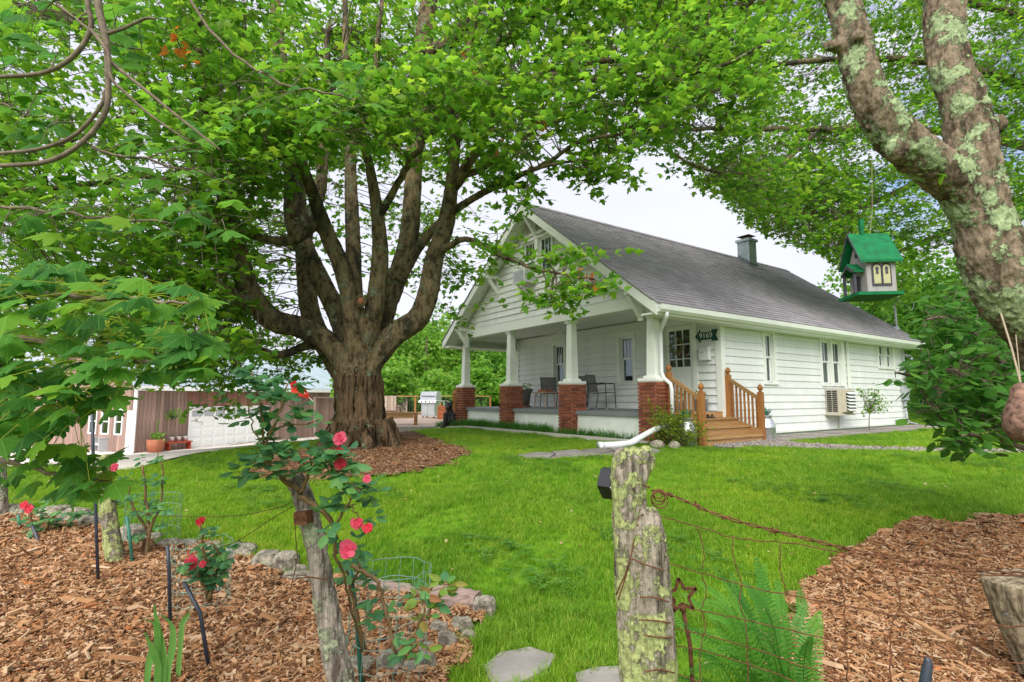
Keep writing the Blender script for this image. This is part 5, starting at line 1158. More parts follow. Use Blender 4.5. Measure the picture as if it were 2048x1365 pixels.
def leaves(C, size, tmpl, up=1.0, tip=None, spread=.9):
    """many leaves at once: centres C, per-leaf size; returns verts, tris, var"""
    n = len(C); V, F = tmpl
    Nn = rng.normal(0, .55, (n, 3)); Nn[:, 2] += up; Nn /= np.linalg.norm(Nn, axis=1)[:, None]
    T = rng.normal(0, 1, (n, 3)); T[:, 2] -= .5
    if tip is not None: T = T * spread + tip
    T -= Nn * (T * Nn).sum(1)[:, None]; T /= np.linalg.norm(T, axis=1)[:, None] + 1e-9
    S = np.cross(T, Nn); sz = np.asarray(size)[:, None, None]
    P = C[:, None, :] + sz * (V[None, :, 0:1] * S[:, None] + V[None, :, 1:2] * T[:, None] + V[None, :, 2:3] * Nn[:, None])
    FF = (np.arange(n) * len(V))[:, None, None] + F[None]
    var = np.repeat(np.clip(rng.normal(.45, .28, n), 0, 1), len(F))
    return P.reshape(-1, 3), FF.reshape(-1, 3), var
T_HI, T_MD, T_LO = leaf_template(LEAF_HI), leaf_template(LEAF_MD), leaf_template(LEAF_LO)
class LeafBag:
    def __init__(s): s.V = []; s.F = []; s.r = []; s.n = 0
    def add(s, V, F, r): s.V.append(V); s.F.append(F + s.n); s.r.append(r); s.n += len(V)
    def build(s, name, mat, parent):
        l = FR[parent.name][0]; return mkobj(name, np.vstack(s.V) - l, np.vstack(s.F), mat, parent, False, None, np.concatenate(s.r), 'stuff')
def pxpath(pts, k=1.0): return [(at(x, y, d), k * r * d / FPX) for x, y, d, r in pts]
def limb(mb, path, k=6, n=12, jit=.05, wig=0.0):
    P = crom([p for p, r in path], k); R = crom([(r, 0, 0) for p, r in path], k)[:, 0]
    if wig: P = P + rng.normal(0, 1, P.shape) * wig
    mb.tube(P, np.maximum(R, .003), n, True, jit); return P
def remeshed(name, mb, parent, mat, vox, disp, sm=2):
    """unite overlapping limbs into one bark surface with raised ridges"""
    V = np.array(mb.v); tmp = bpy.data.meshes.new('t'); tmp.from_pydata(V.tolist(), [], mb.f); o = bpy.data.objects.new('t', tmp); COL.objects.link(o)
    r = o.modifiers.new('r', 'REMESH'); r.mode = 'VOXEL'; r.voxel_size = vox; s_ = o.modifiers.new('s', 'SMOOTH'); s_.iterations = sm; s_.factor = .5
    dg = bpy.context.evaluated_depsgraph_get(); me = bpy.data.meshes.new_from_object(o.evaluated_get(dg)); bpy.data.objects.remove(o); bpy.data.meshes.remove(tmp)
    n = len(me.vertices); co = np.empty(n * 3, np.float32); me.vertices.foreach_get('co', co); co = co.reshape(-1, 3); no = np.empty(n * 3, np.float32); me.vertices.foreach_get('normal', no); no = no.reshape(-1, 3)
    d = np.array([disp(c) for c in co]); co = co + no * d[:, None]
    l = FR[parent.name][0]; me.vertices.foreach_set('co', (co - l).astype(np.float32).ravel()); me.update()
    me.materials.clear(); me.materials.append(mat); me.polygons.foreach_set('use_smooth', np.ones(len(me.polygons), bool)); me.name = name
    o = bpy.data.objects.new(name, me); COL.objects.link(o); o.parent = parent; return o
def sprays(bag, tw, nodes, blobs, leaf=.13, tmpl=T_MD, per=7, ncl=6, spread=.55, up=1.0, rtw=.010, keep=None):
    """leafy sprays: each a side branch from the nearest bough, twigs and leaves"""
    nodes = np.array(nodes); out = []
    for (x0, x1, y0, y1, d0, d1, cnt) in blobs:
        for _ in range(cnt):
            x, y, d = rnd.uniform(x0, x1), rnd.uniform(y0, y1), rnd.uniform(d0, d1)
            if keep and not keep(x, y): continue
            c = at(x, y, d); j = np.argmin(((nodes - c) ** 2).sum(1)); a = nodes[j]; L_ = np.linalg.norm(c - a)
            m = (a + c) / 2 + np.array([rnd.gauss(0, .1), rnd.gauss(0, .1), .12 * L_ + rnd.gauss(0, .05)]) * min(1, L_)
            if L_ > 2.2: a = c + (a - c) * (2.2 / L_); m = (a + c) / 2 + np.array([0, 0, .15])
            tw.tube(crom([a, m, c], 4), list(np.linspace(rtw * 1.3, rtw * .5, 9)), 4, False)
            cl = c + rng.normal(0, 1, (ncl, 3)) * np.array([spread, spread, spread * .38]) * rnd.uniform(.6, 1.1)
            for q in cl:
                if keep:
                    dq = q - CAMP; zz_ = dq @ CF; px_, py_ = CX + FPX * (dq @ CR) / zz_, CY - FPX * (dq @ CU) / zz_
                    if not keep(px_, py_): continue
                tw.tube([c + (q - c) * .05, (c + q) / 2 + np.array([0, 0, .03]), q], [rtw * .5, rtw * .4, rtw * .25], 3, False)
                nl = max(2, int(rnd.gauss(per, 1.5))); pos = q + rng.normal(0, 1, (nl, 3)) * np.array([.13, .13, .06]) * leaf / .13
                out.append(pos); dirv = (q - c); dirv[2] *= .3; dirv = dirv / (np.linalg.norm(dirv) + 1e-6)
                V, F, r = leaves(pos, leaf * rng.uniform(.55, 1.3, nl), tmpl, up, np.tile(dirv * .7, (nl, 1))); bag.add(V, F, r)
    return out
def ridged(freq, amp, zs, dens=1.0):
    def f(c):
        v = Vector((c[0] * freq, c[1] * freq, c[2] * freq * zs)); a = noise.noise(v) ; b = noise.noise(v * 2.3 + Vector((3, 1, 7)))
        return amp * (1 - 2.2 * abs(a)) * .6 + amp * .5 * b - .38 * amp
    return f
# ---- the big maple
TD = 10.0; tb = at(722, 893, TD)
maple = thing('maple_tree', 'massive old maple with many spreading limbs in a mulch ring', 'tree', (tb[0], tb[1], float(hgt(tb[0], tb[1])) - .02), 0)
mb = MB(); allnodes = []
trunk = [(722, 912, 10, 62), (722, 892, 10, 57), (722, 860, 10, 55), (720, 810, 10, 51), (716, 760, 10, 50), (710, 715, 10, 44), (706, 685, 10, 30)]
MAIN = [
 [(705, 745, 9.95, 32), (655, 684, 9.9, 32), (600, 655, 9.8, 31), (545, 640, 9.6, 33), (505, 595, 9.5, 31), (482, 530, 9.4, 29), (465, 450, 9.3, 25), (440, 350, 9.1, 21), (418, 240, 9.0, 17), (398, 110, 8.8, 13), (385, -40, 8.6, 9), (360, -250, 8.4, 5)],
 [(705, 730, 10.1, 28), (675, 630, 10.2, 28), (625, 530, 10.5, 28), (592, 450, 10.8, 31), (590, 350, 11, 32), (577, 255, 11.2, 28), (562, 130, 11.4, 21), (548, -20, 11.6, 15), (530, -250, 11.8, 8)],
 [(706, 740, 9.85, 28), (706, 640, 9.6, 27), (688, 548, 9.45, 26), (655, 470, 9.3, 24), (640, 430, 9.2, 21), (612, 350, 9.0, 16), (575, 262, 8.8, 13), (525, 214, 8.6, 10), (470, 205, 8.4, 8), (395, 230, 8.2, 6), (330, 250, 8.0, 4)],
 [(712, 690, 10.2, 30), (708, 580, 10.6, 25), (706, 480, 10.9, 22), (702, 380, 11.2, 19), (700, 280, 11.4, 15), (692, 150, 11.6, 11), (690, -20, 11.8, 8), (690, -250, 12, 4)],
 [(722, 740, 9.9, 30), (748, 620, 9.6, 28), (760, 520, 9.4, 25), (755, 430, 9.2, 19), (742, 350, 9.1, 15), (728, 290, 9.0, 12), (700, 235, 8.9, 9), (670, 180, 8.8, 6)],
 [(730, 740, 10.1, 30), (778, 600, 10.2, 30), (815, 490, 10.4, 29), (825, 390, 10.5, 26), (830, 290, 10.6, 25), (838, 180, 10.6, 27), (848, 80, 10.7, 28), (860, -20, 10.8, 25), (880, -250, 11, 14)],
 [(728, 745, 9.95, 34), (785, 674, 9.9, 34), (838, 634, 9.8, 32), (860, 570, 9.7, 30), (868, 520, 9.7, 28), (893, 445, 9.6, 25), (905, 350, 9.6, 19), (915, 240, 9.5, 15), (935, 120, 9.5, 12), (955, 0, 9.4, 10), (980, -200, 9.3, 5)],
 [(700, 770, 10.3, 30), (668, 720, 10.8, 30), (625, 640, 11.2, 28), (612, 560, 11.6, 26), (610, 470, 11.9, 22), (640, 380, 12.2, 18), (650, 250, 12.5, 13), (655, 60, 12.8, 8)],
]
SUB = [
 [(545, 640, 9.6, 20), (480, 600, 9.2, 17), (430, 570, 8.9, 14), (350, 555, 8.5, 10), (250, 575, 8.0, 7), (150, 600, 7.6, 4)],
 [(665, 700, 10.3, 16), (620, 690, 10.2, 12), (560, 710, 10, 9), (500, 690, 9.8, 8), (440, 650, 9.5, 6), (380, 640, 9.2, 4)],
 [(482, 540, 9.4, 16), (440, 545, 9.0, 12), (400, 575, 8.7, 9), (330, 560, 8.3, 6), (240, 530, 8, 4)],
 [(640, 440, 9.2, 14), (590, 480, 9.1, 12), (530, 478, 8.9, 10), (470, 462, 8.6, 8), (400, 470, 8.3, 6), (300, 440, 8, 4)],
 [(800, 560, 10.1, 16), (835, 500, 9.9, 12), (885, 440, 9.6, 10), (950, 395, 9.2, 9), (1020, 360, 8.8, 8), (1080, 335, 8.5, 6), (1160, 320, 8.2, 4)],
 [(868, 510, 9.7, 10), (930, 480, 9, 7), (990, 505, 8.4, 5.5), (1045, 530, 7.9, 4.5), (1110, 545, 7.6, 3.5), (1190, 560, 7.4, 2)],
 [(905, 380, 9.6, 14), (960, 290, 9.4, 12), (1000, 200, 9.2, 11), (1040, 165, 9.0, 10), (1120, 152, 8.8, 9), (1240, 160, 8.5, 8), (1340, 152, 8.3, 6), (1440, 132, 8.1, 5), (1540, 85, 7.9, 3)],
 [(1050, 160, 9.0, 9), (1130, 140, 9.1, 8), (1220, 120, 9.2, 7), (1330, 112, 9.3, 6), (1420, 85, 9.4, 4)],
 [(848, 110, 10.6, 20), (890, 90, 10.4, 17), (930, 50, 10.2, 14), (970, -10, 10, 11), (1020, -120, 9.8, 7)],
 [(905, 300, 9.6, 11), (940, 200, 9.8, 10), (980, 120, 10, 9), (1040, 60, 10.2, 8), (1080, 0, 10.4, 7), (1120, -120, 10.6, 4)],
 [(935, 130, 9.5, 9), (990, 90, 9.3, 8), (1060, 40, 9.1, 7), (1110, -20, 9, 5)],
 [(755, 440, 9.2, 11), (790, 380, 9.0, 9), (822, 320, 8.8, 8), (860, 270, 8.6, 6), (900, 235, 8.4, 4)],
 [(700, 300, 11.4, 10), (740, 220, 11.2, 8), (752, 120, 11, 7), (765, 0, 10.8, 5)],
 [(577, 262, 11.2, 14), (520, 170, 11, 11), (480, 80, 10.8, 9), (450, -40, 10.6, 6)],
 [(440, 350, 9.1, 14), (380, 290, 8.8, 11), (320, 200, 8.4, 9), (260, 120, 8, 7), (180, 60, 7.6, 5)],
 [(462, 450, 9.3, 14), (400, 400, 9, 11), (300, 350, 8.6, 9), (180, 370, 8.2, 7), (40, 385, 7.8, 6), (-80, 390, 7.5, 4)],
 [(418, 250, 9, 11), (340, 220, 8.6, 9), (240, 240, 8.3, 7), (100, 300, 8, 5), (-40, 320, 7.8, 4)],
 [(905, 360, 9.6, 10), (980, 330, 9.6, 8), (1070, 260, 9.6, 7), (1180, 220, 9.6, 6), (1290, 200, 9.6, 4)],
 [(1080, 335, 8.5, 6), (1150, 290, 8.4, 5), (1230, 270, 8.3, 4), (1320, 255, 8.2, 3)],
]
limb(mb, pxpath(trunk, .93), 5, 40, .04)
for a in range(9):      # root flare
    an = a * 2 * PI / 9 + .3; b0 = tb + np.array([math.cos(an) * .42, math.sin(an) * .42, .45]); b1 = tb + np.array([math.cos(an) * rnd.uniform(.60, .88), math.sin(an) * rnd.uniform(.60, .88), -.10])
    mb.tube(crom([b0, b0 * .45 + b1 * .55 - np.array([0, 0, .06]), b1], 4), list(np.linspace(.16, .05, 9)), 10)
for p in MAIN: allnodes.append(limb(mb, pxpath(p, .70), 5, 14, .03))
for p in SUB[:5]: allnodes.append(limb(mb, pxpath(p, .85), 5, 10, .03))
rz_ = ridged(15, .052, .09); rl_ = ridged(13, .012, .4)
zc = at(706, 715, 10)[2]
remeshed('trunk', mb, maple, M['bark_limb'], .024, lambda c: rz_(c) * float(sstep(zc + .15, zc - .35, c[2])) + rl_(c) * float(sstep(zc - .35, zc + .2, c[2])), 1)
mtk = maple.children[0]; mtk.data.materials.append(M['bark'])
zz_ = np.array([p.center[2] for p in mtk.data.polygons]) + FR[maple.name][0][2]; mtk.data.polygons.foreach_set('material_index', (zz_ + rng.normal(0, .08, len(zz_)) < zc - .28).astype(np.int32))
for p in SUB[5:]:
    mb = MB(); allnodes.append(limb(mb, pxpath(p, .85), 5, 9, .06, .012)); mb.build('branch', M['bark_limb'], maple, smooth=True)
nodes = np.vstack([n[2:] for n in allnodes])
# burl on the trunk
mb = MB(); c = at(722, 603, 9.35); mb.ell(c, (.10, .06, .12), 14, 10); o = mb.build('knot', M['bark_limb'], maple, smooth=True)
mb = MB(); mb.ell(c + np.array([.01, -.055, .0]), (.055, .02, .06), 12, 8); o = mb.build('knot_hole', M['terracotta'], maple, smooth=True)
def gap(x, y):
    """where the sky and the house stay free of this crown"""
    if 830 < x < 985 and 470 < y < 700: return False
    if y > 395 and 940 < x < 1330: return False
    if x > 1000 and y > 330 + 40 * math.sin(x * .021): return False
    if x > 1240 and y > 300: return False
    if 1330 < x: return y < 230
    if 520 < x < 930 and y > 440: return False
    if 560 < x < 800 and 330 < y < 700: return rnd.random() < .15
    return True
bag = LeafBag(); tw = MB()
BL1 = [(-250, 420, -160, 440, 6.0, 11.5, 250), (540, 1000, -160, 330, 12.8, 15.5, 210), (470, 1000, 125, 265, 7.0, 9.0, 46), (520, 1000, -160, 60, 7.5, 10, 16), (380, 540, -160, 330, 7, 11, 100), (400, 570, 240, 480, 7.4, 9, 44), (560, 1000, 190, 300, 7.4, 9, 26), (950, 1420, -160, 390, 7.6, 11.5, 310), (0, 480, 420, 690, 7.0, 12.0, 140), (180, 560, 640, 760, 8.0, 11.5, 34), (420, 560, 440, 640, 9.6, 11.5, 30)]
pos = sprays(bag, tw, nodes, BL1, .135, T_MD, 8, 6, .5, keep=gap)
# crown behind the limbs, seen between them
sprays(bag, tw, nodes, [(500, 960, 60, 470, 13.0, 15.5, 110), (420, 640, 440, 720, 12, 14, 40), (740, 900, 430, 660, 11.5, 13.5, 8), (880, 930, 480, 560, 11, 12.5, 9)], .14, T_MD, 8, 6, .6)
# the low sprig in front of the gable and other drooping tips
sprays(bag, tw, nodes, [(960, 1010, 460, 525, 7.9, 8.4, 4), (1095, 1180, 505, 585, 7.4, 7.8, 9), (1072, 1110, 588, 620, 7.5, 7.8, 4), (1150, 1195, 560, 590, 7.4, 7.6, 3)], .125, T_MD, 6, 5, .22)
sprays(bag, tw, nodes, [(1120, 1240, 300, 350, 8, 9, 9), (1185, 1225, 345, 372, 8.2, 8.8, 3), (985, 1060, 340, 385, 8.4, 9, 8), (1020, 1075, 385, 408, 8, 8.4, 2)], .125, T_MD, 7, 5, .25)
# sprigs hanging before the barn
sprays(bag, tw, nodes, [(250, 520, 690, 775, 9, 11, 22), (400, 450, 800, 822, 10, 10.4, 3), (540, 660, 700, 760, 10.4, 11.5, 12)], .11, T_MD, 7, 5, .3)
bag.build('crown', M['leaf'], maple)
bag = LeafBag()
for (x, y, d) in ((350, 90, 6.4), (362, 100, 6.4), (915, 128, 8.4), (930, 140, 8.4), (1050, 170, 8.2), (1085, 255, 8.2), (1010, 300, 8.6), (300, 640, 8.2), (1185, 555, 7.4)):
    V, F, r = leaves(at(x, y, d) + rng.normal(0, .10, (7, 3)), .11 * rng.uniform(.7, 1.1, 7), T_MD, .6); bag.add(V, F, r)
bag.build('turned_leaves', M['orange_leaf'], maple)
tw.build('twigs', M['twig'], maple, kind='stuff')
# single leaves one can pick out at the crown's lower edge
lm_me = []
for k in range(4):
    V, F = leaf_template(LEAF_HI, .15 + .12 * k, .15 + .15 * k); me = bpy.data.meshes.new('leaf'); me.from_pydata((V * 1.0).tolist(), [], F.tolist()); me.materials.append(M['leaf_obj']); lm_me.append(me)
M['leaf_obj2'] = leafm('maple_leaf_single', [(0.06, 0.17, 0.015), (0.11, 0.26, 0.02), (0.17, 0.31, 0.03)], .5, .5, 'obj')
lm2 = []
for k in range(3):
    V, F = leaf_template(LEAF_MD, .2 + .1 * k, .2); me = bpy.data.meshes.new('leaf'); me.from_pydata(V.tolist(), [], F.tolist()); me.materials.append(M['leaf_obj2']); lm2.append(me)
allp = np.vstack(pos); pick = allp[np.argsort(allp[:, 1] + rng.uniform(0, .8, len(allp)))[:280]]; l0 = FR[maple.name][0]
for q in pick: share(rnd.choice(lm2), 'leaf', maple, tuple(q - l0 + rng.normal(0, .05, 3)), (rnd.gauss(.3, .5), rnd.gauss(0, .5), rnd.uniform(0, 2 * PI)), (.135,) * 3)

def back(p): return [(x, y, d + 4.6 * float(np.clip((x - 1430) / 300, 0, 1)), r * .8) for x, y, d, r in p]
# ---- shade tree whose crown reaches in from the right
tb2 = at(2330, 870, 17.6); tr2 = thing('shade_tree', 'leafy maple reaching over the roof from the right edge', 'tree', (tb2[0], tb2[1], float(hgt(tb2[0], tb2[1]))), 0)
mb = MB(); limb(mb, pxpath(back([(2330, 890, 13, 48), (2325, 700, 13, 36), (2320, 450, 13, 33), (2310, 200, 13, 28), (2300, -100, 13, 20)])), 4, 14, .05); mb.build('trunk', M['bark_limb'], tr2, smooth=True)
nodes2 = []
for p in ([(2320, 450, 13, 16), (2150, 330, 12.4, 13), (1950, 270, 11.8, 11), (1780, 262, 11.3, 9), (1640, 258, 10.8, 8), (1500, 260, 10.4, 6), (1400, 258, 10.2, 5), (1300, 270, 10, 4)],
          [(2318, 400, 13, 15), (2100, 200, 12, 12), (1900, 130, 11.4, 10), (1720, 120, 10.8, 8), (1560, 130, 10.4, 6), (1420, 190, 10, 4)],
          [(2312, 250, 13, 14), (2100, 60, 12, 11), (1900, 0, 11.5, 9), (1700, -30, 11, 7), (1500, 10, 10.6, 5)],
          [(1640, 258, 10.8, 6), (1560, 330, 10.6, 5.5), (1480, 350, 10.4, 5), (1400, 335, 10.2, 4), (1330, 300, 10, 3)],
          [(1950, 270, 11.8, 9), (1850, 350, 11.8, 8), (1760, 400, 11.8, 7), (1660, 430, 11.8, 5), (1560, 420, 11.8, 3)],
          [(2150, 330, 12.4, 10), (2000, 420, 12.6, 8), (1880, 470, 12.8, 6), (1760, 520, 13, 4)]):
    mb = MB(); nodes2.append(limb(mb, pxpath(back(p)), 5, 8, .06, .01)); mb.build('branch', M['bark_limb'], tr2, smooth=True)
def gap2(x, y):
    if x < 1300: return y < 330 and x > 1180 and rnd.random() < .5
    lim = np.interp(x, [1300, 1380, 1450, 1500, 1560, 1640, 1690, 1740, 1800, 2300], [322, 372, 392, 455, 480, 505, 545, 600, 620, 620])
    if 1300 < x < 1500 and 255 < y < 300 and rnd.random() < .2: return False
    return y < lim
bag = LeafBag(); tw = MB(); n2 = np.vstack(nodes2)
p2 = sprays(bag, tw, n2, [(1300, 1540, -160, 430, 9.6, 12.8, 230), (1480, 2250, -160, 500, 14, 19, 860), (1440, 1720, 330, 560, 13.5, 17, 170), (1690, 1800, 480, 620, 15, 18, 50)], .12, T_MD, 9, 7, .62, keep=gap2)
bag.build('crown', M['leaf'], tr2); tw.build('twigs', M['twig'], tr2, kind='stuff')

# ---- crooked lichened tree in the foreground right
ct = at(2300, 1150, 2.6); crk = thing('crooked_tree', 'forked grey tree trunk covered with pale green lichen at the right', 'tree', (ct[0], ct[1], float(hgt(ct[0], ct[1])) - .05), 0)
mb = MB(); crp = [[(2330, 1500, 2.7, 110), (2280, 1050, 2.75, 92), (2190, 820, 2.75, 86), (2100, 670, 2.75, 82), (2025, 585, 2.75, 80), (1990, 520, 2.75, 76), (1965, 440, 2.75, 66), (1948, 350, 2.75, 60), (1940, 270, 2.78, 55), (1925, 200, 2.8, 51), (1897, 120, 2.85, 46), (1888, 40, 2.9, 46), (1892, -60, 2.95, 47), (1900, -260, 3.05, 38), (1880, -520, 3.2, 26)],
 [(1965, 460, 2.75, 54), (1925, 385, 2.72, 52), (1870, 335, 2.68, 52), (1800, 280, 2.64, 52), (1750, 215, 2.62, 47), (1722, 150, 2.62, 43), (1708, 90, 2.64, 42), (1697, 40, 2.66, 40), (1680, -20, 2.68, 39), (1640, -160, 2.72, 32), (1600, -420, 2.8, 22)],
 [(1706, 100, 2.63, 20), (1672, 92, 2.62, 16), (1652, 92, 2.61, 13)]]
for p in crp: limb(mb, pxpath(p, .79), 6, 18, .05)
for (x, y, d, r) in ((1795, 300, 2.56, 30), (1935, 210, 2.78, 22), (1715, 75, 2.56, 20), (1990, 250, 2.78, 26), (1890, 70, 2.85, 30)): mb.ell(at(x, y, d), (.8 * r * d / FPX,) * 3, 12, 8)
cd = ridged(26, .014, .4)
remeshed('trunk', mb, crk, M['bark_lichen'], .011, lambda c: cd(c) + .006 * noise.noise(Vector(c) * 90), 2)
cn = np.vstack([limb(MB(), pxpath(p)) for p in crp[:2]])
bag = LeafBag(); tw = MB(); sprays(bag, tw, cn, [(1500, 2400, -900, -150, 2.6, 4.6, 46)], .10, T_MD, 6, 4, .3); V, F, r = leaves(np.array([at(1895, 352, 2.6), at(1885, 350, 2.6)]), np.array([.07, .06]), T_LO, .3); bag.add(V, F, r)
bag.build('crown', M['leaf'], crk); tw.build('twigs', M['twig'], crk, kind='stuff')

# ---- woodland behind: crowns that read as one mass
def crown_cloud(c, r, n, leafsz, tmpl=T_LO):
    P = []
    lob = [np.array(c) + rng.normal(0, .55, 3) * np.array(r) * .8 for _ in range(9)]
    for q in lob:
        d = rng.normal(0, 1, (n // 9, 3)); d /= np.linalg.norm(d, axis=1)[:, None]; P.append(q + d * np.array(r) * .42 * rng.uniform(.75, 1.05, (n // 9, 1)))
    P = np.vstack(P); return leaves(P, leafsz * rng.uniform(.6, 1.3, len(P)), tmpl, .6)
def wood(name, spots, mat, leafsz, trunkmat):
    V_, F_, R_, n0 = [], [], [], 0; mbt = MB()
    for (x, y, d, rx, rz_, n) in spots:
        c = at(x, y, d); g0 = float(hgt(c[0], c[1])); V, F, r = crown_cloud(c, (rx, rx, rz_), n, leafsz); r = np.clip(r + rnd.uniform(-.25, .25), 0, 1)
        V_.append(V); F_.append(F + n0); R_.append(r); n0 += len(V)
        mbt.tube([(c[0], c[1], g0 - .2), (c[0] + .2, c[1], c[2] + rz_ * .3)], [rx * .06 + .06, .05], 6)
    o = mkobj(name, np.vstack(V_), np.vstack(F_), mat, None, False, None, np.concatenate(R_), 'stuff'); return o, mbt
sp = []
for k in range(30): x = 740 + k * 11.5 + rnd.uniform(-8, 8); sp.append((x, rnd.uniform(700, 735), rnd.uniform(42, 58), rnd.uniform(2.6, 4), rnd.uniform(2.4, 3.6), 1500))
for k in range(26): x = 740 + k * 13 + rnd.uniform(-8, 8); sp.append((x, rnd.uniform(755, 812), rnd.uniform(35, 42), rnd.uniform(1.6, 2.6), rnd.uniform(1.2, 2.0), 1100))
for k in range(18): sp.append((rnd.uniform(-350, 300), rnd.uniform(690, 830), rnd.uniform(44, 60), rnd.uniform(3, 5), rnd.uniform(2.5, 4), 1200))
o, mbt = wood('woodland', sp, M['leaf_green'], .30, M['twig']); mbt.build('woodland_trunks', M['twig'], kind='stuff')
sp = []
for k in range(16): sp.append((rnd.uniform(1740, 2060), rnd.uniform(560, 720), rnd.uniform(26, 36), rnd.uniform(2.2, 3.4), rnd.uniform(1.8, 3), 1300))
for k in range(14): sp.append((rnd.uniform(1840, 2400), rnd.uniform(700, 850), rnd.uniform(22, 30), rnd.uniform(1.6, 2.8), rnd.uniform(1.2, 2), 1100))
for k in range(12): sp.append((rnd.uniform(2060, 2500), rnd.uniform(300, 720), rnd.uniform(24, 34), rnd.uniform(3, 4), rnd.uniform(3, 4), 1000))
o, mbt = wood('woodland', sp, M['leaf_green'], .22, M['twig']); mbt.build('woodland_trunks', M['twig'], kind='stuff')

# ================================================================== fence posts and wire
def post(label, pts, mat, n=16, flat=1.0, vox=.012, name='fence_post', extra=None, amp=.010):
    P = [at(x, y, d) for x, y, d, r in pts]; base = P[0].copy(); gz = float(hgt(base[0], base[1]))
    t = thing(name, label, 'fence post', (base[0], base[1], min(gz, base[2])), 0)
    mb = MB(); limb(mb, pxpath(pts), 5, n, .04)
    if extra: extra(mb)
    rg = ridged(40, amp, .06); remeshed('post', mb, t, mat, vox, lambda c: rg(c) + .003 * noise.noise(Vector(c) * 70), 1); return t
def knob(mb):
    d = 1.80
    for (x, y, r, sx, sz) in ((1262, 908, 24, 1.25, .6), (1290, 908, 16, 1.1, .9), (1300, 922, 9, 1.0, 2.4), (1242, 925, 17, 1, 1), (1275, 935, 18, 1.2, 1)):
        q = at(x, y, d - .01); s = r * d / FPX; mb.ell(q, (s * sx, s * .9, s * sz), 12, 8)
    limb(mb, pxpath([(1322, 1470, 1.75, 34), (1316, 1300, 1.75, 33), (1309, 1150, 1.755, 30), (1300, 1060, 1.76, 26), (1293, 1018, 1.765, 18)]), 5, 14, .06)
fp1 = post('tall forked fence post thick with yellow-green lichen, rusty wire around it', [(1285, 1560, 1.8, 40), (1278, 1365, 1.8, 38), (1270, 1200, 1.8, 35), (1263, 1080, 1.8, 33), (1259, 1000, 1.8, 33), (1260, 950, 1.8, 35), (1261, 908, 1.8, 33)], M['post'], 18, extra=knob, vox=.006, amp=.012)
fp2 = post('leaning grey split fence post carrying the climbing rose', [(715, 1500, 2.35, 27), (682, 1365, 2.35, 25), (652, 1210, 2.35, 22), (632, 1090, 2.35, 20), (614, 1020, 2.35, 19), (600, 980, 2.35, 18), (588, 955, 2.35, 17)], M['post_grey'], 16, vox=.007)
fp3 = post('short lichened fence post leaning in the left mulch bed', [(243, 1190, 4.2, 19), (237, 1150, 4.2, 17), (224, 1080, 4.2, 15), (214, 1000, 4.2, 14), (210, 940, 4.2, 14), (208, 910, 4.2, 14)], M['post'], 14, vox=.010)
fp4 = post('dark fence post at the left picture edge', [(5, 1100, 5.3, 16), (0, 1050, 5.3, 15), (-4, 980, 5.3, 14), (-6, 920, 5.3, 14)], M['post_grey'], 14, vox=.012)
def wire(label, paths, r, mat, name='fence_wire', twist=0.0, loc=None):
    P0 = at(*paths[0][0]); t = thing(name, label, 'wire', tuple(P0), 0)
    for p in paths:
        C = crom([at(*q) for q in p], 8); 
        if twist:
            n = len(C); a = np.arange(n) * 1.1
            for ph in (0, PI): mb = MB(); D = C + np.column_stack([np.zeros(n), np.cos(a + ph), np.sin(a + ph)]) * twist; mb.tube(D, r, 5); mb.build('strand', mat, t, smooth=True)
        else:
            C = C + rng.normal(0, .0012, C.shape); mb = MB(); mb.tube(C, r, 5); mb.build('strand', mat, t, smooth=True)
    return t
t = wire('rusty barbed wire running right from the tall lichened post', [[(1304, 982, 1.78), (1345, 992, 1.72), (1440, 1032, 1.62), (1540, 1060, 1.5), (1640, 1085, 1.42), (1740, 1110, 1.33), (1860, 1130, 1.25), (2000, 1146, 1.2), (2120, 1152, 1.14)]], .0022, M['rust'], 'barbed_wire', .004)
for (x, y, d) in ((1340, 990, 1.72), (1395, 1012, 1.67), (1452, 1036, 1.61), (1548, 1062, 1.49), (1690, 1098, 1.38), (1838, 1127, 1.26)):
    mb = MB(); c = at(x, y, d)
    for k in range(2): v = rng.normal(0, 1, 3); v /= np.linalg.norm(v); mb.tube([c - v * .016, c + v * .016], .0018, 4)
    mb.tube([c + np.array([-.006, 0, 0]), c + np.array([.006, 0, 0])], .005, 6); mb.build('barb', M['rust'], t)
mb = MB()
for k in range(4):
    c0 = at(1316 + 3 * (k % 2), 988 + 4 * k, 1.765); R0 = .014 + .004 * k; mb.tube([c0 + np.array([R0 * math.cos(a), .004 * math.sin(2 * a), R0 * math.sin(a)]) for a in np.linspace(0, 6.1, 18)], .0022, 5)
mb.build('coil', M['rust'], t, smooth=True)
H = [[(1310, 1030, 1.76), (1390, 1052, 1.68), (1470, 1076, 1.58), (1600, 1090, 1.45), (1720, 1115, 1.34), (1800, 1140, 1.28), (2100, 1155, 1.15)],
     [(1318, 1122, 1.75), (1400, 1146, 1.66), (1490, 1172, 1.55), (1600, 1195, 1.45), (1760, 1225, 1.31), (1900, 1245, 1.23), (2100, 1255, 1.15)],
     [(1330, 1208, 1.74), (1400, 1222, 1.66), (1490, 1240, 1.55), (1620, 1270, 1.43), (1760, 1300, 1.31), (1900, 1318, 1.23), (2100, 1330, 1.15)],
     [(1335, 1255, 1.74), (1410, 1270, 1.65), (1500, 1296, 1.55), (1600, 1330, 1.45), (1700, 1370, 1.36)],
     [(1340, 1290, 1.74), (1400, 1300, 1.66), (1480, 1324, 1.56), (1560, 1350, 1.48), (1640, 1390, 1.42)],
     [(1340, 1345, 1.74), (1390, 1360, 1.67), (1420, 1376, 1.63)]]
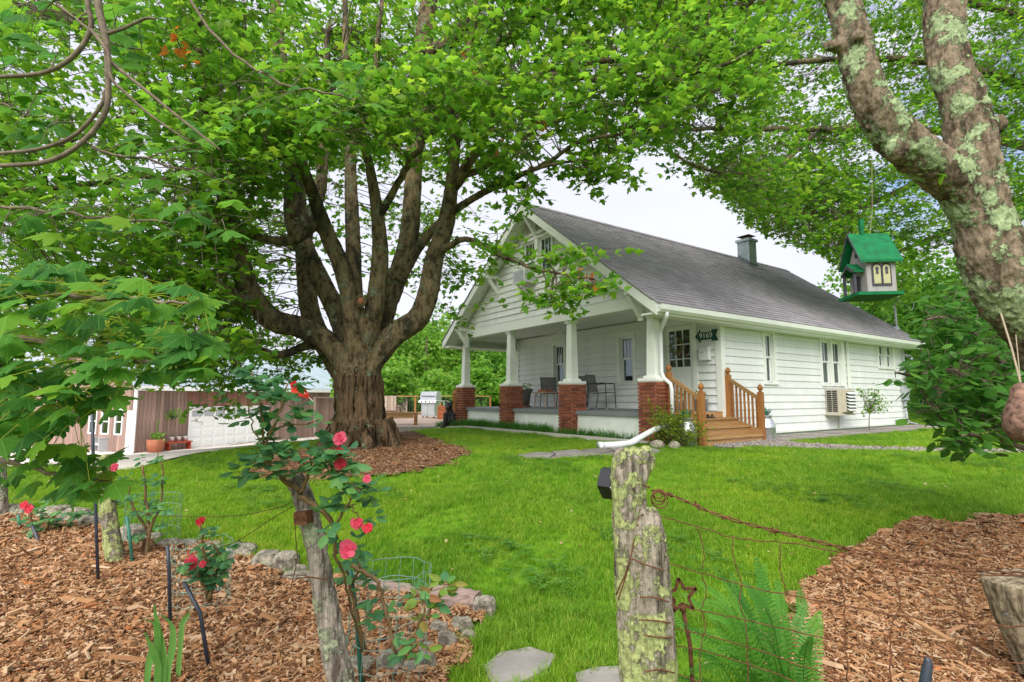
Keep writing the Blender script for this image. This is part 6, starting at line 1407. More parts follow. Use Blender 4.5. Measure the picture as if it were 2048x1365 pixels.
Vv = [[(1395, 1056, 1.67), (1408, 1100, 1.665), (1404, 1140, 1.66)], [(1465, 1076, 1.58), (1466, 1110, 1.58), (1478, 1150, 1.57), (1484, 1170, 1.565)], [(1562, 1088, 1.48), (1560, 1135, 1.48), (1575, 1190, 1.47)], [(1404, 1222, 1.66), (1410, 1255, 1.66), (1400, 1310, 1.66), (1404, 1380, 1.66)], [(1490, 1240, 1.55), (1494, 1300, 1.55), (1498, 1380, 1.55)],
      [(1660, 1106, 1.39), (1685, 1180, 1.38), (1690, 1240, 1.375), (1695, 1370, 1.37)], [(1785, 1140, 1.29), (1800, 1200, 1.285), (1782, 1260, 1.28), (1780, 1370, 1.28)], [(1900, 1150, 1.24), (1920, 1200, 1.23), (1940, 1270, 1.22), (1936, 1330, 1.22)], [(1404, 1150, 1.66), (1412, 1185, 1.66), (1402, 1220, 1.66)], [(1484, 1172, 1.565), (1478, 1205, 1.56), (1490, 1238, 1.555)]]
wire('rusty woven wire fencing in front of the fern and right mulch bed', H + Vv, .0016, M['rust'], 'woven_wire')
wire('rusty wire strands from the leaning post to the left posts', [[(600, 1000, 2.35), (540, 1020, 2.6), (470, 1032, 2.9), (380, 1034, 3.3), (300, 1028, 3.7), (222, 1010, 4.15)], [(604, 1003, 2.35), (540, 1040, 2.55), (480, 1080, 2.8), (430, 1100, 3.0), (380, 1120, 3.3), (230, 1110, 4.15)], [(596, 1022, 2.36), (590, 1060, 2.4), (594, 1110, 2.4), (590, 1140, 2.4), (580, 1180, 2.45)], [(207, 985, 4.2), (120, 1000, 4.7), (0, 1000, 5.3)], [(640, 1158, 2.33), (580, 1150, 2.5), (500, 1160, 2.8), (230, 1130, 4.15)]], .0019, M['rust'])
# wire bands and staples round the posts
mb_ = thing('post_wire', 'rusty wire wraps and staples around the lichened post', 'wire', tuple(at(1300, 1100, 1.72)), 0)
for pts in ([(1232, 1190, 1.745), (1250, 1150, 1.73), (1262, 1120, 1.72), (1285, 1128, 1.70), (1330, 1142, 1.70)], [(1280, 1195, 1.70), (1310, 1196, 1.695), (1338, 1204, 1.70)], [(1278, 1240, 1.70), (1310, 1242, 1.69), (1342, 1246, 1.70)], [(1288, 1270, 1.70), (1315, 1275, 1.69), (1345, 1275, 1.70)], [(1290, 1344, 1.69), (1318, 1340, 1.685), (1348, 1346, 1.70)], [(1242, 952, 1.765), (1260, 960, 1.757), (1300, 976, 1.76)], [(1280, 1018, 1.75), (1268, 1080, 1.745), (1258, 1130, 1.735), (1240, 1190, 1.74), (1236, 1200, 1.745)], [(1282, 1030, 1.74), (1310, 1030, 1.74)]):
    m2 = MB(); m2.tube(crom([at(*q) for q in pts], 6), .0024, 5); m2.build('wrap', M['rust'], mb_, smooth=True)
m2 = MB(); m2.tube(crom([at(*q) for q in [(592, 1158, 2.30), (620, 1155, 2.265), (655, 1160, 2.28)]], 5), .003, 5); m2.bar(at(594, 1036, 2.30), at(620, 1034, 2.29), .05, .05)
o = m2.build('post_band', M['rust']); tag(o, 'rusty wire band and tin patch on the leaning post', 'wire')
# sawn stump post
t = thing('sawn_stump', 'sawn-off weathered timber stump at the right edge', 'stump', (*at(2050, 1330, 2.75)[:2], .1), 0)
mb = MB(); limb(mb, pxpath([(2100, 1345, 2.75, 48), (2088, 1300, 2.75, 52), (2066, 1220, 2.75, 64), (2050, 1168, 2.75, 66), (2048, 1160, 2.75, 64)]), 6, 28, .02); rg = ridged(26, .012, .10); remeshed('stump', mb, t, M['stump'], .010, lambda c: rg(c), 1)
# blue-grey stake tip
t = thing('garden_stake', 'slate blue rounded tool handle sticking up at the bottom right', 'handle', (*at(1852, 1420, 1.7)[:2], .1), 0)
mb = MB(); mb.tube([(*at(1846, 1440, 1.7)[:2], .1), at(1848, 1380, 1.7), at(1853, 1345, 1.7), at(1856, 1330, 1.7), at(1855, 1320, 1.7), at(1852, 1314, 1.7)], [.016, .016, .0145, .0125, .010, .005], 12); mb.build('handle', M['stake'], t, smooth=True)
# rusty star
sc0 = at(1362, 1192, 1.95); t = thing('rusty_star_stake', 'rusty five-pointed star on an iron rod beside the lichened post', 'garden stake', (*at(1398, 1400, 1.95)[:2], .1), 0)
R1, R2 = .060, .026; pts = []
for k in range(10): a = PI / 2 + .12 + k * PI / 5; rr = R1 if k % 2 == 0 else R2; pts.append(sc0 + np.array([rr * math.cos(a), 0, rr * math.sin(a)]))
mb = MB()
for k in range(10): mb.bar(pts[k], pts[(k + 1) % 10], .010, .006, (0, 1, 0))
mb.build('star', M['rust'], t)
mb = MB(); mb.tube([sc0 - np.array([-.003, 0, .03]), sc0 - np.array([-.006, 0, .05])], [.009, .012], 8); mb.tube([sc0 - np.array([-.004, 0, .035]), at(1380, 1290, 1.95), (*at(1398, 1400, 1.95)[:2], .1)], .0075, 8); mb.build('rod', M['rust'], t, smooth=True)
# black lamp behind the post
c = at(1216, 960, 1.95); t = thing('solar_lamp', 'black angular solar lamp fixed behind the lichened post', 'lamp', tuple(c - np.array([0, 0, .06])), .9)
mb = MB(); mb.ext([(-.028, -.02, .04), (.0, -.02, .095), (.028, -.02, .10), (.028, -.02, -.005), (.012, -.02, -.01)], (0, .05, 0)); mb.build('housing', M['dark'], t, local=True)
mb = MB(); mb.ext([(-.026, -.024, .038), (.012, -.024, .0), (.006, -.024, .045)], (0, .006, 0)); mb.build('lens', M['letter'], t, local=True); mb = MB(); mb.bar((.02, .0, .05), (.09, .02, .05), .02, .02); mb.build('bracket', M['dark'], t, local=True)
# stakes
def rod(name, label, pts, r, mat, cat='stake'):
    P = [at(*q) for q in pts]; P[0][2] = min(P[0][2], float(hgt(P[0][0], P[0][1])) + .0); o = MB().tube(P, r, 8).build(name, mat, smooth=True); tag(o, label, cat)
rod('shepherd_pole', 'tall thin dark pole standing beside the short left post', [(197, 1185, 3.85), (192, 1040, 3.85), (186, 900, 3.85), (184, 800, 3.85)], .010, M['stake'], 'pole')
rod('steel_stake', 'dark upright stake between the roses in the left bed', [(343, 1232, 3.3), (338, 1140, 3.3), (335, 1092, 3.3)], .010, M['stake'])
rod('steel_stake', 'slanting dark stake left of the leaning post', [(424, 1276, 2.9), (400, 1225, 2.9), (368, 1165, 2.92)], .010, M['stake'])
rod('steel_stake', 'slanting dark stake at the far left of the bed', [(94, 1124, 4.6), (80, 1090, 4.6), (64, 1052, 4.6)], .012, M['stake'])
rod('green_stake', 'green garden stake right of the short left post', [(268, 1160, 4.15), (260, 1080, 4.15), (253, 1032, 4.15)], .011, M['greenwire'])
rod('green_stake', 'green garden stake inside the wire rose cage', [(727, 1306, 2.75), (712, 1220, 2.75), (700, 1140, 2.75)], .012, M['greenwire'])
rod('green_stake', 'small green stake near the far left post', [(41, 1075, 4.9), (38, 1045, 4.9), (36, 1030, 4.9)], .012, M['greenwire'])
# wire cages
def cage(label, px, py, d, r, h, rows, cols, lean=(0, 0)):
    b = at(px, py, d); b[2] = float(hgt(b[0], b[1])) + .02; t = thing('wire_cage', label, 'plant cage', tuple(b), 0)
    cen = lambda z: np.array([lean[0] * z / h, lean[1] * z / h, z])
    for k in range(rows): z = h * (k + (k > 0) * 0) / (rows - 1); c = cen(z); mb = MB(); mb.tube([c + r * np.array([math.cos(a), math.sin(a), 0]) + np.array([0, 0, rnd.gauss(0, .006)]) for a in np.linspace(0, 2 * PI, 25)], .0022, 4, False); mb.build('ring', M['palewire'], t, local=True, smooth=True)
    for k in range(cols): a = 2 * PI * k / cols; e = np.array([math.cos(a), math.sin(a), 0]) * r; mb = MB(); mb.tube([cen(0) + e, cen(h) + e], .0018, 4, False); mb.build('upright', M['palewire'], t, local=True)
cage('green wire rose cage right of the leaning post', 770, 1300, 2.85, .20, .52, 6, 16, (.02, .05))
cage('wire cage around the rose between the left stakes', 400, 1190, 3.5, .17, .42, 6, 14)
cage('far wire cage near the stone border at left', 300, 1130, 4.6, .20, .38, 5, 14)
# ------------------------------------------------------------------ stone border
t = thing('stone_border', 'dry border of rough field stones and logs edging the left bed', 'stone border', (*gp(600, 1170)[:2], .1), 0)
def stone(px, py, w_, h_, d_=None):
    p = gp(px, py); s = p[1] / FPX; mb = MB(); rx, rz = w_ * s / 2, h_ * s / 2 * 1.25; nu, nv = 12, 8; sd_ = rnd.uniform(0, 50); V = []
    ry = min(rx, .16) * rnd.uniform(.75, 1)
    for i in range(nv + 1):
        th = PI * i / nv
        for k in range(nu):
            a = 2 * PI * k / nu; v = np.array([math.sin(th) * math.cos(a), math.sin(th) * math.sin(a), math.cos(th)]); v = np.sign(v) * np.abs(v) ** .72; q = 1 + .22 * noise.noise(Vector(v) * 1.7 + Vector((sd_, 0, 0))); V.append((v[0] * rx * q, v[1] * ry * q, v[2] * rz * q))
    mb.add(V, [(i * nu + k, (i + 1) * nu + k, (i + 1) * nu + (k + 1) % nu, i * nu + (k + 1) % nu) for i in range(nv) for k in range(nu)])
    mb.off = p + np.array([0, 0, rz * .45]); mb.build('stone', M['stone'], t)
for q in ((110, 1036, 60, 26), (150, 1043, 50, 28), (185, 1056, 46, 28), (265, 1085, 60, 36), (300, 1086, 40, 20), (338, 1098, 46, 22), (375, 1100, 38, 22), (420, 1102, 40, 18), (482, 1113, 54, 26), (535, 1132, 60, 30), (572, 1140, 48, 40), (600, 1152, 30, 22), (612, 1168, 50, 26), (585, 1165, 40, 22), (968, 1234, 44, 44), (878, 1272, 36, 30), (924, 1264, 46, 30), (936, 1284, 32, 22), (893, 1304, 40, 42), (855, 1318, 34, 34), (854, 1352, 34, 50), (780, 1348, 54, 46), (722, 1346, 58, 30), (820, 1356, 30, 34), (776, 1186, 26, 18), (808, 1190, 30, 24), (30, 1030, 60, 24), (-30, 1028, 60, 24)): stone(*q)
for pts, r in (([(700, 1166), (760, 1180), (840, 1200), (890, 1212)], .045), ([(868, 1205), (905, 1212), (955, 1222)], .075), ([(640, 1172), (700, 1178), (760, 1190)], .035)):
    P = [gp(*q) + np.array([0, 0, r * .6]) for q in pts]; mb = MB(); mb.tube(crom(P, 5), r, 10, True, .12); mb.build('log', M['log'], t)

# ================================================================== garden plants in front
def oval_mesh(name, mat, aspect=.55, serr=0.0, fold=.25, n=8):
    pts = []
    for k in range(n + 1): s = k / n; pts.append((aspect / 2 * math.sin(PI * s ** .85) * (1 + serr * (k % 2)), s))
    o = pts + [(-x, y) for x, y in pts[-2:0:-1]]; P = np.array([(0, .45)] + o); V = np.column_stack([P[:, 0], P[:, 1], -fold * np.abs(P[:, 0]) - .12 * P[:, 1] ** 2]); m = len(o)
    me = bpy.data.meshes.new(name); me.from_pydata(V.tolist(), [], [(0, 1 + i, 1 + (i + 1) % m) for i in range(m)]); me.materials.append(mat); return me
def orient(n, tdir):
    """euler that turns a leaf's +Y to tdir and +Z to n"""
    from mathutils import Matrix
    n = Vector(n).normalized(); tv = Vector(tdir); tv = (tv - n * n.dot(tv)).normalized(); s = tv.cross(n); return Matrix((s, tv, n)).transposed().to_euler()
M['leaf_rose_a'] = leafm('rose_foliage', [(0.045, 0.14, 0.06), (0.075, 0.20, 0.075), (0.11, 0.26, 0.07)], .38, .4)
ROSE = [oval_mesh('leaf', M['leaf_rose'], .62, .06, f) for f in (.15, .35)]
def petal_flower(parent, c, r, mat=None, nd=(0, -1, .3)):
    l0 = FR[parent.name][0]; mb = MB(); c = np.array(c); nd = np.array(nd, float); nd /= np.linalg.norm(nd); a0 = np.cross(nd, (0, 0, 1)); a0 /= np.linalg.norm(a0); b0 = np.cross(nd, a0)
    nd = nd + rng.normal(0, .35, 3); nd /= np.linalg.norm(nd)
    for ring, (k, rr, tilt) in enumerate(((rnd.choice((5, 6)), 1.0, rnd.uniform(-.1, .35)), (rnd.choice((3, 4)), .75, rnd.uniform(.4, .8)), (2, .42, 1.2))):
        for j in range(k):
            a = 2 * PI * j / k + ring * .5 + rnd.uniform(-.2, .2); d = math.cos(a) * a0 + math.sin(a) * b0; s = np.cross(nd, d) * rnd.uniform(.8, 1.2); rr = rr * rnd.uniform(.85, 1.12); tip = c + r * rr * (d * math.cos(tilt) + nd * math.sin(tilt)); m_ = c + r * rr * .6 * (d * math.cos(tilt * .6) + nd * math.sin(tilt * .6)); ww = s * r * rr * .66
            mb.add([c, m_ - ww, m_ + ww, tip - ww * .8, tip + ww * .8, tip + d * r * rr * .14 + nd * r * .08], [(0, 2, 1), (1, 2, 4, 3), (3, 4, 5)])
    mb.build('flower', M['petal'], parent)
def rose(label, stems, nleaf, flowers, size=.05, spread=.07, lbl_cat='rose bush', extra=0, leafy=None):
    b = at(*stems[0][0][:3]); t = thing('rose_bush', label, lbl_cat, tuple(b), 0); nodes = []
    for s in stems: mb = MB(); P = limb(mb, pxpath(s), 6, 6, .05, .004); mb.build('cane', M['stem'], t, smooth=True); nodes.append(P[len(P) // 4:] if len(stems) > 1 else P)
    if leafy: nodes = [nodes[i] for i in leafy]
    nodes = np.vstack(nodes); l0 = FR[t.name][0]; k = 0; bag = LeafBag(); tot = nleaf + extra
    tmp_ = leaf_template([(0, 0), (.2, .18), (.31, .5), (.18, .82), (0, 1.0), (-.18, .82), (-.31, .5), (-.2, .18)], .25, .1)
    while k < tot:
        q = nodes[rnd.randrange(len(nodes))]; d = rng.normal(0, 1, 3); d[2] = d[2] * .5 + .25; d /= np.linalg.norm(d); base_ = q + d * rnd.uniform(.02, spread * 2); tipd = d + rng.normal(0, .3, 3)
        mb = MB(); mb.tube([q, base_], .0012, 3, False)
        for j in range(5):
            if k >= tot: break
            side = np.cross(tipd, (0, 0, 1)); side /= np.linalg.norm(side) + 1e-6; s = (0, 1, -1, 1, -1)[j]; off = tipd * (.03 if j == 0 else (.008 if j < 3 else -.018)); dirn = tipd + side * s * 1.3 + rng.normal(0, .2, 3); nn = np.array([rnd.gauss(0, .35), rnd.gauss(-.35, .35), 1.0])
            sz = size * rnd.uniform(.75, 1.2); k += 1
            if k <= nleaf: share(rnd.choice(ROSE), 'leaf', t, tuple(base_ + off - l0), orient(nn, dirn), (sz, sz, sz))
            else: V, F, r = leaves((base_ + off)[None], np.array([sz]), tmp_, 1.2, (dirn * 1.5)[None]); bag.add(V, F, r)
    if bag.V: bag.build('foliage', M['leaf_rose_a'], t)
    for (x, y, d, r) in flowers: petal_flower(t, at(x, y, d), .88 * r * d / FPX)
    return t
rose('climbing rose with red blooms growing over the leaning post', [
 [(600, 985, 2.32, 5), (560, 955, 2.25, 4.5), (532, 920, 2.22, 4), (535, 880, 2.2, 3), (560, 820, 2.2, 2.5), (575, 770, 2.2, 1.5)], [(532, 915, 2.22, 3), (525, 860, 2.2, 2.5), (520, 800, 2.2, 2), (500, 745, 2.2, 1.2)],
 [(602, 990, 2.30, 4.5), (618, 940, 2.25, 3.5), (640, 905, 2.22, 2.5), (665, 905, 2.2, 2), (690, 930, 2.2, 1.5)], [(600, 995, 2.3, 5.5), (645, 1022, 2.25, 5), (668, 1060, 2.25, 4.5), (670, 1110, 2.27, 4)], [(668, 1060, 2.25, 3), (690, 1020, 2.2, 2.5), (712, 985, 2.2, 2), (738, 975, 2.2, 1)],
 [(560, 850, 2.2, 2), (600, 850, 2.2, 1.5), (640, 838, 2.2, 1)], [(700, 1010, 2.2, 1.5), (720, 1040, 2.2, 1.2), (738, 1060, 2.2, 1)], [(670, 1110, 2.27, 3), (690, 1160, 2.4, 2.6), (705, 1220, 2.5, 2.6), (725, 1300, 2.6, 2.6)],
 [(530, 900, 2.2, 1.5), (505, 850, 2.2, 1.2), (495, 800, 2.2, 1), (488, 775, 2.2, .8)], [(620, 935, 2.25, 2), (590, 920, 2.22, 1.5), (570, 905, 2.2, 1)], [(640, 905, 2.2, 2), (668, 940, 2.2, 1.5), (695, 960, 2.18, 1.2), (720, 985, 2.18, 1)], [(690, 1120, 2.25, 2), (695, 1105, 2.22, 1.5), (700, 1090, 2.2, 1)]],
 295, [(679, 878, 2.18, 12), (680, 905, 2.18, 10), (680, 928, 2.17, 13), (733, 958, 2.17, 8), (716, 1045, 2.15, 15), (737, 1055, 2.14, 14), (693, 1100, 2.15, 15), (588, 770, 2.2, 8)], .056, .045, extra=170, leafy=[0, 0, 1, 1, 2, 2, 4, 5, 6, 8, 9, 10, 10, 11])
rose('rose with coral red blooms beside the slanting stake', [[(418, 1200, 3.0, 5), (425, 1150, 3.0, 4), (410, 1110, 2.98, 3), (402, 1050, 2.95, 2)], [(420, 1190, 3.0, 4), (440, 1120, 3.05, 3), (425, 1085, 3.05, 2)], [(418, 1195, 3.0, 4), (395, 1150, 2.95, 3), (385, 1125, 2.95, 2)]], 190, [(402, 1042, 2.93, 10), (384, 1124, 2.9, 14), (405, 1128, 2.9, 8), (382, 1106, 2.92, 6)], .05, .06)
rose('sparse leggy rose behind the short left post', [[(290, 1120, 4.3, 4), (298, 1060, 4.3, 3), (292, 1000, 4.3, 2.5), (285, 930, 4.3, 2)], [(296, 1070, 4.3, 3), (320, 1010, 4.3, 2), (325, 940, 4.3, 1.5), (315, 905, 4.3, 1)], [(294, 1060, 4.3, 3), (260, 1000, 4.3, 2), (262, 960, 4.3, 1.5)]], 150, [(228, 935, 4.0, 9)], .055, .09)
rose('low rose with red blooms at the far left of the bed', [[(75, 1080, 4.8, 4), (65, 1050, 4.8, 3), (60, 1020, 4.8, 2)], [(80, 1080, 4.8, 4), (100, 1040, 4.8, 3), (120, 1020, 4.8, 2)], [(120, 1075, 4.9, 3), (140, 1040, 4.9, 2.5), (150, 1000, 4.9, 1.5)]], 150, [(48, 1010, 4.7, 9), (58, 1018, 4.7, 8), (105, 908, 4.4, 9), (85, 1120, 4.5, 6)], .055, .09)
rose('young green rose shoots with caged stems at the leaning post foot', [[(726, 1300, 2.7, 4), (712, 1220, 2.68, 3.5), (700, 1170, 2.66, 3), (690, 1130, 2.65, 2)], [(700, 1170, 2.66, 3), (720, 1140, 2.66, 2.5), (712, 1115, 2.66, 2)], [(705, 1130, 2.62, 4), (750, 1160, 2.6, 4), (770, 1220, 2.6, 3.5), (790, 1310, 2.6, 3)]], 95, [], .05, .05)
YG = [oval_mesh('leaf', M['leaf_young'], .6, .05, .25)]
def sapling(name, label, stems, nleaf, meshes, size, spread, cat, mat='stem', up=(0, -.3, 1), droop=0.0, flat=1.0):
    t = thing(name, label, cat, tuple(at(*stems[0][0][:3])), 0); nodes = []
    for s in stems: mb = MB(); P = limb(mb, pxpath(s), 6, 6, .04, .003); mb.build('stem', M[mat], t, smooth=True); nodes.append(P[len(P) // 3:])
    nodes = np.vstack(nodes); l0 = FR[t.name][0]
    for _ in range(nleaf):
        q = nodes[rnd.randrange(len(nodes))]; d = rng.normal(0, 1, 3); d[2] = d[2] * .4 + .1 - droop; d /= np.linalg.norm(d); p = q + d * rnd.uniform(.005, spread); sz = size * rnd.uniform(.7, 1.2)
        share(rnd.choice(meshes), 'leaf', t, tuple(p - l0), orient(np.array(up) + rng.normal(0, .4, 3), d + np.array([0, 0, -droop])), (sz,) * 3)
    return t
sapling('rose_sucker', 'young rose shoot with lime and red leaves by the stone border', [[(800, 1300, 2.5, 3), (840, 1250, 2.5, 2.5), (870, 1200, 2.5, 2), (895, 1160, 2.5, 1.5)], [(830, 1260, 2.5, 2), (850, 1215, 2.48, 1.5), (830, 1180, 2.47, 1)], [(815, 1290, 2.5, 2), (835, 1290, 2.48, 1.5), (850, 1300, 2.47, 1)]], 55, YG + ROSE[:1], .06, .05, 'plant')
# iris blades
t = thing('iris_clump', 'bright green sword leaves rising from the left mulch', 'plant', (*gp(322, 1340)[:2], float(hgt(*gp(322, 1340)[:2]))), 0)
for pts in ([(296, 1345, 2.5), (302, 1310, 2.5), (306, 1284, 2.5)], [(316, 1338, 2.5), (316, 1290, 2.5), (312, 1250, 2.48), (290, 1240, 2.46)], [(330, 1335, 2.5), (324, 1290, 2.5), (314, 1240, 2.5), (308, 1208, 2.5)], [(336, 1342, 2.5), (346, 1290, 2.5), (344, 1250, 2.49), (322, 1230, 2.47)], [(320, 1340, 2.5), (306, 1300, 2.47), (290, 1265, 2.45)], [(363, 1250, 2.8), (372, 1235, 2.8), (382, 1222, 2.8)]):
    P = crom([at(*q) for q in pts], 6); n = len(P); P[0][2] = min(P[0][2], float(hgt(P[0][0], P[0][1])) + .02); wd = .016 * np.sin(PI * (np.linspace(.18, 1, n)) ** .8) + .0006; V = []
    for i in range(n): V += [P[i] - np.array([wd[i], .003, 0]), P[i] + np.array([0, .006, 0]), P[i] + np.array([wd[i], -.003, 0])]
    mb = MB(); mb.add(V, [(3 * i + j, 3 * i + j + 1, 3 * i + j + 4, 3 * i + j + 3) for i in range(n - 1) for j in range(2)]); mb.build('blade', M['iris'], t, smooth=True)
# fern
fb = gp(1440, 1370); fb = np.array([fb[0], 2.15, float(hgt(fb[0], 2.15))]); t = thing('fern', 'lush green sword fern behind the rusty star', 'fern', tuple(fb), 0)
def frond(tipx, tipy, tipd, arch=.12, wmax=.056):
    tip = at(tipx, tipy, tipd); b = fb + rng.normal(0, .05, 3) * np.array([1, 1, 0]); m_ = b * .4 + tip * .6 + np.array([0, 0, arch]); P = crom([b, b * .72 + tip * .28 + np.array([0, 0, arch * .75]), m_, tip], 15); n = len(P); mb = MB(); T = np.gradient(P, axis=0); T /= np.linalg.norm(T, axis=1)[:, None]
    mb.tube(P[::6], .0018, 4, False); seg = np.linalg.norm(P[1:] - P[:-1], axis=1).mean()
    side0 = np.cross(T[n // 2], (0, -.35, 1.0)); side0 /= np.linalg.norm(side0)
    for i in range(3, n):
        s = i / n; ln = wmax * min(1, s * 5) * (1 - s) ** .55 + .004; ln *= rnd.uniform(.85, 1.1)
        for sg in (-1, 1):
            d = side0 * sg + T[i] * .45 + np.array([0, 0, -.12]); d /= np.linalg.norm(d); h = T[i] * min(.0048, .30 * seg); q = P[i]; mb.add([q - h * .6, q + h * .6, q + d * ln * .6 + h * 1.2, q + d * ln, q + d * ln * .6 - h * .9], [(0, 1, 2, 3, 4)])
    mb.build('frond', M['fern'], t)
for q in ((1508, 1120, 2.2), (1492, 1165, 2.25), (1562, 1165, 2.3), (1610, 1212, 2.3), (1400, 1165, 2.4), (1430, 1140, 2.55), (1375, 1190, 2.5), (1530, 1215, 2.0), (1590, 1300, 2.05), (1560, 1250, 2.2), (1450, 1200, 2.0), (1390, 1260, 1.95), (1360, 1300, 2.0), (1590, 1350, 1.95), (1470, 1180, 2.5), (1415, 1230, 2.3), (1520, 1290, 1.8), (1440, 1320, 1.75), (1350, 1230, 2.3), (1640, 1240, 2.45), (1480, 1250, 1.85), (1380, 1345, 1.8), (1570, 1375, 1.8), (1340, 1350, 2.1), (1620, 1320, 2.2), (1460, 1150, 2.4), (1545, 1185, 2.45)):
    frond(q[0] + rnd.uniform(-8, 8), q[1], q[2], rnd.uniform(.10, .2), rnd.uniform(.05, .066))
for q in ((1640, 1225, 2.3), (1600, 1180, 2.5), (1530, 1130, 2.6), (1405, 1200, 2.0), (1370, 1250, 1.9), (1620, 1275, 2.0), (1575, 1330, 1.85), (1500, 1330, 1.7), (1420, 1300, 1.75), (1450, 1170, 2.1)): frond(q[0], q[1], q[2], rnd.uniform(.12, .22), rnd.uniform(.05, .066))
# azalea bush at the pier
t = thing('azalea_bush', 'small yellow-green bush at the foot of the right brick pier', 'bush', tuple(hw(-2.45, -.75, GZ)), 0)
bag = LeafBag(); tw = MB(); 
for _ in range(64):
    c = hw(-2.42, -.66, GZ) + np.array([rnd.gauss(-.05, .20), rnd.gauss(0, .2), rnd.uniform(.06, .60)]); tw.tube([hw(-2.45, -.7, GZ) + rng.normal(0, .03, 3) * np.array([1, 1, 0]), (c + hw(-2.45, -.7, GZ + .1)) / 2, c], [.008, .006, .003], 4, False)
    V, F, r = leaves(c + rng.normal(0, .07, (26, 3)), .05 * rng.uniform(.7, 1.2, 26), T_LO, .8); bag.add(V, F, r)
for _ in range(5):
    c = hw(-2.35, -.15, GZ + .75) + rng.normal(0, .1, 3); V, F, r = leaves(c + rng.normal(0, .07, (14, 3)), .05 * rng.uniform(.7, 1.2, 14), T_LO, .8); bag.add(V, F, r); tw.tube([hw(-2.45, -.7, GZ), c], .004, 4, False)
bag.build('foliage', leafm('azalea_leaves', [(0.08, 0.15, 0.015), (0.17, 0.25, 0.02), (0.26, 0.30, 0.03)], .45), t); tw.build('stems', M['twig'], t, kind='stuff')
mb = MB(); mb.ell(hw(-3.0, -.65, GZ + .06), (.14, .10, .10), 10, 7); mb.ell(hw(-2.85, -.9, GZ + .06), (.11, .10, .09), 10, 7); tag(mb.build('bed_rock', M['stone'], smooth=True), 'pair of pale rocks under the white drain pipe', 'rock')
# sapling by the side wall
p = hw(5.35, -.75, GZ); t = thing('wall_sapling', 'slim green sapling growing beside the heat pump', 'sapling', tuple(p), 0); bag = LeafBag(); tw = MB(); tw.tube(crom([p, p + np.array([.03, 0, .4]), p + np.array([.1, 0, .8])], 4), list(np.linspace(.014, .008, 9)), 6)
for _ in range(40):
    c = p + np.array([.12 + rnd.gauss(0, .17), rnd.gauss(0, .15), rnd.uniform(.55, 1.15)]); tw.tube([p + np.array([.06, 0, .5]), c], .004, 4, False); V, F, r = leaves(c + rng.normal(0, .06, (8, 3)), .06 * rng.uniform(.7, 1.2, 8), T_LO, .8); bag.add(V, F, r)
bag.build('foliage', M['leaf_green'], t); tw.build('stem', M['twig'], t)
# ------------------------------------------------------------------ broad-leaved shrub at the right
LIL = [oval_mesh('leaf', M['leaf_lilac'], .58, 0, f) for f in (.12, .3)]
sb_ = at(2120, 1000, 4.6); t = thing('lilac_shrub', 'broad-leaved green shrub overhanging the lawn at the right edge', 'shrub', (sb_[0], sb_[1], float(hgt(sb_[0], sb_[1]))), 0); l0 = FR[t.name][0]; SN = []
for s in ([(2120, 1010, 4.6, 12), (2060, 850, 4.3, 9), (1990, 780, 4.1, 7), (1900, 740, 4.0, 5), (1835, 752, 3.9, 3), (1790, 745, 3.85, 2)], [(2110, 990, 4.6, 10), (2050, 800, 4.4, 8), (1980, 700, 4.3, 6), (1900, 640, 4.2, 4), (1850, 640, 4.2, 2)], [(2100, 950, 4.5, 9), (2040, 870, 4.2, 7), (1960, 840, 4.0, 5), (1900, 850, 3.9, 4), (1850, 800, 3.8, 2)], [(2060, 900, 4.2, 6), (1990, 880, 3.9, 5), (1930, 870, 3.7, 4), (1915, 900, 3.6, 2)], [(2120, 900, 4.6, 9), (2080, 720, 4.5, 7), (2020, 620, 4.5, 5), (1960, 570, 4.5, 3)], [(2120, 900, 4.6, 9), (2110, 700, 4.6, 7), (2100, 560, 4.6, 5)]):
    mb = MB(); SN.append(limb(mb, pxpath(s), 6, 7, .05)); mb.build('stem', M['twig'], t, smooth=True)
SNn = np.vstack([s[4:] for s in SN]); bag = LeafBag(); tw = MB(); cnt = 0
for (x0, x1, y0, y1, d0, d1, n) in ((1880, 2120, 570, 850, 3.9, 5.2, 240), (1835, 1960, 610, 730, 3.9, 4.6, 60), (1820, 2050, 690, 850, 3.7, 4.4, 110), (1880, 2100, 830, 890, 3.6, 4.4, 60), (1790, 1850, 735, 765, 3.8, 3.9, 5), (1905, 1960, 880, 905, 3.5, 3.7, 5)):
    for _ in range(n):
        c = at(rnd.uniform(x0, x1), rnd.uniform(y0, y1), rnd.uniform(d0, d1)); j = np.argmin(((SNn - c) ** 2).sum(1)); a = SNn[j]; L_ = np.linalg.norm(c - a)
        if L_ > .5: a = c + (a - c) * .5 / L_
        tw.tube([a, (a + c) / 2 + np.array([0, 0, .03]), c], .0028, 4, False)
        dv = (c - a); dv /= np.linalg.norm(dv) + 1e-6
        near = cnt < 290 and rnd.random() < (.9 if y1 < 770 and n < 10 else .45)
        for j in range(5):
            d = dv * .8 + rng.normal(0, .6, 3); d[2] -= .45; q = c + rng.normal(0, .035, 3); nn = np.array([0, -.45, 1]) + rng.normal(0, .35, 3); sz = .105 * rnd.uniform(.7, 1.2)
            if near and cnt < 290: share(rnd.choice(LIL), 'leaf', t, tuple(q - l0), orient(nn, d), (sz,) * 3); cnt += 1
            else:
                V, F, r = leaves(q[None], np.array([sz]), leaf_template([(0, 0), (.2, .2), (.28, .5), (.16, .8), (0, 1.0), (-.16, .8), (-.28, .5), (-.2, .2)], .2, .15), 1.4, (d * 1.5)[None]); bag.add(V, F, r)
bag.build('foliage', M['leaf_lilac_a'], t); tw.build('twigs', M['twig'], t, kind='stuff')
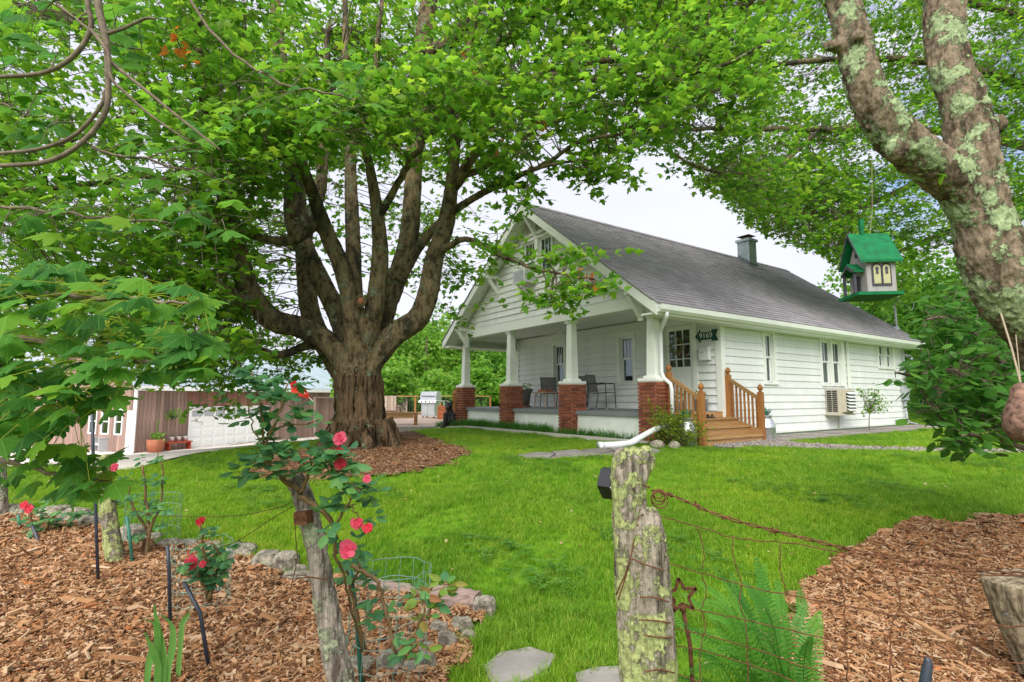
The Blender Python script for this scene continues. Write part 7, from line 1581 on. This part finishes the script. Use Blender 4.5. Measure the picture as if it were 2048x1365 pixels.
# ------------------------------------------------------------------ birdhouse
bc = at(1747, 597, 2.62); t = thing('birdhouse', 'grey wooden birdhouse with green roof and two arched windows, hanging by a cord', 'birdhouse', tuple(bc), -.12); t.scale = (.80, .78, .86)
k_ = 2.62 / FPX
mb = MB(); mb.box(-.150, .105, -.135, .12, 0, .018); mb.build('floor', M['roofgreen'], t, local=True)
W2 = .082; D2 = .105; HT = .205; RA = .03
mb = MB(); mb.ext([(-W2, -D2, .02), (-W2, D2, .02), (-W2, D2, HT), (-W2, 0, HT + .155), (-W2, -D2, HT)], (2 * W2, 0, 0)); mb.build('walls', M['bhgrey'], t, local=True)
for sgn in (-1, 1):
    mb = MB(); q = [(-W2 - .045, 0, HT + .180), (W2 + .03, 0, HT + .180), (W2 + .03, sgn * (D2 + .03), HT - .005), (-W2 - .045, sgn * (D2 + .03), HT - .005)][::-sgn]; mb.hexa([(p[0], p[1], p[2] - .014) for p in q][::1], q); mb.build('roof', M['roofgreen'], t, local=True)
mb = MB(); mb.hexa([(-W2 - .049, -.001, HT + .16), (-W2 - .0455, -.001, HT + .16), (-W2 - .0455, -D2 - .03, HT - .02), (-W2 - .049, -D2 - .03, HT - .02)][::-1], [(-W2 - .049, -.001, HT + .182), (-W2 - .0455, -.001, HT + .182), (-W2 - .0455, -D2 - .03, HT - .003), (-W2 - .049, -D2 - .03, HT - .003)][::-1]); mb.hexa([(-W2 - .049, .001, HT + .16), (-W2 - .0455, .001, HT + .16), (-W2 - .0455, D2 + .03, HT - .02), (-W2 - .049, D2 + .03, HT - .02)], [(-W2 - .049, .001, HT + .182), (-W2 - .0455, .001, HT + .182), (-W2 - .0455, D2 + .03, HT - .003), (-W2 - .049, D2 + .03, HT - .003)]); mb.build('roof_edge', M['bhdark'], t, local=True)
# arched windows on the long side
mb = MB()
def arch(x0, x1, z0, z1, n=8): r = (x1 - x0) / 2; c = (x0 + x1) / 2; return [(x0, z0), (x1, z0)] + [(c + r * math.cos(a), z1 - r + r * math.sin(a)) for a in np.linspace(0, PI, n)]
for x0, x1 in ((-.055, -.001), (.001, .055)): mb.ext([(x, -D2 - .006, z) for x, z in arch(x0, x1, .055, .185)], (0, .0055, 0))
wf = mb.build('window_frame', M['bhdark'], t, local=True)
for x0, x1 in ((-.046, -.007), (.007, .046)): mb = MB(); mb.ext([(x, -D2 - .009, z) for x, z in arch(x0, x1, .066, .174)], (0, .0025, 0)); mb.build('window_light', M['bhyellow'], wf, local=True)
for x in (-.027, .027): mb = MB(); mb.lathe([(.0, -.022), (.008, -.02), (.007, .0), (.011, .012), (.0, .024)], (x, -D2 - .0095, .142), 10, 1, .15); mb.build('keyhole', M['bhdark'], wf, local=True)
# porch hood on the short side
mb = MB()
for sgn in (-1, 1): q = [(-W2 - .062, 0, .205), (-W2 - .0005, 0, .205), (-W2 - .0005, sgn * .085, .150), (-W2 - .062, sgn * .085, .150)][::-sgn]; mb.hexa([(p[0], p[1], p[2] - .010) for p in q], q)
mb.build('hood', M['roofgreen'], t, local=True)
mb = MB(); mb.ext([(-W2 - .066, -.085, .142), (-W2 - .066, 0, .198), (-W2 - .066, .085, .142), (-W2 - .066, .06, .142), (-W2 - .066, 0, .175), (-W2 - .066, -.06, .142)], (.004, 0, 0)); mb.build('hood_trim', M['bhdark'], t, local=True)
mb = MB(); mb.box(-W2 - .058, -W2 - .044, .056, .070, .018, .165); mb.box(-W2 - .058, -W2 - .044, -.070, -.056, .018, .165); mb.build('porch_post', M['bhdark'], t, local=True)
mb = MB(); mb.ext([(-W2 - .006, y, z) for y, z in arch(-.03, .03, .02, .13)], (.0055, 0, 0)); mb.build('door', M['bhdark'], t, local=True)
mb = MB(); mb.lathe([(0, -.016), (.016, -.01), (.016, .01), (0, .016)], (-W2 - .002, 0, .255), 10, .2, 1); mb.build('entry_hole', M['dark'], t, local=True)
mb = MB(); mb.box(-.052, -.030, -.012, .012, HT + .15, HT + .265); mb.build('chimney', M['roofgreen'], t, local=True)
top = at(1745, 278, 2.6); mb = MB(); mb.tube([bc + np.array([0, 0, (HT + .17) * .93]), (bc + top) / 2 + np.array([.004, 0, .1]), top], .0016, 5); mb.build('cord', M['twine'], t)
# gourd
gc = at(2053, 885, 2.3); t = thing('hanging_gourd', 'brown dried gourd hanging on twine from the forked tree', 'gourd', tuple(gc), 0)
mb = MB(); s = 2.3 / FPX; mb.lathe([(.0, 0), (22 * s, 4 * s), (34 * s, 24 * s), (34 * s, 48 * s), (26 * s, 72 * s), (19 * s, 90 * s), (17 * s, 105 * s), (10 * s, 114 * s), (0, 118 * s)], gc, 24, 1, 1); mb.build('gourd', M['gourd'], t, smooth=True)
a0 = at(2002, 628, 2.48); mb = MB(); mb.tube([gc + np.array([0, 0, 117 * s]), (gc + np.array([0, 0, 117 * s]) + a0) / 2 + np.array([.005, 0, -.004]), a0], .004, 6); mb.build('twine', M['twine'], t); mb = MB(); mb.tube([gc + np.array([.0, 0, 117 * s]), a0 + np.array([.06, 0, -.1])], .002, 5); mb.build('twine', M['twine'], t)
# ------------------------------------------------------------------ near maple branch at the left
mb_t = thing('maple_branch', 'low maple bough with large dark green leaves filling the left edge', 'branch', tuple(at(-150, 700, 1.9)), 0); l0 = FR[mb_t.name][0]; BN = []
for s in ([(-250, 640, 2.2, 12), (-60, 660, 2.0, 9), (100, 690, 1.85, 7), (200, 720, 1.75, 5), (330, 725, 1.65, 4), (430, 735, 1.6, 2)], [(-60, 600, 2.0, 8), (60, 590, 1.9, 6), (180, 595, 1.8, 5), (290, 600, 1.75, 4), (400, 610, 1.7, 2)], [(-80, 880, 2.2, 8), (60, 862, 2.0, 6), (120, 850, 1.95, 5), (180, 800, 1.9, 3)], [(-60, 680, 2.0, 6), (30, 760, 1.9, 5), (100, 800, 1.8, 4), (160, 840, 1.75, 3)], [(-80, 900, 2.0, 6), (40, 930, 1.95, 5), (120, 950, 1.9, 4), (220, 965, 1.9, 2)]):
    mb = MB(); BN.append(limb(mb, pxpath(s), 6, 7, .05, .003)); mb.build('stem', M['twig'], mb_t, smooth=True)
BNn = np.vstack(BN); cnt = 0; tw = MB()
def nearleaf(x, y, d, size):
    global cnt
    p = at(x, y, d); j = np.argmin(((BNn - p) ** 2).sum(1)); a = BNn[j]; out = p - a; L_ = np.linalg.norm(out)
    if L_ > .28: a = p - out / L_ * .28
    tw.tube([a, (a + p) / 2 + np.array([0, 0, .02]), p], .0013, 4, False)
    dr_ = np.array([rnd.gauss(.15, .55), -.55 + rnd.gauss(0, .35), -.50 + rnd.gauss(0, .22)]); nn = np.array([rnd.gauss(0, .3), -.55 + rnd.gauss(0, .25), 1.0]); sz = size * rnd.uniform(.8, 1.15)
    share(rnd.choice(lm_me), 'leaf', mb_t, tuple(p - l0), orient(nn, dr_), (sz * .92, sz, sz)); cnt += 1
for (x0, x1, y0, y1, d0, d1, n, sz) in ((-60, 440, 550, 750, 1.5, 2.2, 150, .098), (-60, 230, 740, 825, 1.5, 2.1, 52, .10), (-60, 120, 820, 880, 1.6, 2.1, 22, .10), (-40, 230, 885, 980, 1.7, 2.1, 38, .09), (-60, 200, 520, 600, 1.7, 2.1, 26, .105), (330, 450, 660, 740, 1.55, 1.7, 12, .10), (-30, 5, 1080, 1190, 1.5, 1.6, 0, .09)):
    for _ in range(n): nearleaf(rnd.uniform(x0, x1), rnd.uniform(y0, y1), rnd.uniform(d0, d1), sz)
tw.build('leafstalks', M['seed'], mb_t, kind='stuff')
SD = MB(); 
for sg in (-1, 1): SD.add([(0, 0, 0), (sg * .25, -.5, .05), (sg * .45, -1, 0), (sg * .18, -.9, -.03)], [(0, 1, 2, 3)])
SDm = mesh_only(SD, 'seed', M['seed'])
for (x, y, d) in ((70, 592, 1.8), (225, 650, 1.7), (235, 660, 1.72), (215, 668, 1.7), (160, 768, 1.7), (60, 760, 1.8), (320, 690, 1.65), (140, 900, 1.85), (30, 640, 1.9)):
    for _ in range(9): share(SDm, 'seed', mb_t, tuple(at(x, y, d) + rng.normal(0, .02, 3) - l0), (rnd.gauss(0, .5), rnd.gauss(0, .5), rnd.uniform(0, 6.28)), (.035,) * 3)
# upper left bough with bare hanging twigs and a few large leaves
ub = thing('bare_twig_bough', 'bare curving grey-brown twigs hanging at the top left corner', 'branch', tuple(at(200, -150, 2.0)), 0); UN = []
for s in ([(195, -150, 2.0, 8), (196, 0, 2.0, 7.5), (212, 80, 2.0, 7), (216, 150, 2.0, 6), (212, 220, 2.0, 5.5), (170, 280, 2.0, 5), (100, 322, 2.0, 5), (0, 332, 2.0, 4.5), (-80, 332, 2, 4)], [(175, -120, 2.0, 6), (175, 0, 2.0, 5.5), (182, 55, 2.0, 5), (150, 110, 2.0, 5), (90, 145, 2.0, 4.5), (0, 154, 2.0, 4), (-80, 154, 2, 3.5)], [(212, 180, 2.0, 4), (200, 215, 2.0, 4), (150, 270, 2.02, 4), (80, 298, 2.02, 4), (0, 307, 2.02, 3.5), (-60, 310, 2, 3)], [(216, 120, 2.0, 5), (240, 140, 2.0, 4), (290, 180, 2.0, 3.5), (345, 225, 2.0, 3), (440, 300, 2.0, 2)], [(182, 60, 2.0, 4), (215, 105, 1.98, 3.5), (222, 155, 1.98, 3.5), (250, 185, 1.98, 3), (300, 230, 1.98, 2.5), (375, 282, 1.98, 1.5)], [(214, 68, 2.0, 4), (245, 58, 2.0, 3.5), (290, 38, 2.0, 3), (312, 38, 2, 2)]):
    mb = MB(); UN.append(limb(mb, pxpath(s), 8, 8, .05)); mb.build('twig', M['twig'], ub, smooth=True)
l1 = FR[ub.name][0]
for q_ in ([(300, -140, 4.6, 3.5), (420, 60, 4.4, 3), (560, 165, 4.3, 2.4), (680, 190, 4.3, 1.8), (760, 215, 4.3, 1)], [(-160, 400, 3.0, 4), (60, 420, 2.7, 3), (280, 440, 2.5, 2.2), (440, 450, 2.5, 1)], [(60, -200, 2.8, 4), (100, -20, 2.6, 3), (180, 60, 2.4, 2.4), (290, 105, 2.3, 1)], [(-200, 180, 2.7, 3), (-20, 200, 2.5, 2.5), (110, 250, 2.4, 1.2)], [(180, 300, 3.2, 3), (340, 330, 3.0, 2.4), (470, 370, 3.0, 1)]):
    mb = MB(); UN.append(limb(mb, pxpath(q_), 6, 7, .05, .010)); mb.build('twig', M['twig'], ub, smooth=True)
UNn = np.vstack(UN); tw = MB()
for (x0, x1, y0, y1, d0, d1, n, sz) in ((-40, 300, -60, 130, 2.1, 2.8, 46, .12), (-40, 120, 140, 290, 2.2, 2.9, 22, .12), (-30, 480, 400, 500, 2.2, 2.8, 26, .12), (380, 780, 120, 260, 3.5, 5, 40, .13), (250, 480, 250, 420, 2.6, 3.6, 26, .12)):
    for _ in range(n):
        p = at(rnd.uniform(x0, x1), rnd.uniform(y0, y1), rnd.uniform(d0, d1)); dr_ = np.array([rnd.gauss(0, .6), -.4 + rnd.gauss(0, .4), -.5 + rnd.gauss(0, .25)]); nn = np.array([rnd.gauss(0, .35), -.35 + rnd.gauss(0, .3), 1.0]); s_ = sz * rnd.uniform(.8, 1.15)
        j = np.argmin(((UNn - p) ** 2).sum(1)); a = UNn[j]; tw.tube([a, (a + p) / 2 + np.array([0, 0, .04]), p], [.003, .002, .0012], 4, False)
        share(rnd.choice(lm_me), 'leaf', ub, tuple(p - l1), orient(nn, dr_), (s_ * .92, s_, s_))
tw.build('leafstalks', M['twig'], ub, kind='stuff')
